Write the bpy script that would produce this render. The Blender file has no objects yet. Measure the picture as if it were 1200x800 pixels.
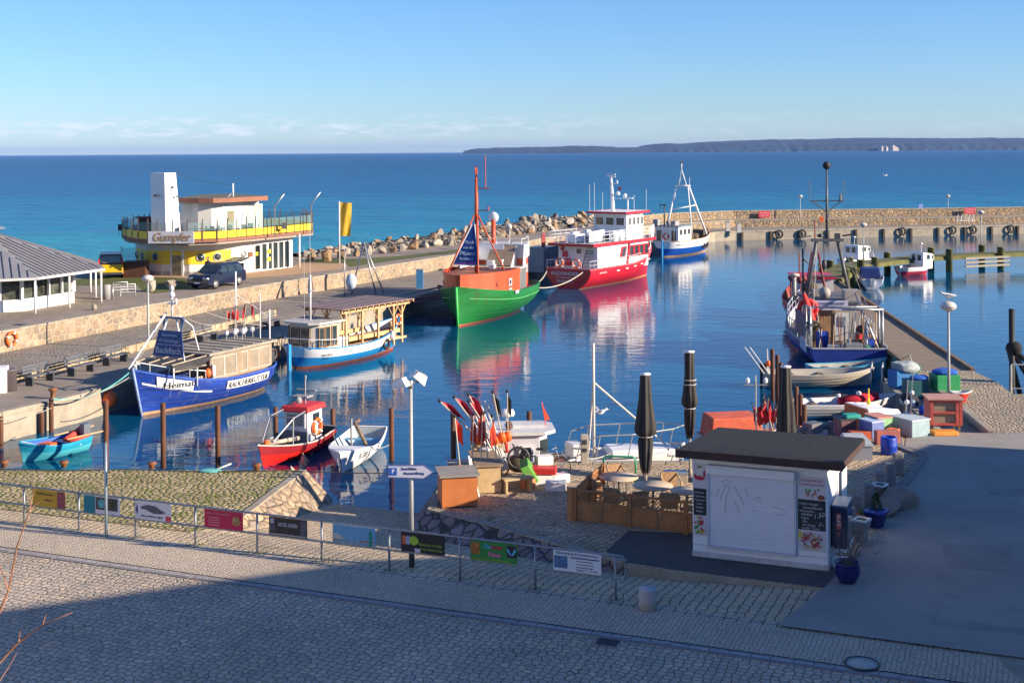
import bpy, bmesh, math, random
from mathutils import Vector, Matrix, noise
R = math.radians
sc = bpy.context.scene
# ---------------- camera ----------------
F, HC, YH, ROLL, WZ = 1500.0, 11.0, 177.8, 0.0066, -1.15
cam = bpy.data.cameras.new('camera'); co = bpy.data.objects.new('camera', cam)
sc.collection.objects.link(co); sc.camera = co
cam.sensor_width = 36; cam.lens = 45.0; cam.shift_y = -(400-YH)/1200
cam.clip_start = 0.5; cam.clip_end = 60000
c_, s_ = math.cos(ROLL), math.sin(ROLL)
co.matrix_world = Matrix(((c_, s_, 0, 0), (0, 0, -1, 0), (-s_, c_, 0, HC), (0, 0, 0, 1)))
# ---------------- sky, sun, exposure ----------------
SUN_EL, SUN_AZ = R(19), R(17)            # light travels along -X, turned a little away from the camera
w = bpy.data.worlds.new('World'); sc.world = w; w.use_nodes = True
nt = w.node_tree; nt.nodes.clear()
N = nt.nodes.new; LK = nt.links.new
out = N('ShaderNodeOutputWorld'); bg = N('ShaderNodeBackground'); sky = N('ShaderNodeTexSky')
sky.sky_type = 'NISHITA'; sky.sun_disc = False; sky.sun_elevation = SUN_EL
sun_dir = Vector((math.cos(SUN_AZ)*math.cos(SUN_EL), -math.sin(SUN_AZ)*math.cos(SUN_EL), math.sin(SUN_EL)))
sky.sun_rotation = math.atan2(sun_dir.x, sun_dir.y)
sky.altitude = 0; sky.air_density = 1.0; sky.dust_density = 0.0; sky.ozone_density = 5.0
bg.inputs[1].default_value = 0.084
tc = N('ShaderNodeTexCoord'); sx = N('ShaderNodeSeparateXYZ'); LK(tc.outputs['Generated'], sx.inputs[0])
mp = N('ShaderNodeMapping'); mp.inputs['Scale'].default_value = (34, 34, 170); LK(tc.outputs['Generated'], mp.inputs[0])
nz = N('ShaderNodeTexNoise'); nz.inputs['Scale'].default_value = 1.3; nz.inputs['Detail'].default_value = 9; nz.inputs['Roughness'].default_value = .62
LK(mp.outputs[0], nz.inputs['Vector'])
def ramp(stops, src):
    r = N('ShaderNodeValToRGB'); cr = r.color_ramp
    while len(cr.elements) < len(stops): cr.elements.new(.5)
    for e, (p, v) in zip(cr.elements, stops): e.position = p; e.color = (v, v, v, 1)
    LK(src, r.inputs[0]); return r.outputs[0]
mz = N('ShaderNodeMath'); mz.operation = 'MULTIPLY'; LK(sx.outputs[2], mz.inputs[0]); mz.inputs[1].default_value = 10
wz = ramp([(0.10, 0), (0.15, .95), (0.22, .8), (0.32, 0)], mz.outputs[0])
mx = N('ShaderNodeMath'); mx.operation = 'ADD'; LK(sx.outputs[0], mx.inputs[0]); mx.inputs[1].default_value = .5
wx = ramp([(0.26, .8), (0.42, .5), (0.60, .18), (0.9, .12)], mx.outputs[0])
m1 = N('ShaderNodeMath'); m1.operation = 'MULTIPLY'; LK(wz, m1.inputs[0]); LK(wx, m1.inputs[1])
m2 = N('ShaderNodeMath'); m2.operation = 'MULTIPLY'; LK(m1.outputs[0], m2.inputs[0]); LK(ramp([(0.47, 0), (0.62, 1)], nz.outputs[0]), m2.inputs[1])
cm = m2.outputs[0]
hs = N('ShaderNodeVectorMath'); hs.operation = 'MULTIPLY'; hs.inputs[1].default_value = (.74, .88, 1.11)
LK(sky.outputs[0], hs.inputs[0])
mixc = N('ShaderNodeMixRGB'); LK(cm, mixc.inputs[0]); LK(hs.outputs[0], mixc.inputs[1]); mixc.inputs[2].default_value = (5.6, 6.0, 7.2, 1)
LK(mixc.outputs[0], bg.inputs[0]); LK(bg.outputs[0], out.inputs[0])
sl = bpy.data.lights.new('sun', 'SUN'); sl.energy = 5.0; sl.angle = R(.5); sl.color = (1.0, .83, .62)
so = bpy.data.objects.new('sun', sl); sc.collection.objects.link(so)
so.rotation_euler = (-sun_dir).to_track_quat('-Z', 'Y').to_euler()
sc.view_settings.view_transform = 'Standard'; sc.view_settings.look = 'None'
sc.view_settings.gamma = 1; sc.view_settings.exposure = 1.0; sc.view_settings.use_curve_mapping = False
sc.cycles.max_bounces = 6; sc.cycles.volume_bounces = 0; sc.cycles.caustics_reflective = False; sc.cycles.caustics_refractive = False

# ---------------- helpers ----------------
def at(px, py, z=0.0):                       # photo pixel -> point on the level z
    dx, dy = px-600, py-YH
    dy, dx = dy+ROLL*dx, dx-ROLL*dy
    Y = F*(HC-z)/dy
    return Vector((dx/F*Y, Y, z))
def atY(px, py, Y):                          # photo pixel -> point at the distance Y
    dx, dy = px-600, py-YH
    dy, dx = dy+ROLL*dx, dx-ROLL*dy
    return Vector((dx/F*Y, Y, HC-dy/F*Y))
MATS = {}
def nodes(name):
    m = bpy.data.materials.new(name); m.use_nodes = True
    return m, m.node_tree.nodes, m.node_tree.links, m.node_tree.nodes['Principled BSDF']
def mat(name, col, rough=.6, var=.14, scale=2.5, bump=0.0, metal=0.0, spec=.5, dirt=0.0, dirtcol=(.12, .09, .06), stretch=(1, 1, 1), bscale=None):
    if name in MATS: return MATS[name]
    m, n, l, p = nodes(name)
    t = n.new('ShaderNodeTexCoord'); mp = n.new('ShaderNodeMapping'); mp.inputs['Scale'].default_value = stretch
    l.new(t.outputs['Object'], mp.inputs[0])
    nz = n.new('ShaderNodeTexNoise'); nz.inputs['Scale'].default_value = scale; nz.inputs['Detail'].default_value = 8; nz.inputs['Roughness'].default_value = .65
    l.new(mp.outputs[0], nz.inputs['Vector'])
    r = n.new('ShaderNodeValToRGB'); cr = r.color_ramp; cr.elements[0].position = .3; cr.elements[1].position = .7
    cr.elements[0].color = tuple(min(1, c*(1-var)) for c in col)+(1,); cr.elements[1].color = tuple(min(1, c*(1+var)) for c in col)+(1,)
    l.new(nz.outputs[0], r.inputs[0]); csrc = r.outputs[0]
    if dirt:
        n2 = n.new('ShaderNodeTexNoise'); n2.inputs['Scale'].default_value = scale*2.7; n2.inputs['Detail'].default_value = 10; n2.inputs['Roughness'].default_value = .75
        l.new(mp.outputs[0], n2.inputs['Vector'])
        r2 = n.new('ShaderNodeValToRGB'); r2.color_ramp.elements[0].position = .52; r2.color_ramp.elements[1].position = .68
        r2.color_ramp.elements[1].color = (dirt, dirt, dirt, 1); r2.color_ramp.elements[0].color = (0, 0, 0, 1)
        l.new(n2.outputs[0], r2.inputs[0])
        mx = n.new('ShaderNodeMixRGB'); l.new(r2.outputs[0], mx.inputs[0]); l.new(csrc, mx.inputs[1]); mx.inputs[2].default_value = tuple(dirtcol)+(1,)
        csrc = mx.outputs[0]
    l.new(csrc, p.inputs['Base Color'])
    p.inputs['Roughness'].default_value = rough; p.inputs['Metallic'].default_value = metal
    p.inputs['Specular IOR Level'].default_value = spec
    if bump:
        n3 = n.new('ShaderNodeTexNoise'); n3.inputs['Scale'].default_value = bscale or scale*6; n3.inputs['Detail'].default_value = 6
        l.new(mp.outputs[0], n3.inputs['Vector'])
        b = n.new('ShaderNodeBump'); b.inputs['Strength'].default_value = bump; b.inputs['Distance'].default_value = .03
        l.new(n3.outputs[0], b.inputs['Height']); l.new(b.outputs[0], p.inputs['Normal'])
    MATS[name] = m; return m
def cells(name, cols, joint, scale, jw=.06, rnd=.8, moss=None, moss_amt=.5, moss_scale=.5, bump=.6, stretch=(1, 1, 1), rough=.85, rot=0, dist=.03, dims='3D', large=.2):
    if name in MATS: return MATS[name]
    m, n, l, p = nodes(name)
    t = n.new('ShaderNodeTexCoord'); mp = n.new('ShaderNodeMapping'); mp.inputs['Scale'].default_value = stretch; mp.inputs['Rotation'].default_value = (0, 0, rot)
    l.new(t.outputs['Object'], mp.inputs[0])
    wn = n.new('ShaderNodeTexNoise'); wn.inputs['Scale'].default_value = scale*.35; wn.inputs['Detail'].default_value = 2
    l.new(mp.outputs[0], wn.inputs['Vector'])
    vm = n.new('ShaderNodeVectorMath'); vm.operation = 'MULTIPLY_ADD'; l.new(wn.outputs['Color'], vm.inputs[0]); vm.inputs[1].default_value = (.35/scale,)*3; l.new(mp.outputs[0], vm.inputs[2])
    v = n.new('ShaderNodeTexVoronoi'); v.voronoi_dimensions = dims; v.inputs['Scale'].default_value = scale; v.inputs['Randomness'].default_value = rnd
    e = n.new('ShaderNodeTexVoronoi'); e.voronoi_dimensions = dims; e.feature = 'DISTANCE_TO_EDGE'; e.inputs['Scale'].default_value = scale; e.inputs['Randomness'].default_value = rnd
    l.new(vm.outputs[0], v.inputs['Vector']); l.new(vm.outputs[0], e.inputs['Vector'])
    sp = n.new('ShaderNodeSeparateColor'); l.new(v.outputs['Color'], sp.inputs[0])
    r = n.new('ShaderNodeValToRGB'); cr = r.color_ramp
    while len(cr.elements) < len(cols): cr.elements.new(.5)
    for i, (el, c) in enumerate(zip(cr.elements, cols)): el.position = i/(len(cols)-1); el.color = tuple(c)+(1,)
    l.new(sp.outputs[0], r.inputs[0])
    g = n.new('ShaderNodeTexNoise'); g.inputs['Scale'].default_value = scale*3; g.inputs['Detail'].default_value = 8; l.new(mp.outputs[0], g.inputs['Vector'])
    big = n.new('ShaderNodeTexNoise'); big.inputs['Scale'].default_value = .35; big.inputs['Detail'].default_value = 5; l.new(t.outputs['Object'], big.inputs['Vector'])
    ad = n.new('ShaderNodeMath'); ad.operation = 'ADD'; l.new(g.outputs[0], ad.inputs[0]); l.new(big.outputs[0], ad.inputs[1])
    mr = n.new('ShaderNodeMapRange'); mr.inputs[1].default_value = .7; mr.inputs[2].default_value = 1.3; mr.inputs[3].default_value = 1-large; mr.inputs[4].default_value = 1+large
    l.new(ad.outputs[0], mr.inputs[0])
    ml = n.new('ShaderNodeVectorMath'); ml.operation = 'SCALE'; l.new(r.outputs[0], ml.inputs[0]); l.new(mr.outputs[0], ml.inputs['Scale'])
    jr = n.new('ShaderNodeMapRange'); jr.inputs[1].default_value = jw*.35; jr.inputs[2].default_value = jw; l.new(e.outputs['Distance'], jr.inputs[0])
    jm = n.new('ShaderNodeMixRGB'); jm.inputs[1].default_value = tuple(joint)+(1,); l.new(jr.outputs[0], jm.inputs[0]); l.new(ml.outputs[0], jm.inputs[2])
    src = jm.outputs[0]
    if moss:
        mn = n.new('ShaderNodeTexNoise'); mn.inputs['Scale'].default_value = moss_scale; mn.inputs['Detail'].default_value = 9; mn.inputs['Roughness'].default_value = .7
        l.new(t.outputs['Object'], mn.inputs['Vector'])
        # moss sits in the joints first
        s1 = n.new('ShaderNodeMath'); s1.operation = 'SUBTRACT'; s1.use_clamp = False; l.new(mn.outputs[0], s1.inputs[0])
        s2 = n.new('ShaderNodeMath'); s2.operation = 'MULTIPLY'; l.new(e.outputs['Distance'], s2.inputs[0]); s2.inputs[1].default_value = .9
        l.new(s2.outputs[0], s1.inputs[1])
        r3 = n.new('ShaderNodeMapRange'); r3.inputs[1].default_value = .56-.3*moss_amt; r3.inputs[2].default_value = .64-.3*moss_amt; l.new(s1.outputs[0], r3.inputs[0])
        mm = n.new('ShaderNodeMixRGB'); l.new(r3.outputs[0], mm.inputs[0]); l.new(src, mm.inputs[1]); mm.inputs[2].default_value = tuple(moss)+(1,)
        src = mm.outputs[0]
    l.new(src, p.inputs['Base Color']); p.inputs['Roughness'].default_value = rough; p.inputs['Specular IOR Level'].default_value = .35
    hr = n.new('ShaderNodeMapRange'); hr.inputs[1].default_value = 0; hr.inputs[2].default_value = jw*2.2; l.new(e.outputs['Distance'], hr.inputs[0])
    ha = n.new('ShaderNodeMath'); ha.operation = 'MULTIPLY_ADD'; l.new(g.outputs[0], ha.inputs[0]); ha.inputs[1].default_value = .5; l.new(hr.outputs[0], ha.inputs[2])
    b = n.new('ShaderNodeBump'); b.inputs['Strength'].default_value = bump; b.inputs['Distance'].default_value = dist
    l.new(ha.outputs[0], b.inputs['Height']); l.new(b.outputs[0], p.inputs['Normal'])
    MATS[name] = m; return m

class MB:
    def __init__(s): s.v = []; s.f = []; s.m = []; s.sm = []; s.M = Matrix(); s.mi = 0
    def _add(s, vs, fs, smooth=False, mi=None):
        o = len(s.v); M = s.M
        s.v += [tuple(M @ Vector(v)) for v in vs]
        for k, f in enumerate(fs):
            s.f.append([i+o for i in f]); s.m.append(s.mi if mi is None else (mi[k] if isinstance(mi, list) else mi)); s.sm.append(smooth)
        return s
    def box(s, c, d, rz=0, mi=None, taper=1.0, rx=0, ry=0):
        hx, hy, hz = d[0]/2, d[1]/2, d[2]/2
        m = Matrix.Translation(c) @ Matrix.Rotation(rz, 4, 'Z') @ Matrix.Rotation(ry, 4, 'Y') @ Matrix.Rotation(rx, 4, 'X')
        vs = []
        for z, t in ((-hz, 1), (hz, taper)):
            for x, y in ((-hx, -hy), (hx, -hy), (hx, hy), (-hx, hy)): vs.append(m @ Vector((x*t, y*t, z)))
        return s._add(vs, [(3, 2, 1, 0), (4, 5, 6, 7), (0, 1, 5, 4), (1, 2, 6, 5), (2, 3, 7, 6), (3, 0, 4, 7)], mi=mi)
    def tube(s, pts, r, n=6, mi=None, cap=True):
        pts = [Vector(p) for p in pts]; rs = r if isinstance(r, (list, tuple)) else [r]*len(pts)
        vs = []; fs = []
        for i, p in enumerate(pts):
            d = (pts[min(i+1, len(pts)-1)]-pts[max(i-1, 0)])
            if d.length < 1e-6: d = Vector((0, 0, 1))
            d.normalize(); u = d.cross(Vector((0, 0, 1)))
            if u.length < .05: u = d.cross(Vector((0, 1, 0)))
            u.normalize(); q = d.cross(u)
            for k in range(n):
                a = 2*math.pi*k/n; vs.append(p+(u*math.cos(a)+q*math.sin(a))*rs[i])
        for i in range(len(pts)-1):
            for k in range(n):
                fs.append((i*n+k, i*n+(k+1) % n, (i+1)*n+(k+1) % n, (i+1)*n+k))
        if cap: fs.append(tuple(range(n))[::-1]); fs.append(tuple((len(pts)-1)*n+k for k in range(n)))
        return s._add(vs, fs, smooth=n > 5, mi=mi)
    def lathe(s, c, prof, n=14, mi=None, axis='Z'):
        vs = []; fs = []; c = Vector(c)
        for r, z in prof:
            for k in range(n):
                a = 2*math.pi*k/n
                q = (r*math.cos(a), r*math.sin(a), z)
                if axis == 'X': q = (q[2], q[0], q[1])
                if axis == 'Y': q = (q[0], q[2], q[1])
                vs.append(c+Vector(q))
        for i in range(len(prof)-1):
            for k in range(n): fs.append((i*n+k, i*n+(k+1) % n, (i+1)*n+(k+1) % n, (i+1)*n+k))
        fs.append(tuple(range(n))[::-1]); fs.append(tuple((len(prof)-1)*n+k for k in range(n)))
        return s._add(vs, fs, smooth=True, mi=mi)
    def torus(s, c, Rr, r, n=18, k=7, axis='Z', mi=None):
        pts = []
        c = Vector(c); vs = []; fs = []
        for i in range(n):
            a = 2*math.pi*i/n
            for j in range(k):
                b = 2*math.pi*j/k; rr = Rr+r*math.cos(b); q = (rr*math.cos(a), rr*math.sin(a), r*math.sin(b))
                if axis == 'X': q = (q[2], q[0], q[1])
                if axis == 'Y': q = (q[0], q[2], q[1])
                vs.append(c+Vector(q))
        for i in range(n):
            for j in range(k): fs.append((i*k+j, ((i+1) % n)*k+j, ((i+1) % n)*k+(j+1) % k, i*k+(j+1) % k))
        return s._add(vs, fs, smooth=True, mi=mi)
    def sphere(s, c, r, n=12, mi=None, sq=(1, 1, 1)):
        prof = [(math.sin(math.pi*i/8)*r+1e-4, -math.cos(math.pi*i/8)*r) for i in range(9)]
        M0 = s.M; s.M = M0 @ Matrix.Translation(c) @ Matrix.Diagonal((*sq, 1)); s.lathe((0, 0, 0), prof, n, mi); s.M = M0; return s
    def prism(s, poly, z0, z1, mi=None, top=None):
        n = len(poly); z1s = z1 if isinstance(z1, (list, tuple)) else [z1]*n; z0s = z0 if isinstance(z0, (list, tuple)) else [z0]*n
        vs = [(p[0], p[1], z) for p, z in zip(poly, z0s)]+[(p[0], p[1], z) for p, z in zip(poly, z1s)]
        fs = [tuple(range(n))[::-1], tuple(range(n, 2*n))]+[(i, (i+1) % n, n+(i+1) % n, n+i) for i in range(n)]
        mm = mi
        if top is not None: mm = [mi or 0, top]+[mi or 0]*n
        return s._add(vs, fs, mi=mm)
    def quad(s, a, b, c, d, mi=None): return s._add([a, b, c, d], [(0, 1, 2, 3)], mi=mi)
    def poly(s, pts, mi=None): return s._add(pts, [tuple(range(len(pts)))], mi=mi)
    def plate(s, pts, th, mi=None):            # polygon with thickness along its normal
        pts = [Vector(p) for p in pts]; nrm = (pts[1]-pts[0]).cross(pts[2]-pts[0]).normalized()*th; n = len(pts)
        vs = pts+[p-nrm for p in pts]
        fs = [tuple(range(n)), tuple(range(n, 2*n))[::-1]]+[((i+1) % n, i, n+i, n+(i+1) % n) for i in range(n)]
        return s._add(vs, fs, mi=mi)
    def build(s, name, mats, parent=None, bevel=0):
        me = bpy.data.meshes.new(name); me.from_pydata(s.v, [], s.f)
        if not isinstance(mats, (list, tuple)): mats = [mats]
        for m in mats: me.materials.append(m)
        me.polygons.foreach_set('material_index', [min(i, len(mats)-1) for i in s.m]); me.polygons.foreach_set('use_smooth', s.sm)
        me.update()
        o = bpy.data.objects.new(name, me); sc.collection.objects.link(o)
        if parent: o.parent = parent
        if bevel:
            b = o.modifiers.new('bevel', 'BEVEL'); b.width = bevel; b.segments = 2; b.limit_method = 'ANGLE'
        return o
def struct(name, mb, mats):
    o = mb.build(name, mats); o['kind'] = 'structure'; return o
def tag(o, label, cat, group=None):
    o['label'] = label; o['category'] = cat
    if group: o['group'] = group
    return o
def thing(name, label, cat, loc=(0, 0, 0), rz=0, group=None):
    o = bpy.data.objects.new(name, None); sc.collection.objects.link(o); o.location = loc; o.rotation_euler = (0, 0, rz)
    return tag(o, label, cat, group)
def kids(o): return [c for c in bpy.data.objects if c.parent == o]
def dup(root, loc, rz=0, label=None, scale=None):
    r = root.copy(); sc.collection.objects.link(r); r.location = loc; r.rotation_euler = (0, 0, rz)
    if label: r['label'] = label
    if scale: r.scale = scale if isinstance(scale, (tuple, list)) else (scale,)*3
    def rec(a, b):
        for ch in kids(a):
            c = ch.copy(); sc.collection.objects.link(c); c.parent = b
            rec(ch, c)
    if root.type == 'EMPTY' or root.get('_has'): rec(root, r)
    return r
FONTC = {}
def text(s, size, m, parent, loc, xdir, updir=(0, 0, 1), name='lettering', ext=.004, width=None, align='CENTER', shear=0, bold=0):
    key = (s, size, ext, width, align, shear, bold)
    cu = bpy.data.curves.new('t', 'FONT'); cu.body = s; cu.size = size; cu.align_x = align; cu.align_y = 'CENTER'; cu.extrude = ext; cu.shear = shear; cu.offset = bold
    cu.resolution_u = 2
    to = bpy.data.objects.new('t', cu); sc.collection.objects.link(to)
    bpy.context.view_layer.update()
    dg = bpy.context.evaluated_depsgraph_get(); me = bpy.data.meshes.new_from_object(to.evaluated_get(dg))
    bpy.data.objects.remove(to)
    x = Vector(xdir).normalized(); u = Vector(updir); z = x.cross(u).normalized(); u = z.cross(x)
    sxx = 1
    if width:
        xs = [v.co.x for v in me.vertices]; wd = max(xs)-min(xs) if xs else 1; sxx = width/wd
    M = Matrix(((x.x*sxx, u.x, z.x, loc[0]), (x.y*sxx, u.y, z.y, loc[1]), (x.z*sxx, u.z, z.z, loc[2]), (0, 0, 0, 1)))
    me.transform(M); me.name = name; me.materials.clear(); me.materials.append(m)
    o = bpy.data.objects.new(name, me); sc.collection.objects.link(o)
    if parent: o.parent = parent
    return o
def rope(pts, r=.02, sag=.3, n=10):
    out = []
    for i in range(len(pts)-1):
        a, b = Vector(pts[i]), Vector(pts[i+1])
        for k in range(n+(i == len(pts)-2)):
            t = k/n; p = a.lerp(b, t); p.z -= sag*4*t*(1-t); out.append(p)
    return out
rnd = random.Random(7)
# common materials
WHITE = mat('white_paint', (.78, .79, .8), .45, .05, 1.5, dirt=.25, dirtcol=(.45, .40, .34))
CLEANW = mat('bright_white', (.82, .82, .82), .4, .03)
GREYM = mat('galvanised_steel', (.42, .43, .44), .4, .12, 4, metal=.6)
DARKM = mat('dark_metal', (.05, .055, .06), .5, .2)
BLACK = mat('black_rubber', (.02, .02, .022), .7, .2)
GLASS = mat('dark_glass', (.03, .045, .05), .08, .4, .8, spec=.9)
WOOD = mat('weathered_wood', (.20, .14, .09), .8, .35, 3, bump=.3, stretch=(1, 1, 4))
PINE = mat('new_pine', (.62, .40, .20), .7, .15, 4, stretch=(2, 2, .5))
RUST = mat('rusty_steel', (.22, .085, .035), .8, .35, 4, bump=.2)
NAVY = mat('navy_paint', (.015, .035, .16), .5, .1)
REDP = mat('red_plastic', (.62, .03, .025), .5, .1)
ORANGE = mat('orange_plastic', (.85, .14, .02), .5, .1)
YEL = mat('yellow_paint', (.85, .58, .03), .5, .05)
BLUEP = mat('blue_plastic', (.01, .05, .42), .45, .1)
GREENP = mat('green_plastic', (.02, .28, .1), .5, .1)
CONC = mat('concrete', (.33, .29, .23), .9, .22, 1.2, bump=.3, dirt=.4, dirtcol=(.15, .14, .09))
SILV = mat('grey_tarpaulin', (.30, .30, .31), .7, .12)
ROPE = mat('pale_rope', (.42, .40, .34), .9, .2)
TEALR = mat('teal_rope', (.12, .42, .40), .9, .2)
FOAM = mat('white_foam', (.78, .76, .72), .8, .05)
# ---------------- water ----------------
def water_mat(name, cols, bump, scale, rough, stretch, y0, y1, scale2=None, b2=0, spec=.5):
    m, n, l, p = nodes(name)
    g = n.new('ShaderNodeNewGeometry'); s = n.new('ShaderNodeSeparateXYZ'); l.new(g.outputs['Position'], s.inputs[0])
    nz0 = n.new('ShaderNodeTexNoise'); nz0.inputs['Scale'].default_value = .012; nz0.inputs['Detail'].default_value = 6
    mp0 = n.new('ShaderNodeMapping'); mp0.inputs['Scale'].default_value = (.35, 1.4, 1); l.new(g.outputs['Position'], mp0.inputs[0]); l.new(mp0.outputs[0], nz0.inputs['Vector'])
    r = n.new('ShaderNodeMapRange'); r.inputs[1].default_value = y0; r.inputs[2].default_value = y1; l.new(s.outputs[1], r.inputs[0])
    ma = n.new('ShaderNodeMath'); ma.operation = 'MULTIPLY_ADD'; l.new(nz0.outputs[0], ma.inputs[0]); ma.inputs[1].default_value = .22; ma.inputs[2].default_value = -.11
    ad = n.new('ShaderNodeMath'); ad.operation = 'ADD'; l.new(r.outputs[0], ad.inputs[0]); l.new(ma.outputs[0], ad.inputs[1])
    cr = n.new('ShaderNodeValToRGB'); e = cr.color_ramp
    while len(e.elements) < len(cols): e.elements.new(.5)
    for el, (q, c) in zip(e.elements, cols): el.position = q; el.color = tuple(c)+(1,)
    l.new(ad.outputs[0], cr.inputs[0]); l.new(cr.outputs[0], p.inputs['Base Color'])
    p.inputs['Roughness'].default_value = rough; p.inputs['IOR'].default_value = 1.33; p.inputs['Specular IOR Level'].default_value = spec
    mp = n.new('ShaderNodeMapping'); mp.inputs['Scale'].default_value = stretch; l.new(g.outputs['Position'], mp.inputs[0])
    nz = n.new('ShaderNodeTexNoise'); nz.inputs['Scale'].default_value = scale; nz.inputs['Detail'].default_value = 5; nz.inputs['Roughness'].default_value = .55
    l.new(mp.outputs[0], nz.inputs['Vector'])
    h = nz.outputs[0]
    if scale2:
        n2 = n.new('ShaderNodeTexNoise'); n2.inputs['Scale'].default_value = scale2; n2.inputs['Detail'].default_value = 3; l.new(mp.outputs[0], n2.inputs['Vector'])
        a2 = n.new('ShaderNodeMath'); a2.operation = 'MULTIPLY_ADD'; l.new(n2.outputs[0], a2.inputs[0]); a2.inputs[1].default_value = b2; l.new(h, a2.inputs[2]); h = a2.outputs[0]
    b = n.new('ShaderNodeBump'); b.inputs['Strength'].default_value = 1; b.inputs['Distance'].default_value = bump
    l.new(h, b.inputs['Height']); l.new(b.outputs[0], p.inputs['Normal'])
    return m
L = [(-3000, 60), (-200, 60), (-40, 98), (-24, 112), (-12, 135), (0, 155), (13, 178), (24, 185), (34, 187), (76, 193), (140, 203), (3000, 230)]
SEA = water_mat('sea_water', [(0, (.02, .30, .36)), (.10, (.006, .20, .34)), (.3, (.0, .11, .26)), (1, (.0, .065, .19))], 1.1, .5, .3, (.45, 1, 1), 120, 1100, .09, 2.2, spec=.25)
HARB = water_mat('harbour_water', [(0, (.001, .07, .16)), (1, (.001, .07, .16))], .023, 1.0, .025, (.6, 1, 1), 0, 1000, .35, .5)
b = MB()
for i in range(len(L)-1):
    (x0, y0), (x1, y1) = L[i], L[i+1]
    if i == 0: x0 = -3000
    f = 26000
    def far(x, y): return (x*5 if abs(x) < 3000 else x*8, f, WZ)
    b.quad((x0, y0, WZ), (x1, y1, WZ), far(x1, y1), far(x0, y0))
b.quad((-24000, 60, WZ), (-3000, 60, WZ), far(-3000, 0), (-24000, 26000, WZ)); b.quad((3000, 230, WZ), (24000, 230, WZ), (24000, 26000, WZ), far(3000, 0))
struct('sea', b, SEA)
b = MB(); b.poly([(-3000, -400, WZ), (3000, -400, WZ)]+[(x, y, WZ) for x, y in L[::-1]]); struct('harbour_water', b, HARB)
b = MB(); b.quad((-3000, -400, -6), (3000, -400, -6), (3000, 400, -6), (-3000, 400, -6)); struct('seabed', b, mat('seabed_sand', (.12, .10, .07), .9))

# ---------------- far headland ----------------
FOREST = mat('far_forest', (.015, .04, .075), .9, .35, .004, bump=0)
CHALK = mat('chalk_cliff', (.50, .42, .36), .9, .2, .02)
prof = [(545, 176.6), (552, 174.6), (575, 173.2), (600, 172.6), (640, 172.0), (655, 171.6), (668, 170.6), (700, 171.0), (722, 172.4), (755, 172.6), (770, 169.4), (785, 167.8), (800, 168.6), (812, 168.4), (830, 166.2), (860, 164.8), (900, 163.6), (960, 163.0), (1010, 161.4), (1060, 161.6), (1120, 162.0), (1160, 161.4), (1205, 161.8), (1300, 162.6), (1500, 165)]
def pinterp(x):
    for (x0, y0), (x1, y1) in zip(prof, prof[1:]):
        if x0 <= x <= x1: return y0+(y1-y0)*(x-x0)/(x1-x0)
b = MB(); rows = []
xs = [545+i*2.6 for i in range(int(955/2.6))]
vs = []; fs = []
for i, x in enumerate(xs):
    top = atY(x, pinterp(x), 9000); h = max(.5, top.z+noise.noise(Vector((x*.09, 0, 0)))*4+noise.noise(Vector((x*.5, 3, 0)))*1.2)
    for k, (dy, hh) in enumerate(((-420, -2), (-400, h*.22), (-330, h*.55), (-180, h*.86), (0, h), (900, h*1.0), (1500, -2))):
        jit = noise.noise(Vector((x*.13, k*2.1, 0)))*18
        vs.append((top.x, 9000+dy+jit, WZ+max(-1, hh)))
for i in range(len(xs)-1):
    for k in range(6): fs.append((i*7+k, (i+1)*7+k, (i+1)*7+k+1, i*7+k+1))
b._add(vs, fs); struct('headland', b, FOREST)
b = MB()
for (x0, x1, y0, y1) in ((1030, 1038, 170.6, 173.4), (1037, 1042, 171.2, 173.4), (1041, 1053, 169.6, 173.4)):
    a = atY(x0, y1, 8540); c = atY(x1, y0, 8540); mid = (a.x+c.x)/2
    b.prism([(a.x, 8540), (mid-8, 8525), (c.x, 8540), (c.x-6, 8700), (a.x+6, 8700)], WZ, [c.z*.35, c.z, c.z*.45, c.z*.5, c.z*.2])
struct('chalk_cliffs', b, CHALK)
b = MB(); b.box((0, 12700, 65), (52000, 27400, 144)); hz = b.build('haze', None); hz['kind'] = 'stuff'
hm = bpy.data.materials.new('haze_air'); hm.use_nodes = True; hn = hm.node_tree; hn.nodes.remove(hn.nodes['Principled BSDF']); pv_ = hn.nodes.new('ShaderNodeVolumePrincipled'); pv_.inputs['Color'].default_value = (.30, .5, 1, 1); pv_.inputs['Density'].default_value = 3.2e-5; pv_.inputs['Anisotropy'].default_value = .0; hn.links.new(pv_.outputs[0], hn.nodes['Material Output'].inputs['Volume']); hz.data.materials.clear(); hz.data.materials.append(hm)

# ---------------- quays, promenade, mole ----------------
W = [(-50, 18), (-28.5, 71.3), (-19.3, 94), (-4.7, 124), (3.9, 146), (12, 161), (22, 175), (31.7, 182.7), (75.2, 188), (140, 196)]
Q = [(-37, 20), (-21.7, 54.2), (-19.7, 58.1), (-5.7, 101), (0, 116), (8, 133), (16, 151), (27, 170.5), (30, 172.3), (74, 185.5), (140, 205)]
ASPH = mat('promenade_asphalt', (.27, .225, .185), .95, .2, .8, bump=.25, bscale=30)
QCOB = cells('quay_setts', [(0.24, 0.21, 0.18), (0.36, 0.315, 0.27), (0.3, 0.255, 0.21)], (.07, .065, .05), 4.5, .09, moss=(.10, .11, .03), moss_amt=.25, dims='2D')
MOLE = mat('mole_concrete', (.30, .26, .20), .9, .2, .8, bump=.3, dirt=.35, dirtcol=(.2, .17, .11))
def lerp_poly(P, Y):
    for (x0, y0), (x1, y1) in zip(P, P[1:]):
        if y0 <= Y <= y1: return x0+(x1-x0)*(Y-y0)/(y1-y0)
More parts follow.
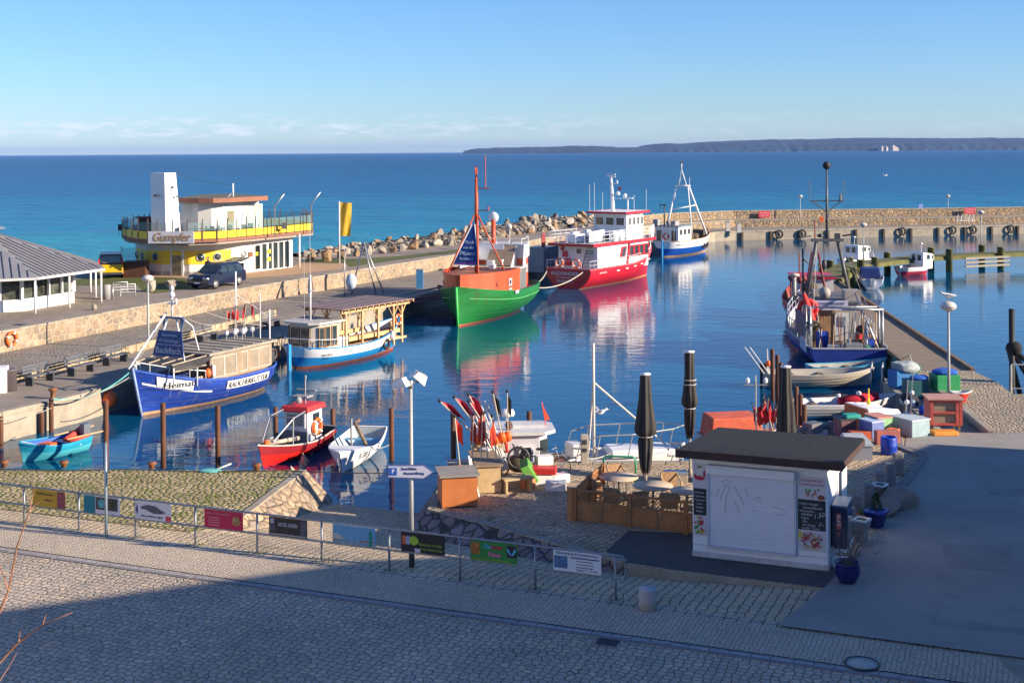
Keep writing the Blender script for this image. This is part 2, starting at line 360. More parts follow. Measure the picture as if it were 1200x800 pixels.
# lower quay
Qi = list(Q); Wi = list(W)
Wi[0] = (-50, 18)
Q2_ = [(-37, 20), (-21.7, 54.2), (-19.7, 58.1), (-5.7, 101), (0, 116), (8, 133), (16, 151), (27, 170.5), (30, 172.3), (74, 182.6), (140, 192)]
b = MB(); b.prism(Q2_+[(x, y) for x, y in W[::-1]][0:0]+[(140, 196), (75.2, 188), (31.7, 182.7), (22, 175), (12, 161), (3.9, 146), (-4.7, 124), (-19.3, 94), (-28.5, 71.3), (-50, 18)], -3, 0.0, mi=0, top=1)
struct('quay', b, [CONC, QCOB])
# asphalt strip along the quay edge with a low step behind it
def off(P, d):
    out = []
    for i, p in enumerate(P):
        a = Vector(P[max(i-1, 0)]); c = Vector(P[min(i+1, len(P)-1)]); t = (c-a).normalized(); nrm = Vector((-t.y, t.x)); out.append(tuple(Vector(p)+nrm*d))
    return out
Qa = [(-37, 20), (-21.7, 54.2), (-19.7, 58.1), (-5.7, 101), (0, 116), (8, 133), (16, 151), (27, 170.5), (30, 172.3), (74, 182.6), (140, 192)]
in1 = off(Qa, .35); in2 = off(Qa, 5.2)
b = MB()
for i in range(5): b.quad((*in1[i], .006), (*in1[i+1], .006), (*in2[i+1], .006), (*in2[i], .006))
struct('quay_path', b, ASPH)
b = MB()
for i in range(7, 10): b.quad((*off(Qa, .3)[i], .006), (*off(Qa, .3)[i+1], .006), (*off(Qa, 3.2)[i+1], .006), (*off(Qa, 3.2)[i], .006))
struct('mole_path', b, MOLE)
b = MB()
for i in range(10):
    a, c = Vector(Qa[i]), Vector(Qa[i+1]); t = (c-a); ln = t.length; ang = math.atan2(t.y, t.x); nrm = Vector((-t.y, t.x)).normalized()*.17; n = max(1, int(ln/3)); 
    for k in range(n):
        m = a.lerp(c, (k+.5)/n)+nrm; b.box((m.x, m.y, .03), (ln/n-.03, .46, .22), ang)
tag(b.build('coping', CONC, bevel=.02), 'long concrete coping along the curved left quay and far mole', 'coping')
# retaining wall
STONE = cells('field_stone', [(0.271, 0.2, 0.133), (0.344, 0.264, 0.179), (0.213, 0.176, 0.14), (0.295, 0.216, 0.148)], (.40, .33, .25), 2.2, .075, rnd=.85, bump=.7, dist=.05, large=.25)
STONE2 = cells('mole_stone', [(.30, .21, .13), (.40, .29, .18), (.22, .18, .14), (.34, .25, .16)], (.22, .17, .12), 1.9, .07, rnd=.9, bump=.9, dist=.08, large=.3)
def wall_along(P, z0, z1, th, name, m, label, seg=4, cope=.12):
    b = MB(); c = MB()
    for i in range(len(P)-1):
        a, d = Vector(P[i]), Vector(P[i+1]); t = d-a; ang = math.atan2(t.y, t.x); n = max(1, int(t.length/seg)); nr = Vector((-t.y, t.x)).normalized()*th/2
        mid = (a+d)/2+nr; b.box((mid.x, mid.y, (z0+z1)/2), (t.length+.1, th, z1-z0), ang)
        if cope:
            n = max(1, int(t.length/1.3))
            for k in range(n):
                m_ = a.lerp(d, (k+.5)/n)+nr; c.box((m_.x, m_.y, z1+cope/2+rnd.uniform(-.012, .012)), (t.length/n-.02, th+.09, cope), ang)
    root = thing(name, label, 'wall'); b.build('masonry', m, root)
    if cope: c.build('coping', MATS['concrete'], root, bevel=.02)
wall_along(W[:7], -.2, 1.10, .5, 'retaining_wall', STONE, 'pale field stone retaining wall below the promenade on the left')
wall_along(W[6:], -.2, .92, .5, 'mole_wall', STONE2, 'low brown stone wall between the mole quay and its upper walkway', cope=.1)
PAR = [(15, 170), (22, 179.5), (32, 185.8), (76, 191.4), (140, 199)]
wall_along(PAR, .9, 2.1, .7, 'parapet_wall', STONE2, 'tall stone parapet running along the seaward edge of the far mole', cope=.14)
# upper level
S = [(-160, 100), (-50, 104), (-33, 112), (-28, 121), (-20, 130), (-13, 146), (-4, 162), (5, 186), (14, 193), (24, 186), (33, 189.5), (76, 195), (140, 203)]
Wn = [(-50.1, 18), (-28.8, 71.6), (-19.6, 94.2), (-5.0, 124.2), (3.6, 146.2), (11.7, 161.2), (21.7, 175.2), (31.5, 183.1), (75.2, 188.4), (140, 196.4)]
b = MB(); b.prism([(-160, 18)]+Wn+S[::-1], -3, 1.05, mi=0, top=0); struct('promenade', b, [ASPH])
GRASS = cells('short_grass', [(0.119, 0.17, 0.034), (0.187, 0.221, 0.051), (0.238, 0.204, 0.085)], (.06, .07, .02), 9, .3, rnd=1, dims='2D', bump=.5, large=.4)
PLAZA = cells('plaza_paving', [(.26, .22, .18), (.30, .25, .2), (.23, .2, .17)], (.12, .1, .08), 3, .04, rnd=.1, dims='2D', bump=.2)
DECKW = mat('terrace_paving', (.46, .30, .17), .85, .1, 2)
def sheet(name, pts, z, m): 
    b = MB(); b.poly([(x, y, z) for x, y in pts]); return struct(name, b, m)
zu = 1.055
def A(px, py, z=1.05): p = at(px, py, z); return (p.x, p.y)
sheet('lawn', [A(80, 335), A(160, 334), A(167, 341), A(180, 344), A(226, 338), A(224, 327), A(148, 322), A(84, 328)], zu, GRASS)
sheet('terrace_ground', [A(155, 324.5), A(282, 326.5), A(345, 322), A(400, 315), A(405, 309), A(352, 308), A(340, 314), A(220, 320), A(155, 318)], zu+.004, DECKW)
sheet('lawn', [A(352, 307.5), A(406, 308.5), A(409, 313), A(470, 304), A(570, 291.5), A(566, 289), A(470, 300), A(420, 303), A(362, 303.5)], zu, GRASS)
sheet('plaza', [A(0, 380), A(88, 362), A(170, 347.5), A(158, 342), A(120, 340), A(88, 336), A(-60, 338)], zu, PLAZA)

# ---------------- foreground ----------------
AN = math.atan(.405); ca, sa = math.cos(AN), math.sin(AN)
def pq(X, Y): return (X*ca-Y*sa, X*sa+Y*ca)         # along / across the street
def wxy(p, q): return (p*ca+q*sa, -p*sa+q*ca)
def gz(X, Y):
    if (X < -8.3 and Y > 42) or (X > 3 and Y > 44): return -2.5
    d = Y-(32.35-.402*X)
    fade = min(1, max(0, (X+8.6)/.8))*min(1, max(0, (8.0-X)/4.5))
    return -.132*max(0, d-.8)*fade
SETT = cells('large_setts', [(0.386, 0.342, 0.283), (0.522, 0.435, 0.348), (0.453, 0.394, 0.333), (0.634, 0.497, 0.366)], (.075, .08, .05), 5.2, .07, rnd=.6, moss=(.05, .07, .02), moss_amt=.13, moss_scale=1.2, dims='2D', bump=.8, large=.22)
SETT2 = cells('upper_setts', [(0.474, 0.385, 0.28), (0.652, 0.525, 0.36), (0.553, 0.439, 0.306), (0.75, 0.579, 0.372)], (.05, .055, .035), 4.2, .075, rnd=.25, moss=(.08, .11, .02), moss_amt=.16, moss_scale=.9, dims='2D', bump=.8, stretch=(1, 1.7, 1), large=.2)
MOSA = cells('small_mosaic_setts', [(0.482, 0.412, 0.322), (0.603, 0.519, 0.407), (0.531, 0.433, 0.339)], (.09, .09, .08), 9, .08, rnd=.5, dims='2D', bump=.6, large=.16)
GUT = cells('gutter_stones', [(0.375, 0.345, 0.345), (0.45, 0.42, 0.405)], (.08, .08, .07), 2.2, .03, rnd=.1, dims='2D', bump=.3)
def strip(name, q0, q1, m, p0=-70, p1=70, zf=None, dq=None, dp=None, z=0):
    n = int((p1-p0)/(dp or 140)) or 1; k = int(math.ceil((q1-q0)/(dq or 999))) or 1
    b = MB(); vs = []; fs = []
    for i in range(n+1):
        for j in range(k+1):
            p = p0+(p1-p0)*i/n; q = q0+(q1-q0)*j/k; X, Y = wxy(p, q); vs.append((p, q, zf(X, Y) if zf else z))
    for i in range(n):
        for j in range(k): a = i*(k+1)+j; fs.append((a, a+k+1, a+k+2, a+1))
    b._add(vs, fs); o = struct(name, b, m); o.rotation_euler = (0, 0, -AN); return o
Q0 = 29.85*ca
strip('road', 4, Q0-.12, SETT)
strip('gutter', Q0-.12, Q0+.30, GUT, z=-.02)
strip('pavement', Q0+.30, 32.0*ca, MOSA)
strip('kerb_row', 32.0*ca, 32.0*ca+.34, cells('kerb_setts', [(0.414, 0.37, 0.312), (0.524, 0.449, 0.36)], (.05, .06, .04), 3.2, .06, rnd=.15, dims='2D', bump=.6, moss=(.07, .1, .02), moss_amt=.2, moss_scale=1), z=.0)
def clipz(X, Y): return gz(X, Y)
strip('slipway', 32.0*ca+.34, 50*ca, SETT2, -30, 30, zf=clipz, dq=.5, dp=.5)
# one long kerb stone line beside the gutter
b = MB()
for i in range(60):
    b.box((-45+1.5*i, Q0-.05, .0), (1.47, .13, .05))
o = tag(b.build('kerb', mat('kerb_stone', (.2, .19, .19), .8), bevel=.01), 'thin dark kerb line crossing the whole cobbled street', 'kerb'); o.rotation_euler = (0, 0, -AN)

# left grass-grown pier
PIERG = cells('grassy_setts', [(0.489, 0.36, 0.218), (0.386, 0.298, 0.175), (0.567, 0.434, 0.273)], (.13, .14, .035), 4.6, .14, rnd=.95, moss=(.17, .19, .03), moss_amt=.62, moss_scale=1.3, dims='2D', bump=.9, large=.3)
tp = [(-60, 45.6), (-7.2, 44.35), (-8.05, 39.3), (-8.35, 37.7), (-9.4, 37.2), (-15.5, 39.6), (-24, 42.9), (-60, 43)]
b = MB(); b.prism(tp[::-1], -3, .03, mi=0, top=1); struct('pier', b, [CONC, PIERG])
BANK = cells('bank_stone', [(.42, .30, .20), (.34, .25, .18), (.48, .35, .24), (.3, .24, .2)], (.2, .16, .11), 2.6, .1, rnd=.9, bump=1, dist=.06)
def bank(top, dirs, m, name, label, n=5):
    b = MB(); vs = []; fs = []
    for (x, y), (ox, oy) in zip(top, dirs):
        zb = min(gz(x+ox, y+oy), 0)-.12
        vs += [(x, y, .026), (x+ox, y+oy, zb), (x-ox*.1, y-oy*.1, -2)]
    for i in range(len(top)-1): fs += [(i*3, i*3+1, i*3+4, i*3+3), (i*3+1, i*3+2, i*3+5, i*3+4)]
    b._add(vs, fs); r = thing(name, label, 'embankment'); b.build('stone_facing', m, r)
    c = MB()
    for i in range(len(top)-1):
        a, d = Vector(top[i]), Vector(top[i+1]); t = d-a; k = max(1, int(t.length/.45)); o_ = Vector(dirs[i]).normalized()*-.12
        for j in range(k):
            q = a.lerp(d, (j+.5)/k)+o_; c.box((q.x, q.y, .035), (t.length/k-.02, .26, .06), math.atan2(t.y, t.x))
    c.build('edge_stones', MATS['concrete'], r, bevel=.015)
bank([(-7.2, 44.35), (-7.62, 42), (-8.05, 39.3), (-8.3, 38.0)], [(1.0, .5), (.95, 0), (.85, 0), (.3, 0)], BANK, 'slipway_embankment', 'sunlit stone embankment at the left side of the slipway')
# island between slipway and kiosk
ISL = cells('island_setts', [(0.562, 0.416, 0.275), (0.438, 0.345, 0.25), (0.656, 0.489, 0.325), (0.5, 0.389, 0.275)], (.09, .08, .05), 4.3, .085, rnd=.35, moss=(.16, .17, .03), moss_amt=.22, moss_scale=.8, dims='2D', bump=.9, stretch=(1, 1.5, 1), rot=.5, large=.25)
it = [(-2.67, 39.3), (-.75, 37.6), (1.0, 35.9), (2.0, 34.9), (2.9, 34.1), (4.5, 33.3), (8.6, 31.7), (9.2, 32), (15.2, 46.6), (16.5, 50.2), (14.8, 50.4), (12.5, 48.3), (9.6, 47.6), (9.0, 45.1), (-2.24, 45.0)]
b = MB(); b.prism(it, -3, .03, mi=0, top=1); struct('island_quay', b, [CONC, ISL])
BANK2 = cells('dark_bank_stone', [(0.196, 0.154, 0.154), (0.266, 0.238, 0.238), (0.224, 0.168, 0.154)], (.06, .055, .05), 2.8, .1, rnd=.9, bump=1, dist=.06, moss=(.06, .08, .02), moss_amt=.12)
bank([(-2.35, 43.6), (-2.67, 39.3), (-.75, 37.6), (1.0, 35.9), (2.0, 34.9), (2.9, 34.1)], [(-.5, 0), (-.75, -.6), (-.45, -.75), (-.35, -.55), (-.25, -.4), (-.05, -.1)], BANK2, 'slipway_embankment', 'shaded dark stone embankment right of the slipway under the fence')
b = MB()
for i in range(22): b.box((-2.1+i*.51, 44.95, .05), (.49, .34, .09))
tag(b.build('quay_edge_stones', CONC, bevel=.02), 'straight concrete edge of the cobbled island beside the white cabin boat', 'coping')
sheet('apron', [(3.3, 37.0), (2.5, 35.1), (2.95, 34.15), (4.55, 33.36), (8.6, 31.75), (9.6, 34.2), (6, 36.6)], .036, mat('dark_asphalt', (.085, .08, .08), .9, .2, 1.5, bump=.3, bscale=25))
# asphalt yard
YARD = mat('yard_asphalt', (.30, .285, .265), .92, .14, .35, bump=.3, bscale=28, dirt=.5, dirtcol=(.21, .2, .2))
PT = mat('patched_asphalt', (.255, .245, .23), .95, .15, 1, bump=.3, bscale=25)
for pts in ([(11.3, 33.5), (13.2, 33.0), (13.6, 35.2), (11.9, 35.6)], [(15, 40.5), (18, 40), (18.2, 41), (15.2, 41.5)], [(9.6, 29.6), (14.8, 27.6), (14.95, 27.95), (9.75, 29.95)]): sheet('asphalt_patch', pts, .049, PT)
sheet('yard', [(6.05, 29.55), (11.2, 27.45), (60, 8), (60, 49.3), (24, 49.3), (18.5, 49.3), (16.4, 49.6), (14.9, 48.6), (14.45, 47.3), (14.9, 46.2), (11.7, 39.2), (10.2, 36.4), (7.9, 32.3)], .045, YARD)
# kerb strip between cobbles and yard
b = MB()
kl = [(10.6, 37.5), (11.6, 39.8), (13.1, 42.6), (14.6, 45.6), (14.2, 47.2), (14.6, 48.6)]
for i in range(len(kl)-1):
    a, d = Vector(kl[i]), Vector(kl[i+1]); t = d-a; k = max(1, int(t.length/.8))
    for j in range(k):
        q = a.lerp(d, (j+.5)/k); b.box((q.x, q.y, .055), (t.length/k-.02, .3, .09), math.atan2(t.y, t.x))
tag(b.build('kerb', MATS['kerb_stone'], bevel=.015), 'bent grey kerb between the asphalt yard and the post row', 'kerb')
# cobbled quay on the right, pier and jetty
RC = cells('gravelly_setts', [(0.449, 0.365, 0.251), (0.343, 0.29, 0.217), (0.528, 0.428, 0.296)], (.15, .13, .1), 5, .12, rnd=.8, dims='2D', bump=.9, large=.2)
b = MB(); b.prism([(18.5, 49.3), (60, 49.3), (60, 57.2), (22.3, 57.2), (22.7, 60), (22.7, 63.4), (19.8, 63.4), (19.0, 54)], -3, .03, mi=0, top=1); struct('cobbled_quay', b, [CONC, RC])
b = MB(); b.prism([(11, 10), (60, 10), (60, 49.32), (18.5, 49.32), (16.4, 49.9), (10, 40)], -3, 0.012, mi=0); struct('yard_base', b, [CONC])
b = MB(); b.prism([(16.9, 50.3), (16.4, 49.7), (18.45, 49.4), (18.95, 54), (19.75, 63.3), (18.2, 63.4), (17.3, 55)], -3, -.32, mi=0); struct('lower_dock', b, [CONC])
b = MB(); a = [(18.45, 49.45), (18.95, 54), (19.78, 63.4)]
for i in range(2):
    p, q = Vector(a[i]), Vector(a[i+1]); t = q-p; m_ = (p+q)/2; b.box((m_.x, m_.y, .05), (t.length, .3, .14), math.atan2(t.y, t.x))
tag(b.build('dock_kerb', CONC, bevel=.02), 'concrete kerb between the lower dock and the cobbled quay', 'kerb')
PLANK = mat('grey_planks', (.24, .19, .14), .85, .3, 2, bump=.3, stretch=(.3, 5, 1))
MOSSW = mat('mossy_timber', (.13, .13, .04), .9, .4, 1.5, bump=.4)
pr = thing('wooden_pier', 'long narrow plank pier running out beside the blue trawler', 'pier', (21.25, 63.4, 0), math.atan2(.1, 1)*-1)
b = MB(); Lp = 44
for i in range(int(Lp/.28)): b.box((0+rnd.uniform(-.02, .02), .14+i*.28, -.04+rnd.uniform(-.006, .006)), (3.0, .265, .09))
b.build('decking', PLANK, pr)
b = MB(); 
for s in (-1, 1): b.box((s*1.46, Lp/2, .08), (.2, Lp, .16))
b.build('edge_beam', WOOD, pr)
for i in range(15):
    for s in (-1, 1): b = MB(); b.tube([(s*1.35, .6+i*3, -3), (s*1.35, .6+i*3, -.1)], .16, 8); b.build('pile', WOOD, pr)
    b = MB(); b.box((0, .6+i*3, -.25), (3.0, .22, .3)); b.build('cross_beam', WOOD, pr)
jt = thing('timber_jetty', 'mossy old timber jetty with stout posts beyond the plank pier', 'jetty')
J = [(26.0, 106), (31.4, 119), (41, 127.5), (53, 132.2), (76, 139)]
b = MB(); pb = MB()
for i in range(4):
    a, d = Vector(J[i]), Vector(J[i+1]); t = d-a; ang = math.atan2(t.y, t.x); n = int(t.length/.4)
    for k in range(n):
        q = a.lerp(d, (k+.5)/n); b.box((q.x, q.y, .3), (.38, 2.4, .14), ang)
    nr = Vector((-t.y, t.x)).normalized()
    for s in (-1.15, 1.15):
        m_ = (a+d)/2+nr*s; b.box((m_.x, m_.y, .12), (t.length, .25, .3), ang)
b.build('decking', MOSSW, jt)
for i in range(4):
    a, d = Vector(J[i]), Vector(J[i+1]); t = d-a; nr = Vector((-t.y, t.x)).normalized(); n = max(2, int(t.length/4.6))
    for k in range(n):
        for s in (-1.35, 1.35):
            q = a.lerp(d, (k+.3)/n)+nr*s
            if s < 0 and 38 < q.x < 42.5: continue
            hh = rnd.uniform(.78, 1.08)
            pb = MB(); pb.lathe((q.x, q.y, 0), [(.33, -3), (.33, hh-.06), (.36, hh-.05), (.36, hh), (.02, hh+.02)], 9); pb.build('post', MOSSW, jt)
b = MB()
q = Vector((44.5, 127.2))
for z in (-.7, -.3, .1): b.box((q.x+3, q.y+.9, z), (5.5, .18, .2), .37)
b.build('fender_boards', mat('pale_boards', (.30, .27, .21), .8, .2), jt)
# ---------------- boats ----------------
class Hull:
    """x forward, y port, z up with the waterline at 0"""
    def __init__(s, Ln, B, rail, stern='transom', sw=.8, rake=.6, full=1.9, bowp=2.2, deck=.45, keel=.5, bulge=1.0):
        s.L, s.B, s.rail_, s.stern, s.sw, s.rake, s.full, s.bowp, s.deck, s.keel, s.bulge = Ln, B, rail, stern, sw, rake, full, bowp, deck, keel, bulge
    def hb(s, t):                                 # half breadth at the rail
        if s.stern == 'round':
            a = math.sqrt(max(0, 1-(1-min(1, t/.22))**2)) if t < .22 else 1
            a = max(a, .02)
        else: a = s.sw+(1-s.sw)*min(1, t/.4)**.7
        f = 1 if t < .45 else max(0, 1-((t-.45)/.55)**s.bowp)
        return s.B/2*a*f+.02
    def rail(s, t):
        zs, zm, zb = s.rail_
        return zm+(zs-zm)*max(0, 1-t/.45)**2+(zb-zm)*max(0, (t-.4)/.6)**2
    def pt(s, t, z, side, inset=0):
        r = s.rail(t); h = max(0, min(1, (z+s.keel)/(r+s.keel)))
        p = s.full*(1-.45*max(0, (t-.5)/.5)) if s.stern == 'transom' else s.full*(1-.45*max(0, (t-.5)/.5)-.35*max(0, (.3-t)/.3))
        k = 1-(1-h)**p
        x = -s.L/2+s.L*t+s.rake*(h-1)*max(0, (t-.5)/.5)**2
        if s.stern == 'round': x -= .5*(h-1)*max(0, (.2-t)/.2)
        elif t < .02: x += 0
        return Vector((x, side*max(0, s.hb(t)*k-inset), z))
    def shell(s, rows, N=26):
        """rows: list of functions rail->z ; returns MB with material index = row"""
        b = MB()
        ts = [0, .02, .05, .1, .15, .2]+[.2+.8*(i/(N-1)) for i in range(1, N)]
        for side in (1, -1):
            vs = []; fs = []; mi = []
            for t in ts:
                for fz in rows: vs.append(s.pt(t, fz(s.rail(t)), side))
            k = len(rows)
            for i in range(len(ts)-1):
                for j in range(k-1):
                    q = (i*k+j, (i+1)*k+j, (i+1)*k+j+1, i*k+j+1)
                    fs.append(q if side < 0 else q[::-1]); mi.append(j)
            b._add(vs, fs, smooth=True, mi=mi)
        # transom
        vs = []; fs = []; mi = []
        for fz in rows:
            z = fz(s.rail(0)); vs += [s.pt(0, z, 1), s.pt(0, z, -1)]
        for j in range(len(rows)-1): fs.append((2*j, 2*j+2, 2*j+3, 2*j+1)); mi.append(j)
        b._add(vs, fs, mi=mi); return b
    def inside(s, N=26, inset=.06, drop=None):
        b = MB(); ts = [0.012]+[i/(N-1) for i in range(1, N)]; drop = drop or s.deck
        tp = [[], []]
        for q, side in enumerate((1, -1)):
            vs = []; fs = []
            for t in ts:
                r = s.rail(t); tt = min(t, .985)
                vs.append(s.pt(tt, r, side, inset)); p = s.pt(tt, r-drop, side, inset+.02); vs.append(p); tp[q].append(p)
            for i in range(len(ts)-1):
                f = (i*2, (i+1)*2, (i+1)*2+1, i*2+1); fs.append(f)
            b._add(vs, fs, smooth=True)
        v0 = s.pt(.012, s.rail(0), 1, inset); v1 = s.pt(.012, s.rail(0), -1, inset); b.quad(v0, v1, tp[1][0], tp[0][0])
        d = MB(); vs = []; fs = []
        for a, c in zip(*tp): vs += [a, c]
        for i in range(len(ts)-1): fs.append((2*i, 2*i+1, 2*i+3, 2*i+2))
        d._add(vs, fs); return b, d
    def gunwale(s, r=.05, N=24):
        b = MB(); pts = [s.pt(i/(N-1), s.rail(i/(N-1))+.01, 1, .02) for i in range(N)]
        b.tube(pts+[s.pt(1-i/(N-1), s.rail(1-i/(N-1))+.01, -1, .02) for i in range(N)][1:]+[pts[0]], r, 5); return b
    def band(s, z0, z1, t0, t1, side, out=.015, n=14):
        """a strip just proud of the topside: z0,z1 functions of t"""
        b = MB(); vs = []; fs = []
        for i in range(n+1):
            t = t0+(t1-t0)*i/n
            for k in range(4):
                z = z0(t)+(z1(t)-z0(t))*k/3; p = s.pt(t, z, side); p.y += side*out; vs.append(p)
        for i in range(n):
            for k in range(3): fs.append((4*i+k, 4*i+4+k, 4*i+5+k, 4*i+k+1))
        b._add(vs, fs); return b
def make_hull(root, H, mats, rows, deckm, capm, innerm, capr=.05, drop=None):
    h = H.shell(rows).build('hull', mats, root)
    i, d = H.inside(drop=drop); i.build('bulwark', innerm, h); d.build('deck', deckm, root)
    H.gunwale(capr).build('gunwale', capm, root); return h
def place(pb, ps, zb=WZ):                       # bow and stern waterline points -> centre, heading, length
    d = pb-ps; d.z = 0; c = (pb+ps)/2
    return (c.x, c.y, zb), math.atan2(d.y, d.x), d.length
def hull_text(root, H, s, t, z, side, size, m, out=.03, width=None, name='lettering'):
    o = text(s, size, m, root, (0, 0, 0), (1, 0, 0), (0, 0, 1), name=name, width=width)
    for v in o.data.vertices:
        x, y, q = v.co; p = H.pt(t-side*x/H.L, z+q, side); p.y += side*(out+.012-y); v.co = p
    return o
def window(root, c, w_, h_, nrm, frame=CLEANW, glass=GLASS, th=.05, fw=.05, mull=0):
    """window frame + pane on a wall, nrm = outward direction (x,y)"""
    n = Vector((nrm[0], nrm[1], 0)).normalized(); x = Vector((-n.y, n.x, 0)); c = Vector(c); ang = math.atan2(x.y, x.x)
    b = MB(); o = n*th*.5
    for sgn in (-1, 1):
        p = c+x*sgn*(w_/2)+o; b.box(p, (fw, th, h_+fw), ang)
        p = c+Vector((0, 0, sgn*h_/2))+o; b.box(p, (w_-fw, th, fw), ang)
    for k in range(mull): p = c+x*(-w_/2+w_*(k+1)/(mull+1))+o; b.box(p, (fw*.7, th, h_-fw), ang)
    f = b.build('window', frame, root)
    g = MB(); g.box(c+n*.012, (w_-fw, .02, h_-fw), ang); g.build('pane', glass, f); return f
def ringbuoy(parent, c, nrm, r=.32, name='lifebuoy', m=ORANGE, top=None):
    b = MB(); n = Vector(nrm).normalized(); q = Vector((0, 0, 1)).rotation_difference(n).to_matrix().to_4x4()
    b.M = Matrix.Translation(c) @ q; b.torus((0, 0, 0), r, r*.24)
    o = b.build(name, m, parent)
    s = MB(); s.M = b.M
    for k in range(4):
        a = k*math.pi/2+.78; s.M = b.M @ Matrix.Translation((r*math.cos(a), r*math.sin(a), 0)) @ Matrix.Rotation(a, 4, 'Z'); s.box((0, 0, 0), (r*.52, r*.22, r*.52))
    s.build('band', CLEANW, o); return o
def streaks(H, root, n, m, seed, planks=(.25, .42, .58, .75), pm=None):
    rg = random.Random(seed)
    for s in (1, -1):
        for k in range(n):
            t = rg.uniform(.06, .95); top = H.rail(t)-rg.uniform(.02, .5); ln = rg.uniform(.25, .9); wd = rg.uniform(.0012, .0035)
            o = H.band(lambda q: max(.1, top-ln), lambda q: top, t, t+wd, s, .012, 2).build('rust_streak', m, root)
        b = MB()
        for f in planks: b.tube([H.pt(t/24, .1+(H.rail(t/24)-.1)*f, s)+Vector((0, s*.004, 0)) for t in range(1, 24)], .011, 3)
        b.build('plank_seam', pm or m, root)
SHIPBLUE = mat('blue_hull_paint', (.014, .05, .32), .4, .22, 1.4, dirt=.55, dirtcol=(.12, .17, .34), stretch=(.6, .6, 2.5), bump=.12)
HEIMBLUE = SHIPBLUE
SKYBLUE = mat('light_blue_hull', (.02, .26, .62), .4, .08, 1.5, dirt=.25, dirtcol=(.1, .25, .4))
GREENH = mat('green_hull_paint', (.012, .17, .035), .38, .2, 1.1, bump=.08, dirt=.3, dirtcol=(.05, .2, .07), stretch=(.6, .6, 2.5))
REDO = mat('orange_red_paint', (.60, .075, .02), .45, .15, 1.2, dirt=.3, dirtcol=(.4, .1, .05))
REDH = mat('red_hull_paint', (.55, .012, .03), .4, .14, 1.3, dirt=.25, dirtcol=(.5, .07, .06), stretch=(.6, .6, 2.5))
ANTI = mat('rust_red_bottom', (.33, .08, .04), .7, .3, 3, dirt=.5, dirtcol=(.3, .22, .12))
BOTO = mat('dirty_waterline', (.50, .30, .16), .8, .35, 4, dirt=.5, dirtcol=(.1, .1, .05))
DECK = mat('grey_deck', (.30, .27, .24), .8, .2, 3)
CANVAS = mat('worn_beige_canvas', (.30, .23, .16), .85, .25, 1.6, dirt=.4, dirtcol=(.4, .35, .28))
PLASTW = mat('clouded_plastic_window', (.28, .23, .17), .35, .2, 1.2, dirt=.4, dirtcol=(.5, .45, .36))
TARP = mat('dark_tarpaulin', (.06, .055, .055), .6, .3, 1.2)
BTXT = mat('black_lettering', (.012, .012, .015), .6, .0)
WTXT = mat('white_lettering', (.8, .8, .8), .6, .0)
WZr = lambda d: (lambda r: r-d)
Z = lambda z: (lambda r: z)
FR = lambda f, z0=.1: (lambda r: z0+(r-z0)*f)

# --- blue smokehouse cutter, lettered boat on the left ---
loc, hd, Ln = place(at(163, 488, WZ), at(305, 452, WZ))
root = thing('smokehouse_cutter', 'blue wooden cutter with beige deckhouse and name boards, moored at the left quay', 'boat', loc, hd)
root.scale = (.93, 1, 1)
H = Hull(10.2, 3.5, (1.35, 1.2, 2.2), 'round', rake=.75, full=2.3, bowp=2.6, deck=.55)
make_hull(root, H, [ANTI, ANTI, BOTO, SHIPBLUE, SHIPBLUE, SHIPBLUE], [Z(-.5), Z(-.1), Z(.02), Z(.16), FR(.2), FR(.35), FR(.5), FR(.62), FR(.74), FR(.86), FR(1)], DECK, mat('worn_blue_rail', (.03, .09, .40), .6, .3, 3), CANVAS, .06)
for side in (1, -1):
    rb = MB(); pts = [H.pt(t/20, .1+(H.rail(t/20)-.1)*.62, side)+Vector((0, side*.02, 0)) for t in range(1, 20)]; rb.tube(pts, .03, 4); rb.build('rubbing_strake', NAVY if 0 else SHIPBLUE, root)
    o = H.band(lambda t: H.rail(t)-.62, lambda t: H.rail(t)-.52, .62, .975, side, .03).build('white_stripe', WHITE, root)
    o = H.band(lambda t: H.rail(t)-.56, lambda t: H.rail(t)-.10, .74, .915, side, .07).build('name_board', CLEANW, root)
    hull_text(o, H, 'Heimat', .815, H.rail(.815)-.33, side, .42, BTXT, .085, width=1.5)
    o = H.band(lambda t: H.rail(t)-.50, lambda t: H.rail(t)-.10, .20, .53, side, .07).build('name_board', CLEANW, root)
    hull_text(o, H, 'RÄUCHERKUTTER', .365, H.rail(.36)-.31, side, .40, BTXT, .085, width=3.15)
b = MB(); b.tube([H.pt(1, -.4, 1), H.pt(1, H.rail(1)+.12, 1)], .07, 6); b.build('stem', mat('pale_blue_stem', (.25, .34, .55), .6, .3, 4), root)
streaks(H, root, 14, mat('pale_scuff', (.20, .24, .42), .7), 1, pm=mat('dark_blue_seam', (.008, .02, .15), .6))
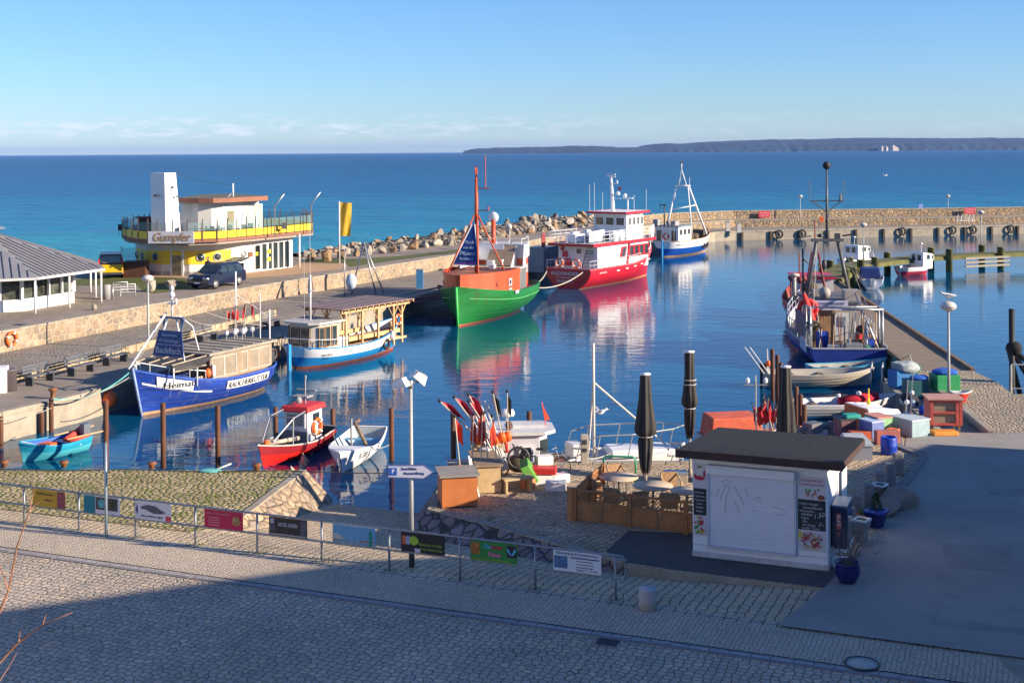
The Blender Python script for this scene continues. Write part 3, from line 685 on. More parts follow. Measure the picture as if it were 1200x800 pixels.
# deckhouse
dh = MB(); z0 = .75
poly = [(-4.1, -1.15), (-1.0, -1.3), (1.1, -1.3), (1.1, 1.35), (-1.0, 1.35), (-4.1, 1.2)]
dh.prism(poly, z0, 2.45); dhs = dh.build('deckhouse', CANVAS, root)
rb = MB()
rp = [(-4.35, -1.35), (1.35, -1.5), (1.35, 1.55), (-4.35, 1.4)]
rb.prism(rp, [2.46]*4, [2.56, 2.56, 2.56, 2.56]); 
for k in range(7): rb.box((-3.9+k*.8, 0, 2.6), (.05, 2.8, .05))
rb.build('roof', mat('grey_beige_roof', (.36, .32, .26), .8, .2, 1.5, dirt=.4, dirtcol=(.2, .18, .15)), root)
for k in range(5):
    window(root, (.55-k*.98, 1.37 if k < 2 else 1.33-(k-1)*.035, 1.82), .9, .95, (0.03, 1), mat('grey_window_frame', (.42, .40, .36), .6), PLASTW, .04, .06)
    window(root, (.55-k*.98, -1.32+.03*k, 1.82), .9, .95, (0, -1), MATS['grey_window_frame'], PLASTW, .04, .06)
b = MB(); b.box((-1.6, 1.4, 1.18), (5.2, .06, .07), .03); b.build('rust_trim', RUST, root)
# forward awning of dark tarpaulins
b = MB()
b.plate([(1.2, 1.5, 2.42), (1.2, -1.45, 2.42), (3.6, -1.15, 2.25), (3.6, 1.2, 2.25)], .04)
b.plate([(1.0, 1.55, 2.46), (2.2, 1.75, 2.12), (3.7, 1.35, 2.0), (3.6, 1.15, 2.28)], .03)
b.build('awning', TARP, root)
b = MB()
for y in (-1.1, -.3, .5, 1.15): b.tube([(1.15, y*1.2, 2.50), (3.65, y, 2.31)], .028, 5)
b.tube([(3.7, 1.35, 2.02), (1.9, 1.78, 2.14)], .03, 5)
b.build('awning_battens', mat('cream_battens', (.45, .38, .28), .7), root)
b = MB()
for x, y in ((3.7, 1.3), (3.7, -1.15), (2.3, 1.55), (2.3, -1.4)): b.tube([(x, y, H.rail((x+5.3)/10.6)-.3), (x, y, 2.2)], .035, 6)
b.build('awning_frame', WHITE, root)
b = MB(); 
pts = [H.pt(t, H.rail(t)+.42, 1, .1) for t in (.66, .75, .85, .93, .98)]+[H.pt(t, H.rail(t)+.42, -1, .1) for t in (.93, .85, .75, .66)]
b.tube(pts, .025, 5)
for p in pts: b.tube([p, p-Vector((0, 0, .45))], .02, 4)
b.build('bow_rail', WHITE, root)
# inner clutter
b = MB(); b.box((2.6, .3, 1.3), (1.2, .9, .8)); b.box((3.6, -.3, 1.35), (.6, .6, .5)); b.build('locker', NAVY, root)
b = MB(); b.box((1.75, 1.22, 1.15), (1.0, .06, .75)); b.build('side_panel', mat('tan_panel', (.45, .34, .2), .8, .3, 4), root)
b = MB(); b.sphere((1.35, 1.42, 1.65), .17, sq=(1, 1, 1.4)); b.build('net_float', ORANGE, root)
b = MB(); b.lathe((1.0, 1.48, 1.4), [(.06, 0), (.11, .08), (.11, .5), (.05, .6)], 8); b.build('fender', WHITE, root)
# A-frame mast with the fish sign
mst = MB()
T = Vector((2.2, 0, 4.75))
for p in ((2.55, 1.0, 2.3), (2.55, -1.0, 2.3)): mst.tube([p, (2.3, p[1]*.25, 4.35)], .045, 6)
mst.tube([(5.35, 0, 2.3), (2.3, -.35, 4.55)], .05, 6); mst.tube([(2.3, 0, 4.3), (2.3, 0, 5.6)], .05, 6)
mst.tube([(.9, .5, 2.6), (1.2, .35, 3.8), (1.9, .1, 4.4)], .035, 5)
mst.build('mast', WHITE, root)
b = MB(); b.box((2.3, 0, 4.32), (.12, 1.5, .1)); b.plate([(2.25, .75, 4.3), (2.25, .45, 4.3), (2.25, .5, 3.6)], .05); b.plate([(2.25, -.45, 4.3), (2.25, -.75, 4.3), (2.25, -.5, 3.6)], .05); b.build('cross_bracket', mat('blue_grey_paint', (.10, .15, .28), .6), root)
b = MB(); b.lathe((2.3, 0, 5.3), [(.02, 0), (.14, .03), (.16, .1), (.1, .25), (.02, .3)], 10); b.box((2.3, 0, 5.0), (.1, .5, .06)); b.lathe((2.3, .25, 5.0), [(.06, 0), (.06, .25)], 6); b.lathe((2.3, 0, 5.62), [(.09, 0), (.12, .12), (.03, .25)], 8); b.build('mast_lamp', WHITE, root)
SIGNB = mat('navy_sign', (.012, .05, .20), .5, .05)
sb = MB(); sb.plate([(2.62, -.98, 2.50), (2.62, .98, 2.50), (2.45, .72, 3.72), (2.45, -.72, 3.72)], .04); sg = sb.build('fish_sign', SIGNB, root)
tm = mat('pale_blue_lettering', (.45, .55, .72), .6, 0)
xd = (0, 1, 0); up = (-.14, 0, 1)
text('Garnelen', .24, tm, sg, (2.52, 0, 3.52), xd, up, width=.95); text('& Kibbelinge', .22, tm, sg, (2.55, 0, 3.25), xd, up, width=1.2)
text('Backfisch', .42, mat('pale_lettering', (.62, .66, .72), .6, 0), sg, (2.60, 0, 2.78), xd, up, width=1.55)
b = MB(); b.box((2.57, 0, 3.06), (.02, 1.5, .025)); b.build('sign_line', tm, sg)
b = MB()
for a_, c_2 in (((2.3, 0, 5.3), (-4.4, .6, 3.2)), ((2.3, 0, 5.0), (5.3, 0, 2.3)), ((1.5, .3, 4.2), (-3.2, -.6, 3.5))): b.tube(rope([a_, c_2], sag=.25), .014, 4)
b.build('stays', ROPE, root)
b = MB(); b.tube([(-3.9, -1.0, 2.5), (-3.9, -1.0, 6.0)], .045, 6); b.tube([(-4.2, 1.0, 1.2), (-4.2, 1.0, 4.1)], .035, 6); b.tube([(-4.3, .3, 2.5), (-4.3, .3, 4.9)], .025, 5); b.tube([(-3.9, -1, 4.8), (-4.3, .3, 4.0), (-4.2, 1, 3.6)], .02, 4)
b.build('aft_masts', WHITE, root)
b = MB(); b.torus((-4.45, 1.0, 1.75), .28, .07, axis='Y'); b.torus((-4.5, .6, 1.3), .26, .08, axis='X'); b.box((-4.5, .5, 1.5), (.25, 1.0, .8)); b.build('aft_gear', DARKM, root)
# red marker flags standing aft
FLAGR = mat('red_flag_cloth', (.72, .02, .02), .8, .12, 4)
def flag_buoy(parent_loc, lean, h=1.5, rz=0, label='', group=None, m=FLAGR, cloth=.5, first={}):
    key = (m.name, round(cloth, 2))
    if key not in first:
        t = thing('marker_buoy', label, 'marker buoy', (0, 0, 0), 0, group)
        b = MB(); b.tube([(0, 0, 0), (0, 0, 1.9)], .018, 5); b.build('pole', mat('pale_cane', (.5, .45, .36), .7), t)
        f = MB(); vs = []
        for i in range(5):
            u = i/4; vs += [(.02+u*cloth*.4, .05*math.sin(u*4), 1.85-u*.25), (.02+u*cloth*.28, .08*math.sin(u*5), 1.28-u*.2)]
        f._add(vs, [(2*i, 2*i+2, 2*i+3, 2*i+1) for i in range(4)]); f._add([(v[0], v[1]+.012, v[2]) for v in vs], [(2*i+1, 2*i+3, 2*i+2, 2*i) for i in range(4)])
        f.build('flag', m, t)
        q = MB(); q.lathe((0, 0, .45), [(.02, -.16), (.1, -.12), (.12, 0), (.1, .12), (.02, .16)], 9); q.build('float', CLEANW if m is FLAGR else ORANGE, t)
        q = MB(); q.sphere((0, 0, 1.92), .045, 8); q.build('top_knob', BLACK, t)
        first[key] = t; o = t
    else: o = dup(first[key], (0, 0, 0))
    o.location = parent_loc; o.rotation_euler = (lean[0], lean[1], rz); o.scale = (h/1.9,)*3; o['label'] = label
    if group: o['group'] = group
    return o
Mh = Matrix.Translation(loc) @ Matrix.Rotation(hd, 4, 'Z')
for i in range(6):
    p = Mh @ Vector((-2.6-.28*i, -.75+.28*(i % 3), 2.58)); flag_buoy(p, (.12*(i % 3-1), .1*(i % 2)), 1.55+.12*(i % 3), i*1.1, 'black-topped marker buoy with red cloth, in the cluster on the blue cutter\'s roof', 'marker buoys on the cutter roof')

# --- white and blue cutter with the wooden canopy ---
loc, hd, Ln = place(at(469, 407, WZ), at(341, 433.5, WZ))
root = thing('canopy_cutter', 'white and light blue cutter with pine canopy over its deck', 'boat', loc, hd)
root.scale = (.9, 1, 1)
H = Hull(10.6, 3.5, (1.25, 1.05, 1.95), 'round', rake=.9, full=2.2, bowp=2.4, deck=.45)
make_hull(root, H, [ANTI, ANTI, SKYBLUE, SKYBLUE, WHITE, WHITE], [Z(-.5), Z(-.1), Z(.16), Z(.4), FR(.52), FR(.65), FR(.8), FR(.9), FR(1)], mat('brown_deck', (.28, .17, .1), .8, .2), SKYBLUE, WHITE, .045)
b = MB(); b.box((-5.55, 0, .5), (.22, .16, 1.9)); b.build('rudder', SKYBLUE, root)
wh = MB(); wh.prism([(-4.5, -.75), (-4.2, -1.1), (-2.4, -1.2), (-2.4, 1.2), (-4.2, 1.1), (-4.5, .75)], .55, 2.5); whs = wh.build('wheelhouse', mat('cream_paint', (.55, .50, .42), .6, .1), root)
b = MB(); b.prism([(-4.9, -.9), (-4.4, -1.35), (-2.1, -1.45), (-2.1, 1.45), (-4.4, 1.35), (-4.9, .9)], 2.5, 2.62); b.build('wheelhouse_roof', mat('grey_white_roof', (.48, .46, .44), .6, .1), root)
for x in (-4.0, -3.45, -2.85):
    for s in (1, -1): window(root, (x, s*(1.14+.03*(x+4)), 1.75), .42, 1.1, (0, s), mat('brown_frame', (.25, .15, .08), .6), GLASS, .05, .06)
for y in (-.4, .4): window(root, (-4.52, y, 1.75), .6, 1.0, (-1, 0), MATS['brown_frame'], GLASS, .05, .06)
b = MB(); b.box((-2.0, -1.15, 1.1), (.9, .06, 1.0)); b.box((-2.0, 1.15, 1.1), (.9, .06, 1.0)); b.build('side_screen', CLEANW, root)
b = MB(); b.tube([(-3.6, 0, 2.6), (-3.6, 0, 5.2)], .055, 7); b.tube([(-3.6, -.25, 4.3), (-3.6, .25, 4.3)], .03, 5); b.tube([(-3.6, 0, 5.2), (-3.6, 0, 8.6)], .012, 4); b.tube([(-3.8, .3, 2.6), (-3.8, .3, 6.8)], .01, 4); b.build('mast', WHITE, root)
for x in (-5.0, ):
    b = MB(); pts = [H.pt(t, H.rail(t)+.5, 1, .08) for t in (.28, .18, .1, .04, .005)]+[H.pt(t, H.rail(t)+.5, -1, .08) for t in (.04, .1, .18, .28)]; b.tube(pts, .022, 5)
    for p in pts: b.tube([p, p-Vector((0, 0, .5))], .018, 4)
    b.build('stern_rail', WHITE, root)
# pine canopy
cp = MB(); cz = 3.0
for x in (-2.0, -.4, 1.2, 2.8, 4.2):
    for s in (1, -1):
        y = s*(1.38 if x < 3 else 1.0); b = MB(); zb = .55; b.box((x, y, (zb+cz)/2), (.12, .12, cz-zb))
        for d in (-1, 1): b.tube([(x, y, cz-.75), (x+d*.5, y, cz-.08)], .045, 4)
        b.build('canopy_post', PINE, root)
b = MB()
for s in (1, -1): b.box((1.0, s*1.42, cz), (6.9, .1, .15)); b.box((1.0, s*1.42, .95), (6.2, .06, .12))
for i in range(12): b.box((-2.2+i*.6, 0, cz+.13), (.07, 3.6, .12))
b.build('canopy_beams', PINE, root)
b = MB(); b.box((.9, .12, cz+.22), (7.3, 3.75, .035))
for i in range(12): b.box((-2.4+i*.61, .12, cz+.25), (.03, 3.75, .03))
b.build('canopy_roof', mat('brown_roof_sheet', (.34, .24, .21), .55, .1, 1.2, dirt=.3, dirtcol=(.45, .38, .34)), root)
b = MB()
for s in (1, -1): b.box((1.2, s*.95, .95), (5.2, .4, .08)); b.box((1.2, s*1.12, 1.35), (5.2, .05, .25))
b.box((1.2, 0, 1.25), (3.6, .6, .06))
b.build('benches', PINE, root)
ringbuoy(root, (3.6, -1.15, 2.0), (0, -1, 0), .3)
b = MB(); b.tube([(3.6, -.9, 1.0), (3.1, -.9, 1.9)], .12, 7); b.build('folded_sail', mat('tan_cloth', (.5, .35, .22), .9), root)
b = MB(); b.torus(H.pt(.68, .75, -1)+Vector((0, -.1, 0)), .27, .09, axis='Y'); b.build('tyre_fender', BLACK, root)
b = MB(); b.lathe(H.pt(.74, 1.2, -1)+Vector((0, -.12, 0)), [(.03, -.3), (.13, -.2), (.14, .15), (.04, .25)], 9); b.build('fender', WHITE, root)
hull_text(root, H, 'Inga Maria', .13, .80, -1, .17, BTXT, .03); hull_text(root, H, 'Sassnitz', .125, .58, -1, .13, BTXT, .03)

# --- green hull ship with orange-red deckhouse ---
loc, hd, Ln = place(Vector((-3.75, 89.4, WZ)), Vector((-.1, 101, WZ)))
root = thing('green_cutter', 'green hulled ship with orange-red deckhouse, tall red mast and triangular sign', 'boat', loc, hd)
H = Hull(13.4, 5.7, (2.1, 1.95, 2.75), 'round', rake=.35, full=2.6, bowp=3.0, deck=.3)
make_hull(root, H, [ANTI, ANTI, GREENH, GREENH, GREENH], [Z(-.5), Z(-.1), Z(.12), FR(.2), FR(.35), FR(.5), FR(.62), FR(.74), FR(.86), FR(1)], DECK, GREENH, GREENH, .07)
b = MB(); b.tube([H.pt(1, -.4, 1)+Vector((.03, 0, 0)), H.pt(1, H.rail(1), 1)+Vector((.05, 0, 0))], .09, 6); b.build('stem', mat('bright_green_stem', (.06, .55, .10), .5), root)
for s in (1, -1):
    b = MB(); b.tube([H.pt(t/20, .1+(H.rail(t/20)-.1)*.72, s)+Vector((0, s*.03, 0)) for t in range(2, 20)], .035, 5); b.build('rubbing_strake', mat('pale_green', (.10, .40, .12), .6), root)
    b = MB(); p = H.pt(.62, H.rail(.62)-.1, s); b.box(p+Vector((0, s*.05, .05)), (.75, .06, .2)); b.build('name_plate', CLEANW, root)
streaks(H, root, 12, mat('rust_stain', (.10, .10, .03), .8), 2, pm=mat('dark_green_seam', (.006, .09, .02), .6))
# forecastle deckhouse
outline = lambda sc_, t0: [tuple((H.pt(t, H.rail(t), 1, .22)*1.0)[:2]) for t in (t0, .7, .8, .88, .94, .975)]+[tuple((H.pt(t, H.rail(t), -1, .22))[:2]) for t in (.975, .94, .88, .8, .7, t0)]
ol = outline(1, .52)
b = MB(); b.prism(ol, 1.85, 3.35); b.build('deckhouse', [REDO], root)
b = MB(); n_ = len(ol)
for i in range(n_):
    p, q = Vector(ol[i]), Vector(ol[(i+1) % n_]); t = q-p; m_ = (p+q)/2; b.box((m_.x, m_.y, 3.46), (t.length+.04, .08, .26), math.atan2(t.y, t.x))
b.build('deckhouse_coaming', REDO, root)
sheetm = mat('brown_red_deck', (.27, .09, .05), .8, .3, 1.5, dirt=.5, dirtcol=(.35, .25, .18))
b = MB(); b.prism([(x*.985, y*.96) for x, y in ol], 3.352, 3.37); b.build('deckhouse_top', sheetm, root)
for s in (1, -1):
    window(root, (2.1, s*(H.hb(.67)-.24), 2.75), .5, .42, (0.05, s), CLEANW, GLASS, .06, .08)
    window(root, (2.1, s*(H.hb(.67)-.24), 2.1), .5, .32, (0.05, s), CLEANW, GLASS, .06, .08)
    b = MB(); b.torus((3.55, s*(H.hb(.78)-.23), 2.75), .22, .05, axis='Y'); b.lathe((3.55, s*(H.hb(.78)-.25), 2.75), [(.2, -.02), (.2, .03)], 12, axis='Y'); b.build('porthole', DARKM, root)
# midships corrugated house
CORR = mat('corrugated_grey', (.38, .40, .40), .45, .15, 3, metal=.2, stretch=(1, 1, .3))
b = MB(); b.prism([(-2.9, -2.1), (.25, -2.15), (.25, 2.15), (-2.9, 2.1)], 1.85, 3.4)
for i in range(16):
    for s in (1, -1): b.box((-2.8+i*.2, s*2.15, 2.6), (.08, .08, 1.5))
b.build('midship_house', CORR, root)
b = MB(); b.box((-1.3, 0, 3.45), (3.3, 4.4, .1)); b.build('midship_roof', mat('rusty_white_roof', (.5, .48, .44), .6, .1, 1.5, dirt=.6, dirtcol=(.35, .2, .1)), root)
b = MB(); b.box((-.9, 0, 3.75), (.5, .5, .5)); b.lathe((-.9, .9, 3.5), [(.08, 0), (.08, .45), (.14, .5), (.1, .6)], 8); b.box((.2, .5, 3.65), (.5, .4, .3)); b.build('roof_vents', WHITE, root)
# aft house
b = MB(); b.prism([(-5.6, -1.5), (-2.9, -2.1), (-2.9, 2.1), (-5.6, 1.5)], 1.75, 4.05); b.build('aft_house', REDO, root)
b = MB(); b.prism([(-5.7, -1.6), (-2.9, -2.2), (-2.9, 2.2), (-5.7, 1.6)], 4.05, 5.1); b.build('upper_screen', mat('grey_white_screen', (.52, .53, .53), .5, .1, 2), root)
b = MB(); b.plate([(-2.9, 1.4, 5.05), (-2.9, -.6, 5.05), (-1.5, -.6, 3.6), (-1.5, 1.4, 3.6)], .06); b.build('sloping_hatch', mat('brown_panel', (.27, .2, .14), .6), root)
b = MB(); b.plate([(-2.9, 1.4, 5.05), (-1.5, 1.4, 3.5), (-2.9, 1.4, 3.5)], .05); b.plate([(-2.9, 2.1, 5.1), (-2.9, 2.1, 3.5), (-2.2, 2.1, 3.5), (-2.5, 2.1, 5.1)], .05); b.build('hatch_side', WHITE, root)
for x in (-3.7, -4.5):
    for s in (1, -1): window(root, (x, s*(2.1-.21*(-2.9-x)/1.0*1.05), 3.2), .4, .5, (-.21, s), CLEANW, GLASS, .06, .07)
b = MB(); b.box((-.8, -1.7, 4.2), (4.0, .06, 1.25)); b.box((-2.6, -.6, 4.5), (.06, 2.2, 1.2)); b.build('white_bulwark_screen', WHITE, root)
b = MB(); b.tube([(-3.4, -.6, 4.0), (-3.4, -.6, 6.9)], .17, 9); b.build('funnel_pipe', REDO, root)
b = MB(); b.lathe((-3.4, -.6, 7.1), [(.1, -.25), (.38, -.05), (.43, 0), (.38, .08), (.05, .12)], 14, axis='X'); b.build('dish', WHITE, root)
b = MB()
for k in range(5): b.tube([(-2.4+k*.02, -2+k*1, 5.1), (-2.4, -2+k*1, 5.55)], .02, 4)
b.tube([(-5.7, 1.5, 5.55), (-2.9, 2.1, 5.55), (-2.4, 2, 5.55), (-2.4, -2, 5.55)], .022, 4); b.tube([(-5.7, 1.5, 5.1), (-5.7, 1.5, 5.55)], .02, 4); b.build('guard_rail', WHITE, root)
# mast and tripod
MRED = mat('mast_red', (.50, .09, .04), .6, .2, 3)
b = MB(); b.tube([(2.3, 0, 3.3), (2.3, 0, 7.8), (2.3, 0, 10.3)], [.17, .15, .11], 9); b.build('mast', MRED, root)
b = MB()
for p in ((4.9, 1.0, 3.4), (4.9, -1.35, 3.4), (.8, 1.6, 3.5)): b.tube([p, (2.4, p[1]*.08, 7.6)], .06, 6)
b.build('tripod_legs', MRED, root)
b = MB(); b.tube([(2.3, 0, 10.3), (2.3, 0, 11.1)], .06, 6); b.tube([(2.3, .7, 9.5), (2.3, .7, 11.9)], .04, 5); b.tube([(2.3, -.1, 9.5), (2.3, 1.0, 9.5)], .04, 5); b.tube([(2.3, -.1, 7.9), (2.3, 1.0, 7.9)], .035, 5); b.tube([(2.3, .9, 7.9), (2.3, .9, 8.2)], .06, 5)
b.torus((2.3, 0, 10.75), .25, .04, axis='Y'); b.build('masthead_gear', MRED, root)
n1 = Vector((.87, -.1, .2))
sgm = MB(); P1, P2, P3 = Vector((4.35, -1.15, 4.1)), Vector((4.35, .85, 4.1)), Vector((2.75, -.02, 7.2))
T1 = P3+(P1-P3)*.09; T2 = P3+(P2-P3)*.09
sgm.plate([P1, P2, T2, T1], .05); sg = sgm.build('triangular_sign', SIGNB, root)
fr = MB(); fr.tube([P1, T1, T2, P2, P1], .045, 4); fr.build('sign_frame', CLEANW, sg)
upv = (P3-(P1+P2)/2).normalized(); xv = Vector((0, 1, 0)); nr = xv.cross(upv)
C0 = (P1+P2)/2
for s_, k, sz, wd in (('Fisch', 1.75, .36, .62), ('von der', 1.35, .32, .85), ('Pfanne', .88, .44, 1.15), ('Imbiss', .48, .3, 1.0)):
    text(s_, sz, tm, sg, C0+upv*k+nr*.03+Vector((0, 0, 0)), xv, upv, width=wd)
b = MB(); q = C0+upv*.12+nr*.03; b.plate([C0+xv*-.85+upv*.08+nr*.02, C0+xv*.8+upv*.08+nr*.02, C0+xv*.75+upv*.27+nr*.02, C0+xv*.1+upv*.2+nr*.02], .02); b.build('sign_swoosh', mat('purple_swoosh', (.3, .06, .3), .6), sg)

# --- red and white excursion ship ---
loc, hd, Ln = place(at(758.8, 321.9, WZ), (at(698.8, 338.8, WZ)+at(642, 336, WZ))/2)
root = thing('excursion_ship', 'red hulled white excursion ship seen from its lettered stern', 'ship', loc, hd)
H = Hull(15.4, 5.0, (1.72, 1.75, 3.05), 'transom', sw=.93, rake=1.0, full=2.4, bowp=2.2, deck=.35)
make_hull(root, H, [REDH, REDH, REDH, REDH, REDH], [Z(-.5), Z(-.1), Z(.12), FR(.2), FR(.35), FR(.5), FR(.62), FR(.74), FR(.86), FR(1)], DECK, mat('pink_red_rail', (.7, .1, .12), .5), WHITE, .07)
for s in (1, -1):
    H.band(lambda t: -.02, lambda t: .07, .0, .99, s, .02).build('boot_line', mat('orange_line', (.75, .35, .15), .7), root)
    for k in range(6):
        p = H.pt(.3+k*.1, 1.35+.09*k, s); b = MB(); b.box(p+Vector((0, s*.03, 0)), (.45, .05, .1), rz=-s*(0 if k < 3 else .06*(k-2))); b.build('scupper', WHITE, root)
x0 = -7.7
text('ALEXANDER', .46, WTXT, root, (x0-.03, .35, 1.30), (0, -1, 0), width=2.9); text('MS HANSEATIC', .2, WTXT, root, (x0-.03, .35, .95), (0, -1, 0), width=1.7); text('SASSNITZ', .34, WTXT, root, (x0-.03, .35, .62), (0, -1, 0), width=1.75)
hull_text(root, H, 'ALEXANDER', .13, 1.35, -1, .2, WTXT, .03, width=1.2)
streaks(H, root, 10, mat('dark_red_stain', (.22, .02, .01), .8), 3, (), None)
# main deck saloon
b = MB(); b.prism([(-6.0, -2.05), (3.4, -2.05), (4.6, -1.2), (4.6, 1.2), (3.4, 2.05), (-6.0, 2.05)], 1.35, 3.75); sal = b.build('saloon', WHITE, root)
b = MB(); b.prism([(-7.2, -2.35), (4.2, -2.4), (5.5, -1.5), (5.5, 1.5), (4.2, 2.4), (-7.2, 2.35)], 3.75, 3.9); b.build('upper_deck', mat('upper_deck_grey', (.42, .43, .44), .7, .1), root)
b = MB(); dpts = [(-7.22, -2.38), (4.25, -2.43), (5.6, -1.5), (5.6, 1.5), (4.25, 2.43), (-7.22, 2.38)]
for i in range(6):
    p, q = Vector(dpts[i]), Vector(dpts[(i+1) % 6]); t = q-p; m_ = (p+q)/2; b.box((m_.x, m_.y, 3.83), (t.length, .07, .24), math.atan2(t.y, t.x))
b.build('deck_edge', REDH, root)
for s in (1, -1):
    for k in range(4): window(root, (.1+k*.95, s*2.06, 2.9), .78, .95, (0, s), REDH, GLASS, .06, .1)
    w_ = MB(); w_.plate([(-2.1, s*2.1, 2.4), (-1.2, s*2.1, 2.4), (-.8, s*2.1, 3.4), (-1.7, s*2.1, 3.4)][::s], .06); f = w_.build('window', REDH, root)
    w_ = MB(); w_.plate([(-1.9, s*2.14, 2.5), (-1.3, s*2.14, 2.5), (-.98, s*2.14, 3.3), (-1.58, s*2.14, 3.3)][::s], .03); w_.build('pane', GLASS, f)
    w_ = MB(); w_.plate([(-.85, s*2.12, 1.7), (-.62, s*2.12, 1.7), (-.2, s*2.12, 3.72), (-.43, s*2.12, 3.72)][::s], .05); w_.build('red_stripe', REDH, root)
    w_ = MB(); w_.plate([(3.4, s*2.32, 3.95), (5.4, s*1.55, 3.95), (5.6, s*1.5, 5.1), (3.3, s*2.32, 4.9)][::s], .06); w_.build('bulwark_wing', WHITE, root)
    b = MB(); pts = [(-7.1, s*2.3), (-5, s*2.3), (-3, s*2.3), (-1, s*2.32), (1, s*2.34), (3.3, s*2.34)]
    for z in (4.3, 4.65, 4.95): b.tube([(*p, z) for p in pts], .022, 4)
    for i in range(12): x = -7.1+i*.94; b.tube([(x, s*2.3, 3.9), (x, s*2.3, 4.95)], .022, 4)
    b.build('upper_rail', WHITE, root)
    b = MB(); pts = [H.pt(t, H.rail(t)+.75, s, .08) for t in (.0, .1, .2, .35, .5, .6)]; b.tube(pts, .02, 4); b.tube([p-Vector((0, 0, .35)) for p in pts], .016, 4)
    for i in range(13): t = .6*i/12; p = H.pt(t, H.rail(t), s, .08); b.tube([p, p+Vector((0, 0, .75))], .016, 4)
    b.build('side_rail', WHITE, root)
    b = MB(); pts = [H.pt(t, H.rail(t)+.5, s, .05) for t in (.72, .8, .88, .95, 1)]; b.tube(pts, .03, 4)
    for p in pts: b.tube([p, p-Vector((0, 0, .5))], .025, 4)
    b.build('bow_rail', WHITE, root)
b = MB(); 
for z in (4.3, 4.65, 4.95): b.tube([(-7.1, -2.3, z), (-7.1, 2.3, z)], .022, 4)
for i in range(6): b.tube([(-7.1, -2.3+i*.92, 3.9), (-7.1, -2.3+i*.92, 4.95)], .022, 4)
b.tube([(-7.6, -2.2, 2.45), (-7.6, 2.2, 2.45)], .02, 4)
for i in range(6): b.tube([(-7.6, -2.2+i*.88, 1.7), (-7.6, -2.2+i*.88, 2.45)], .018, 4)
b.build('aft_rail', WHITE, root)
b = MB()
for s in (-1, 1): b.tube([(-6.9, -1.2+s*.32, 1.5), (-5.7, -1.2+s*.32, 3.9)], .04, 4)
for i in range(9): b.box((-6.85+i*.135, -1.2, 1.65+i*.27), (.2, .62, .03))
b.build('stair', DARKM, root)
ringbuoy(root, (-7.3, 1.15, 2.2), (-1, 0, 0), .36); ringbuoy(root, (-7.3, -.6, 2.2), (-1, 0, 0), .36)
b = MB(); b.box((-6.1, 1.3, 2.9), (.2, .45, .5)); b.box((-6.1, 1.0, 2.2), (.25, .6, .6)); b.box((-6.06, 1.6, 3.4), (.05, .3, .4)); b.build('fire_box', REDH, root)
window(root, (-6.01, -.1, 3.2), .35, .35, (-1, 0), DARKM, GLASS, .04, .05)
# wheelhouse
b = MB(); b.prism([(-.2, -1.75), (3.0, -1.75), (3.6, -1.2), (3.6, 1.2), (3.0, 1.75), (-.2, 1.75)], 3.9, 6.35); b.build('wheelhouse', WHITE, root)
b = MB(); b.prism([(-.9, -2.1), (3.6, -2.1), (4.2, -1.5), (4.2, 1.5), (3.6, 2.1), (-.9, 2.1)], 6.35, 6.5, mi=0); b.build('wheelhouse_roof', CLEANW, root)
b = MB(); dd = [(-.92, -2.12), (3.65, -2.12), (4.25, -1.5), (4.25, 1.5), (3.65, 2.12), (-.92, 2.12)]
for i in range(6):
    p, q = Vector(dd[i]), Vector(dd[(i+1) % 6]); t = q-p; m_ = (p+q)/2; b.box((m_.x, m_.y, 6.42), (t.length, .06, .2), math.atan2(t.y, t.x))
b.build('roof_edge', REDH, root)
WHG = mat('tinted_glass', (.10, .10, .08), .1, .2, 1, spec=.8)
for y in (-1.1, 0, 1.1): window(root, (-.21, y, 5.6), .9, .75, (-1, 0), CLEANW, WHG, .05, .08)
for x in (.35, 1.15, 1.95, 2.7):
    for s in (1, -1): window(root, (x, s*1.76, 5.6), .5, .75, (0, s), CLEANW, WHG, .05, .07)
# life rafts, mast and aerials
for i, (x, y) in enumerate(((-1.3, -1.7), (-2.4, -1.7), (-1.3, 1.7), (-4.6, 1.2))):
    b = MB(); b.lathe((x, y, 4.55), [(.02, -.5), (.28, -.48), (.32, -.1), (.32, .1), (.28, .48), (.02, .5)], 12, axis='X'); b.box((x, y, 4.15), (.6, .5, .4)); b.build('life_raft', WHITE, root)
b = MB(); b.plate([(-5.5, -.9, 4.0), (-3.0, -.9, 4.0), (-2.8, -.9, 5.0), (-5.5, -.9, 4.9)], .06); b.box((-5.0, .9, 4.3), (1.6, 1.0, .7)); b.build('deck_boxes', WHITE, root)
b = MB()
for k in range(4): b.box((-3.4+k*.7, .1, 4.35), (.4, 1.4, .06)); b.box((-3.5+k*.7, .1, 4.1), (.05, 1.3, .4))
b.build('deck_seats', mat('grey_seats', (.2, .2, .22), .6), root)
b = MB(); b.tube([(.9, .3, 6.5), (.7, .3, 8.3), (.5, .3, 9.8)], [.2, .16, .12], 8); b.tube([(.5, -.2, 9.75), (.5, .7, 9.75)], .06, 5); b.box((.5, .3, 9.95), (.12, 1.0, .1)); b.tube([(.6, .3, 9.1), (.6, -.35, 9.1)], .035, 5); b.tube([(.6, -.35, 9.1), (.6, -.35, 9.4)], .07, 5)
b.build('mast', WHITE, root)
b = MB(); b.lathe((.7, -.35, 8.0), [(.05, 0), (.22, .05), (.2, .25), (.03, .35)], 10); b.box((.8, -.2, 7.7), (.1, .7, .05)); b.tube([(1.6, -.9, 6.5), (1.6, -.9, 7.6)], .06, 6); b.box((1.6, -.9, 7.7), (.12, 1.0, .12)); b.sphere((1.6, -.6, 7.95), .2, 8); b.build('radar', WHITE, root)
b = MB()
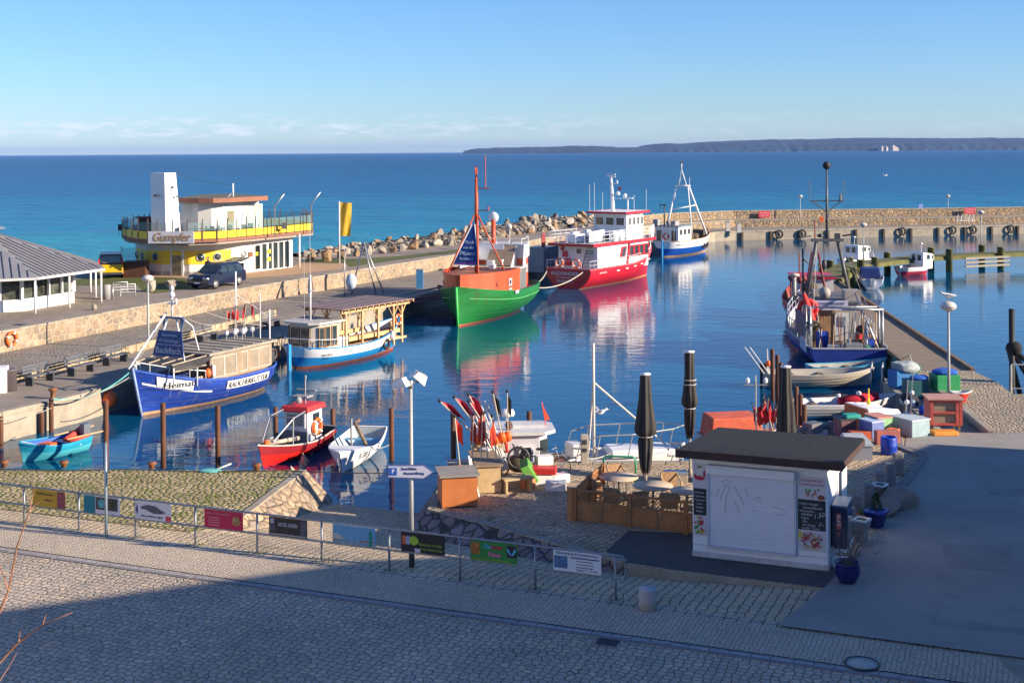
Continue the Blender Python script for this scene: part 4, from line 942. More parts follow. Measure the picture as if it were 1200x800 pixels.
for x, y, z in ((-.7, 1.9, 9.0), (-.5, 1.5, 9.2), (0, .9, 8.3), (3.4, -1.9, 8.5), (3, -.8, 8)): b.tube([(x, y, 6.5), (x, y, z)], .018, 4)
b.build('aerials', WHITE, root)
b = MB(); b.plate([(.6, -.45, 8.5), (.6, -.75, 8.5), (.6, -.75, 8.75), (.6, -.45, 8.75)], .01); b.build('pennant', FLAGR, root)
Mm = Matrix.Translation(loc) @ Matrix.Rotation(hd, 4, 'Z')
AX_PORT = Mm @ Vector((-7.6, 2.2, 1.6)); AX_STB = Mm @ Vector((-7.6, -1.6, 1.6))

# --- blue and white trawler at the mole corner ---
loc, hd, Ln = place(at(832, 293, WZ), (at(783, 303.6, WZ)+at(765, 300, WZ))/2)
root = thing('net_trawler', 'blue and white trawler with white tripod mast by the mole corner', 'trawler', loc, hd)
BLUE2 = mat('cobalt_paint', (.01, .09, .46), .45, .1)
H = Hull(11.8, 4.2, (1.75, 1.85, 2.7), 'round', rake=1.0, full=2.3, bowp=2.2, deck=.6)
make_hull(root, H, [BOTO, BOTO, BLUE2, BLUE2, WHITE, WHITE], [Z(-.5), Z(-.1), Z(.14), Z(.4), FR(.52), FR(.65), FR(.8), FR(.9), FR(1)], DECK, mat('brown_rail', (.4, .25, .15), .7), WHITE, .06)
b = MB(); b.box((-5.95, 0, .9), (.2, .16, 2.1)); b.build('rudder', SKYBLUE, root)
b = MB(); b.prism([(-4.8, -1.5), (-1.6, -1.5), (-1.6, 1.5), (-4.8, 1.5)], 1.2, 3.4); b.build('wheelhouse', WHITE, root)
b = MB(); b.box((-3.2, 0, 3.46), (3.5, 3.3, .12)); b.build('wheelhouse_roof', mat('slate_roof_paint', (.2, .25, .3), .6), root)
for x, y, n_ in ((-4.82, 1.0, (-1, 0)), (-4.82, -.9, (-1, 0))): window(root, (x, y, 2.4), .45, 1.1, n_, mat('dark_brown_frame', (.12, .05, .03), .6), GLASS, .05, .06)
for x in (-4.2, -3.2, -2.2): window(root, (x, -1.51, 2.8), .45, .55, (0, -1), MATS['dark_brown_frame'], GLASS, .05, .06)
ringbuoy(root, (-4.9, .1, 2.3), (-1, 0, 0), .33, m=REDP)
b = MB(); T = (-1.0, 0, 9.9)
b.tube([(-2.2, 1.3, 3.5), (-.9, .75, 8.0)], .14, 7); b.tube([(2.6, -1.4, 2.2), (-.7, -.75, 8.0)], .12, 7); b.tube([(-1.2, -1.4, 2.5), (-.8, -.7, 8.0)], .09, 6); b.tube([(-.9, .9, 8.0), (-.7, -.95, 8.0)], .12, 6)
b.tube([(-.85, .5, 8.0), T], .08, 6); b.tube([(-.75, -.5, 8.0), T], .08, 6); b.tube([T, (-1, 0, 10.7)], .06, 6); b.tube([(-1.7, 1.1, 5.2), (.4, -1.0, 5.7)], .07, 6); b.tube([(-.75, -.9, 8), (-.75, -.9, 9.0)], .03, 5)
b.build('mast', WHITE, root)
b = MB(); b.box((-1, 0, 10.75), (.12, .12, .3)); b.build('mast_tip', RUST, root)
b = MB(); b.tube([(-4.4, .5, 3.5), (-4.4, .5, 6.0)], .08, 6); b.tube([(-4.4, .2, 5.9), (-4.4, 1.1, 5.9)], .06, 5); b.tube([(-4.4, 1.0, 5.4), (-4.4, 1.0, 5.9)], .05, 5); b.build('lamp_post', DARKM, root)
b = MB()
for k in range(6): b.tube([(-5.3, -1.2+k*.5, 2.0), (-5.3, -1.2+k*.5, 4.2 if k % 2 else 3.9)], .025, 4)
b.box((-4.9, 1.2, 3.9), (.8, .6, .7)); b.box((-3.9, -.6, 3.8), (1.0, .6, .5)); b.sphere((-3.2, .6, 3.8), .3, 8); b.build('roof_gear', SILV, root)
b = MB(); b.box((.2, .2, 1.9), (1.2, 1.6, .9)); b.lathe((1.4, 0, 1.9), [(.45, -.8), (.45, .8)], 10, axis='Y'); b.box((3.6, 0, 2.3), (1.6, 1.8, .7)); b.build('winch', mat('gear_brown', (.1, .07, .05), .8, .3, 4), root)
for t, n_ in ((.6, 3), (.75, 2), (.88, 2)):
    b = MB(); b.torus(H.pt(t, .9, -1)+Vector((0, -.1, 0)), .28, .1, axis='Y'); b.build('tyre_fender', BLACK, root)
hull_text(root, H, 'SAS 111', .1, 1.4, -1, .25, NAVY, .03)
# ---------------- left shore: pavilion, restaurant, vehicles, rocks, lamps ----------------
U = 1.05
ROOFM = mat('zinc_roof', (.33, .33, .34), .45, .1, 1, metal=.35)
SEAM = mat('roof_seam', (.13, .13, .15), .5)
def octo(cx, cy, ap, rot): 
    Rr = ap/math.cos(math.pi/8); return [(cx+Rr*math.cos(rot+math.pi/8+k*math.pi/4), cy+Rr*math.sin(rot+math.pi/8+k*math.pi/4)) for k in range(8)]
cx, cy, rot = -36.0, 85.9, math.atan2(-.353, .936)
root = thing('pavilion', 'octagonal white pavilion with grey standing seam roof at the left edge', 'pavilion', (cx, cy, U), rot)
ev = octo(0, 0, 7.85, 0); wl = octo(0, 0, 6.0, 0)
b = MB(); sm = MB()
for k in range(8):
    p, q = Vector(ev[k]), Vector(ev[(k+1) % 8]); ap_ = Vector((0, 0)); tp1, tp2 = p*.13, q*.13
    z0, z1 = 2.3, 4.75
    b.plate([(p.x, p.y, z0), (q.x, q.y, z0), (tp2.x, tp2.y, z1), (tp1.x, tp1.y, z1)], .08)
    n = 14
    for i in range(n+1):
        m_ = p.lerp(q, i/n); u = abs(i/n-.5)*2; end = m_*(1-(1-.13)*(1-u)) if u > 0 else m_*.13
        mm = (p+q)/2; e_ = m_+(-mm)*(1-u)*.86
        r0 = m_; sm.tube([(r0.x, r0.y, z0+.04), (e_.x, e_.y, z0+.04+(z1-z0)*(1-u)*.86/.87)], .03, 4)
b.build('roof', ROOFM, root); sm.build('roof_seams', SEAM, root)
b = MB()
for k in range(8):
    p, q = Vector(ev[k]), Vector(ev[(k+1) % 8]); t = q-p; m_ = (p+q)/2; b.box((m_.x, m_.y, 2.2), (t.length, .14, .14), math.atan2(t.y, t.x))
b.build('gutter', mat('pale_gutter', (.5, .5, .52), .5), root)
b = MB(); b.prism([(x, y) for x, y in wl], 0, .75); b.build('base_wall', WHITE, root)
b = MB(); b.prism([(x*.97, y*.97) for x, y in wl], .75, 2.35); b.build('glazing', mat('shop_glass', (.06, .07, .06), .12, .8, .9, spec=.8, dirt=.5, dirtcol=(.3, .26, .18)), root)
for k in range(8):
    p, q = Vector(wl[k]), Vector(wl[(k+1) % 8]); t = q-p
    for i in range(4):
        m_ = p.lerp(q, i/4); b = MB(); b.box((m_.x, m_.y, 1.55), (.2 if i == 0 else .12, .16, 1.6), math.atan2(t.y, t.x)); b.build('mullion', WHITE, root)
for k in range(8):
    p, q = Vector(ev[k])*.975, Vector(ev[(k+1) % 8])*.975
    for i in range(2):
        m_ = p.lerp(q, i*.5); b = MB(); b.tube([(m_.x, m_.y, 0), (m_.x, m_.y, 2.35)], .07, 8); b.build('post', WHITE, root)
b = MB(); lan = octo(0, 0, 1.0, 0); b.prism(lan, 4.6, 5.0); b.build('lantern', GLASS, root)
b = MB(); cap = octo(0, 0, 1.85, 0); b._add([(x, y, 5.0) for x, y in cap]+[(0, 0, 5.75)], [(k, (k+1) % 8, 8) for k in range(8)]+[tuple(range(8))[::-1]]); b.build('lantern_roof', ROOFM, root)
b = MB()
for k in range(9): b.box((4.6*math.cos(k*.7), 4.6*math.sin(k*.7), 1.1), (.6, .6, .5)); b.tube([(4.4*math.cos(k*.7+.3), 4.4*math.sin(k*.7+.3), .75), (4.4*math.cos(k*.7+.3), 4.4*math.sin(k*.7+.3), 1.7)], .08, 5)

# restaurant shaped like a ship's bridge
RW = mat('render_white', (.72, .70, .66), .7, .05, 1, dirt=.15, dirtcol=(.5, .45, .4))
root = thing('terrace_restaurant', 'white and yellow round-fronted restaurant with roof terrace and slanted tower', 'restaurant', (0, 0, U))
gpl = [at(159, 319, U), at(172, 321.6, U), at(190, 323, U), at(222, 323.5, U), at(250, 322.6, U), at(281, 320.5, U), at(343, 313, U)]
gf = [(p.x, p.y) for p in gpl]; 
bk = [(gf[-1][0]-4.5, gf[-1][1]+4.5), (-27, 117), (-32.6, 113)]
HGT = 2.95
b = MB(); b.prism(gf+bk, 0, HGT); b.build('ground_floor', RW, root)
def wall_band(P, z0, z1, th, m, name, u0=0, u1=1):
    b = MB(); ln = [0]
    for a, c in zip(P, P[1:]): ln.append(ln[-1]+(Vector(c)-Vector(a)).length)
    T = ln[-1]; n = 24
    def pt(u):
        d = u*T
        for i in range(len(P)-1):
            if d <= ln[i+1]+1e-6:
                a, c = Vector(P[i]), Vector(P[i+1]); t = (c-a).normalized(); return a+t*(d-ln[i]), Vector((t.y, -t.x))
    vs = []; fs = []
    for i in range(n+1):
        p, nr = pt(u0+(u1-u0)*i/n); q = p+nr*th
        vs += [(p.x, p.y, z0), (q.x, q.y, z0), (q.x, q.y, z1), (p.x, p.y, z1)]
    for i in range(n):
        for k in range(4): fs.append((i*4+k, i*4+(k+1) % 4, (i+1)*4+(k+1) % 4, (i+1)*4+k))
    fs += [(3, 2, 1, 0), (n*4, n*4+1, n*4+2, n*4+3)]
    b._add(vs, fs); b.build(name, m, root); return pt
ftn = gf[:6]
pt = wall_band(ftn, .95, 2.05, .05, YEL, 'yellow_band', .02, .47); wall_band(ftn, .95, 2.05, .05, YEL, 'yellow_band', .585, .93)
wall_band(ftn, 0, .35, .03, mat('grey_plinth', (.35, .34, .32), .8), 'plinth', 0, 1)
for u in (.04, .15, .335, .70, .82):
    p, nr = pt(u); b = MB(); r = .31; n3 = Vector((nr.x, nr.y, 0)); q = Vector((0, 0, 1)).rotation_difference(n3).to_matrix().to_4x4()
    b.M = Matrix.Translation((p.x+nr.x*.07, p.y+nr.y*.07, 1.5)) @ q; b.torus((0, 0, 0), r, .05); f = b.build('porthole', GREYM, root)
    g = MB(); g.M = b.M; g.lathe((0, 0, 0), [(r, -.02), (r, .03)], 16); g.build('pane', GLASS, f)
p, nr = pt(.525); ang = math.atan2(nr.y, nr.x)+math.pi/2
b = MB(); b.box((p.x+nr.x*.04, p.y+nr.y*.04, 1.05), (1.15, .08, 2.2), ang); f = b.build('door', CLEANW, root)
g = MB(); g.box((p.x+nr.x*.09, p.y+nr.y*.09, 1.05), (.85, .04, 2.0), ang); g.build('door_glass', mat('door_poster', (.25, .2, .1), .4, .6, 1.5, dirt=.6, dirtcol=(.05, .08, .25)), f)
g = MB(); g.box((p.x+nr.x*.1, p.y+nr.y*.1, 1.85), (.85, .04, .35), ang); g.build('door_header', YEL, f)
# right glazed wall
a, c = Vector(gf[5]), Vector(gf[6]); t = (c-a).normalized(); nr = Vector((t.y, -t.x)); Ls = (c-a).length
def onw(d, z, o=.05): q = a+t*d+nr*o; return Vector((q.x, q.y, z))
window(root, onw(1.9+.2, 1.2, 0), .7, 2.1, nr, CLEANW, GLASS, .07, .09)
for k in range(6):
    if k == 1:
        window(root, onw(2.75+.2, 1.2, 0), .8, 2.3, nr, CLEANW, GLASS, .1, .13)
    else: window(root, onw(2.1+k*.74, 1.2, 0), .66, 2.3, nr, CLEANW, GLASS, .07, .07)
b = MB(); b.box(onw(3.45, .95, .1), (.4, .03, .35), math.atan2(t.y, t.x)); b.box(onw(3.45, 1.6, .1), (.4, .03, .35), math.atan2(t.y, t.x)); b.box(onw(1.95, 1.5, .1), (.3, .03, .3), math.atan2(t.y, t.x)); b.build('yellow_notice', YEL, root)
b = MB(); b.box(onw(1.25, 1.5, .06), (.5, .05, .4), math.atan2(t.y, t.x)); b.build('menu_case', mat('brown_case', (.2, .08, .03), .6), root)
q = onw(.45, 1.55, .06); b = MB(); b.M = Matrix.Translation(q) @ Vector((0, 0, 1)).rotation_difference(Vector((nr.x, nr.y, 0))).to_matrix().to_4x4(); b.torus((0, 0, 0), .3, .05); b.lathe((0, 0, 0), [(.3, -.02), (.3, .02)], 14); b.build('porthole', GREYM, root)
# terrace slab
SP = []
for (px, py) in ((143.5, 281.6), (148, 283.6), (162, 285.6), (185, 287), (220, 287.2), (255, 286), (300, 281.8), (345, 277.4), (366.5, 275)):
    p = at(px, py, 3.75+.05); SP.append((p.x, p.y))
SPb = [(-19.5, 119), (-24, 121), (-31, 117.5)]
full = SP+SPb
BR = mat('brown_fascia', (.26, .11, .07), .7, .15, 3)
b = MB(); b.prism([(x*.995-.1, y+.25) for x, y in full], HGT-.25-.0, HGT-.05+.1); b.build('slab', mat('slab_concrete', (.3, .25, .22), .8), root)
b = MB(); b.prism(full, HGT+.05, HGT+.18); b.build('terrace_floor', DARKM, root)
def loopband(P, z0, z1, th, m, name, closed=True):
    b = MB(); n = len(P)
    for i in range(n if closed else n-1):
        p, q = Vector(P[i]), Vector(P[(i+1) % n]); t_ = q-p; m_ = (p+q)/2; b.box((m_.x, m_.y, (z0+z1)/2), (t_.length+th*.4, th, z1-z0), math.atan2(t_.y, t_.x))
    b.build(name, m, root)
loopband(full, HGT-.02, HGT+.2, .1, BR, 'fascia')
# joist ends
b = MB()
a_, c_1 = Vector(SP[5]), Vector(SP[8])
for k in range(14):
    p = a_.lerp(c_1, k/13); b.box((p.x-.3, p.y+.5, HGT-.12), (.14, .5, .14), .6)
b.build('joist_ends', BR, root)
loopband(full, HGT+.25, HGT+.82, .04, YEL, 'yellow_panel')
RG = bpy.data.materials.new('rail_glass'); RG.use_nodes = True; pb_ = RG.node_tree.nodes['Principled BSDF']; pb_.inputs['Base Color'].default_value = (.25, .4, .4, 1); pb_.inputs['Alpha'].default_value = .22; pb_.inputs['Roughness'].default_value = .05
loopband(full, HGT+.9, HGT+1.55, .02, RG, 'glass_panel')
for i in range(len(full)):
    p, q = Vector(full[i]), Vector(full[(i+1) % len(full)]); L_ = (q-p).length; n = max(1, round(L_/1.1))
    for k in range(n):
        m_ = p.lerp(q, k/n); b = MB(); b.box((m_.x, m_.y-.06, HGT+.95), (.07, .07, 1.75)); b.build('rail_post', mat('brown_grey_post', (.12, .10, .10), .5), root)
# name board
p, q = Vector(SP[3]), Vector(SP[5]); t_ = (q-p).normalized(); n_ = Vector((t_.y, -t_.x)); bl = atY(178, 287, SP[3][1]); 
e0 = at(178.5, 286.5, 3.8); e1 = at(231.5, 286.5, 3.8)
v0 = Vector((e0.x, e0.y)); v1 = Vector((e1.x, e1.y)); t_ = (v1-v0).normalized(); n_ = Vector((t_.y, -t_.x)); m_ = (v0+v1)/2+n_*.85
b = MB(); b.box((m_.x, m_.y, HGT+.42), ((v1-v0).length, .1, .95), math.atan2(t_.y, t_.x)); sg = b.build('name_board', mat('silver_board', (.58, .58, .62), .5), root)
text('Gumpfer', .95, mat('ochre_lettering', (.38, .22, .05), .6), sg, (m_.x+n_.x*.07, m_.y+n_.y*.07, HGT+.42), (t_.x, t_.y, 0), width=3.1, shear=.35, bold=.01)
# tower
t0 = at(176.5, 267, U+HGT+.15); 
def zat(px, py, Y): return atY(px, py, Y).z-U
b = MB(); Yt = 104.6
A0 = Vector((atY(177.5, 270, Yt).x, Yt)); A1 = Vector((atY(194.5, 270, Yt-1.1).x, Yt-1.1)); A2 = Vector((atY(212.5, 270, Yt+.1).x, Yt+.1)); A3 = A0+(A2-A1)
T0 = Vector((atY(176.3, 203, Yt).x, Yt)); T1 = Vector((atY(192.8, 202, Yt-1.1).x, Yt-1.1)); T2 = Vector((atY(206, 201.5, Yt-.4).x, Yt-.4)); T3 = T0+(T2-T1)
zt = zat(190, 202.5, Yt); zb = HGT+.15
b._add([(A0.x, A0.y, zb), (A1.x, A1.y, zb), (A2.x, A2.y, zb), (A3.x, A3.y, zb), (T0.x, T0.y, zt), (T1.x, T1.y, zt), (T2.x, T2.y, zt), (T3.x, T3.y, zt)], [(3, 2, 1, 0), (4, 5, 6, 7), (0, 1, 5, 4), (1, 2, 6, 5), (2, 3, 7, 6), (3, 0, 4, 7)])
tw = b.build('tower', CLEANW, root)
b = MB(); b.box((A0.x+.6, A0.y-.75, zat(185, 229, Yt)), (.5, .15, .16), -.7); b.box((A1.x+.5, A1.y+.35, zat(203, 219, Yt)), (.14, .05, .2), .8); b.box((A1.x+.75, A1.y+.5, zat(206, 230, Yt)), (.2, .05, .15), .8); b.build('floodlight', DARKM, tw)
# upper storey
up = []
for (px, Y) in ((211, 106.5), (218, 105.6), (232, 104.9), (248, 104.9), (262, 105.6), (280, 107.4), (303, 110.2)): 
    p = atY(px, 260, Y); up.append((p.x, Y))
b = MB(); b.prism(up+[(up[-1][0]-3.5, 114.5), (up[0][0], 112)], HGT+.15, HGT+3.0); b.build('upper_storey', RW, root)
rf = []
for (px, Y) in ((208.5, 105.8), (216, 104.6), (232, 103.9), (250, 103.8), (270, 104.7), (314, 109.0)):
    p = atY(px, 240, Y); rf.append((p.x, Y))
rpoly = rf+[(rf[-1][0]-4.6, 116), (rf[0][0], 113)]
b = MB(); b.prism(rpoly, HGT+3.0, HGT+3.38, mi=0, top=1); b.build('upper_roof', [BR, mat('roof_felt', (.13, .12, .09), .9)], root)
a, c = Vector(up[5]), Vector(up[6]); t = (c-a).normalized(); nr = Vector((t.y, -t.x))
for d, w_ in ((.35, .0), (1.2, .75), (2.2, .75), (3.1, .75)):
    if w_: window(root, (a.x+t.x*d, a.y+t.y*d, HGT+1.5), w_, 2.2, nr, CLEANW, mat('pale_glass', (.35, .42, .42), .2, .1), .07, .08)
d2 = Vector(up[4]).lerp(Vector(up[5]), .45); n2 = (Vector(up[5])-Vector(up[4])).normalized(); b = MB(); b.box((d2.x+n2.y*.04, d2.y-n2.x*.04, HGT+1.2), (.8, .06, 2.1), math.atan2(n2.y, n2.x)); b.build('door', mat('olive_door', (.22, .20, .13), .6), root)
b = MB(); b.tube([(rf[3][0]+.9, 107, HGT+3.3), (rf[3][0]+.9, 107, HGT+4.5)], .07, 6); b.tube([(rf[3][0]+.5, 107, HGT+3.4), (rf[3][0]+1.0, 107, HGT+3.9)], .05, 5); b.build('roof_aerial', WHITE, root)
b = MB(); b.tube(rope([(T2.x, T2.y, zt), (rf[3][0]+.9, 107, HGT+4.4)], sag=.2), .015, 4); b.build('cable', DARKM, root)
for (px, Y) in ((322, 106.9), (365, 111.3)):
    p = atY(px, 275, Y); b = MB(); b.tube([(p.x, Y, HGT), (p.x, Y, HGT+2.6), (p.x+.8, Y, HGT+3.6)], .07, 6); b.build('awning_arm', GREYM, root)
for (px, Y) in ((351, 110.8), ):
    p = atY(px, 310, Y); b = MB(); b.tube([(p.x, Y, 0), (p.x, Y, HGT)], .08, 7); b.build('column', WHITE, root)
# terrace furniture
for i, (px, Y) in enumerate(((228, 104.3), (243, 104.4), (259, 104.8), (290, 107), (330, 109), (150, 107))):
    p = atY(px, 270, Y); t_ = thing('terrace_table', 'small dark table with chairs behind the terrace glass', 'table', (p.x, Y-.1, U+HGT+.18), i*.5, 'tables on the restaurant terrace')
    b = MB(); b.box((0, 0, .72), (.9, .7, .04)); b.tube([(0, 0, 0), (0, 0, .7)], .04, 5); b.build('table_top', DARKM, t_)
    for s in (-1, 1):
        b = MB(); b.box((s*.75, 0, .45), (.45, .45, .05)); b.box((s*.97, 0, .7), (.05, .45, .5))
        for dx in (-.2, .2): b.tube([(s*.75+dx, .2, 0), (s*.75+dx, .2, .45)], .02, 4); b.tube([(s*.75+dx, -.2, 0), (s*.75+dx, -.2, .45)], .02, 4)
        b.build('chair_frame', DARKM, t_)
t_ = thing('wicker_beach_chair', 'brown hooded box seat on the left end of the restaurant terrace', 'beach chair', tuple(atY(170, 262, 106.4)[:2])+(U+HGT+.18,), -.4)
b = MB(); b.box((0, .2, .75), (1.3, .7, 1.5)); b.box((0, -.3, .3), (1.3, .7, .6)); b.build('body', mat('dark_wicker', (.06, .035, .025), .8, .3, 9), t_)
b = MB(); b.box((0, .1, 1.56), (1.4, 1.1, .12)); b.build('hood', mat('hood_red', (.14, .04, .03), .8), t_)
# brown shed and screen left of the restaurant
p = at(161, 324, U); t_ = thing('timber_bin_store', 'small dark brown timber bin store against the left end of the restaurant', 'shed', (p.x, p.y-.3, U), .05)
b = MB(); b.box((0, 0, .62), (1.75, 1.3, 1.24))
for k in range(9): b.box((-.8+k*.2, -.66, .62), (.15, .03, 1.2))
b.build('boarding', mat('dark_brown_boards', (.09, .035, .02), .8, .3, 3), t_); b = MB(); b.box((0, 0, 1.27), (1.85, 1.4, .06)); b.build('lid', DARKM, t_)
p = at(153, 312, U); b = MB(); b.box((0, 0, 1.0), (1.6, .03, 1.3)); t_ = thing('glass_windbreak', 'glass windbreak on steel posts left of the restaurant', 'windbreak', (p.x, p.y, U)); b.build('pane', RG, t_)
for s in (-.8, .8): b = MB(); b.box((s, 0, .9), (.07, .07, 1.8)); b.build('post', GREYM, t_)

# --- vehicles ---
def car(loc, hd):
    root = thing('parked_car', 'dark navy estate car with open tailgate in front of the restaurant', 'car', loc, hd)
    CP = mat('navy_car_paint', (.012, .018, .045), .18, .05, 2, spec=.8)
    prof = [(-2.35, .45), (-2.35, .95), (-2.2, 1.05), (-2.05, 1.62), (-1.7, 1.78), (.1, 1.8), (.55, 1.7), (1.25, 1.18), (2.05, 1.05), (2.35, .85), (2.38, .45), (2.2, .3), (-2.2, .3)]
    b = MB(); n = len(prof); vs = []
    for y, k in ((-.96, 1), (-.8, 1), (.8, 1), (.96, 1)):
        for x, z in prof:
            inn = .0 if abs(y) > .9 else 0
            yy = y*(1 if z < 1.1 else (.97-.28*(z-1.1)/.7)); zz = z if abs(y) < .9 else (z if z < 1.1 else 1.1+(z-1.1)*.96); vs.append((x if abs(y) < .9 else x*.985, yy, zz))
    fs = []
    for r in range(3):
        for i in range(n): fs.append((r*n+i, (r+1)*n+i, (r+1)*n+(i+1) % n, r*n+(i+1) % n))
    fs += [tuple(range(n)), tuple(3*n+i for i in range(n))[::-1]]
    b._add(vs, fs); body = b.build('body', CP, root, bevel=.04)
    for s in (1, -1):
        for x0, x1, x2, x3 in ((-2.0, -1.05, -1.1, -1.75), (-1.0, -.1, -.1, -1.0), (-.02, 1.1, .5, -.02)):
            b = MB(); b.plate([(x0, s*.93, 1.14), (x1, s*.93, 1.14), (x2, s*.80, 1.62), (x3, s*.80, 1.62)][::s], .02); b.build('side_window', GLASS, root)
        b = MB(); b.box((.85, s*1.02, 1.15), (.16, .16, .14)); b.build('wing_mirror', CP, root)
        b = MB(); b.box((2.28, s*.68, .83), (.16, .42, .14)); b.build('headlight', mat('lamp_glass', (.5, .52, .55), .1), root)
        b = MB(); b.box((-2.34, s*.78, .95), (.06, .25, .3)); b.build('tail_light', REDP, root)
        b = MB(); b.tube([(-1.6, s*.62, 1.84), (.1, s*.62, 1.86)], .025, 4); b.build('roof_bar', GREYM, root)
    b = MB(); b.plate([(1.28, -.78, 1.2), (1.28, .78, 1.2), (.6, .66, 1.69), (.6, -.66, 1.69)], .02); b.build('windscreen', GLASS, root)
    b = MB(); b.box((2.4, 0, .5), (.02, .5, .11)); b.build('number_plate', CLEANW, root); b = MB(); b.box((2.37, 0, .72), (.05, .9, .16)); b.build('grille', BLACK, root)
    b = MB(); b.plate([(-2.0, -.75, 1.8), (-2.0, .75, 1.8), (-3.0, .72, 1.98), (-3.0, -.72, 1.98)], .07); b.build('tailgate', CP, root)
    b = MB(); b.box((-2.36, 0, 1.3), (.03, 1.4, .6)); b.build('boot_opening', BLACK, root)
    for x in (1.45, -1.4):
        for s in (1, -1):
            b = MB(); b.lathe((x, s*.88, .36), [(.2, -.12), (.35, -.11), (.37, 0), (.35, .11), (.2, .12)], 16, axis='Y'); w_ = b.build('wheel', BLACK, root)
            b = MB(); b.lathe((x, s*.98, .36), [(.02, -.03), (.24, -.02), (.24, .03), (.02, .02)], 10, axis='Y'); b.build('rim', GREYM, w_)
fw, rw = at(251, 338.6, U), at(277, 334.4, U)
cc = (fw+rw)/2; hd = math.atan2(fw.y-rw.y, fw.x-rw.x); off_ = Vector((math.cos(hd-math.pi/2), math.sin(hd-math.pi/2)))*.9
car((cc.x-.7, cc.y+.4, U), hd)
pr_ = at(243, 331, U); 
def van(loc, hd):
    root = thing('parked_van', 'dark van with yellow lower half parked by the sea, seen from behind', 'van', loc, hd)
    VD = mat('van_black', (.025, .02, .03), .3, .05); VY = mat('van_yellow', (.75, .42, .01), .35, .05)
    b = MB(); b.prism([(-2.4, -.95), (1.6, -.95), (1.6, .95), (-2.4, .95)], .35, 1.12); b.prism([(1.6, -.95), (2.5, -.85), (2.5, .85), (1.6, .95)], .35, [1.12, .95, .95, 1.12]); b.build('lower_body', VY, root, bevel=.05)
    b = MB(); b._add([(-2.4, -.95, 1.12), (1.75, -.95, 1.12), (1.75, .95, 1.12), (-2.4, .95, 1.12), (-2.3, -.82, 1.95), (1.0, -.82, 1.95), (1.0, .82, 1.95), (-2.3, .82, 1.95)], [(3, 2, 1, 0), (4, 5, 6, 7), (0, 1, 5, 4), (1, 2, 6, 5), (2, 3, 7, 6), (3, 0, 4, 7)]); b.build('upper_body', VD, root, bevel=.05)
    b = MB(); b.plate([(-2.385, .75, 1.3), (-2.385, -.75, 1.3), (-2.33, -.68, 1.8), (-2.33, .68, 1.8)], -.02); b.build('rear_window', GLASS, root)
    b = MB(); b.box((-2.42, 0, 1.3), (.03, 1.2, .05)); b.build('grey_trim', mat('trim_tan', (.3, .2, .15), .5), root)
    for s in (1, -1):
        b = MB(); b.box((-2.38, s*.9, 1.35), (.08, .12, .45)); b.build('tail_light', REDP, root)
        b = MB(); b.plate([(-2.1, s*.93, 1.2), (1.4, s*.93, 1.2), (.9, s*.84, 1.8), (-2.1, s*.84, 1.8)][::s], .02); b.build('side_window', GLASS, root)
        for x in (-1.6, 1.5):
            b = MB(); b.lathe((x, s*.84, .34), [(.2, -.12), (.33, -.1), (.34, 0), (.33, .1), (.2, .12)], 14, axis='Y'); b.build('wheel', BLACK, root)
    b = MB(); b.box((-2.43, 0, .95), (.03, .12, .12)); b.build('door_handle', BLACK, root); b = MB(); b.box((-2.45, 0, .42), (.12, 1.8, .18)); b.build('bumper', DARKM, root)
pv = at(125, 327, U); van((pv.x-.5, pv.y+2.6, U), math.atan2(1, -.32))
# person beside the car
def person(loc, rz, label):
    root = thing('person', label, 'person', loc, rz)
    def body(chains, m, name, sub=2):
        me = bpy.data.meshes.new(name); V = []; E = []; RR = []
        idx = {}
        for ch in chains:
            prev = None
            for p, r in ch:
                k = tuple(round(c, 3) for c in p)
                if k not in idx: idx[k] = len(V); V.append(p); RR.append(r)
                if prev is not None: E.append((prev, idx[k]))
                prev = idx[k]
        me.from_pydata(V, E, []); o = bpy.data.objects.new(name, me); sc.collection.objects.link(o)
        s_ = o.modifiers.new('skin', 'SKIN'); 
        for i, r in enumerate(RR): me.skin_vertices[0].data[i].radius = (r, r)
        me.skin_vertices[0].data[0].use_root = True
        o.modifiers.new('sub', 'SUBSURF').levels = sub; o.modifiers['sub'].render_levels = sub; me.materials.append(m); o.parent = root; return o
    skin = mat('skin', (.5, .3, .22), .6)
    pel, ch_, nk, hdp = (0, 0, .95), (0, 0, 1.32), (0, 0, 1.50), (0, .02, 1.64)
    body([[(pel, .13), (ch_, .15), (nk, .055), (hdp, .1)], [(ch_, .15), ((.2, 0, 1.4), .06), ((.25, .03, 1.12), .045), ((.24, .1, .9), .035), ((.24, .14, .82), .04)], [(ch_, .15), ((-.2, 0, 1.4), .06), ((-.25, .03, 1.12), .045), ((-.24, .1, .9), .035), ((-.24, .14, .82), .04)],
          [(pel, .13), ((.1, 0, .88), .1), ((.11, .02, .48), .065), ((.11, 0, .08), .045), ((.11, .14, .04), .04)], [(pel, .13), ((-.1, 0, .88), .1), ((-.11, .02, .48), .065), ((-.11, 0, .08), .045), ((-.11, .14, .04), .04)]], mat('dark_clothes', (.025, .025, .035), .9), 'body')
    b = MB(); b.sphere((0, .06, 1.66), .09, 10, sq=(.85, 1, 1.15)); b.sphere((0, .155, 1.65), .018, 6); b.build('face', skin, root)
    b = MB(); b.sphere((0, .0, 1.69), .115, 10, sq=(.95, 1, 1)); b.build('hair', mat('dark_hair', (.03, .02, .015), .9), root)
p = at(244, 327.5, U); person((p.x, p.y, U), 3.0, 'person in dark clothes standing behind the navy car')

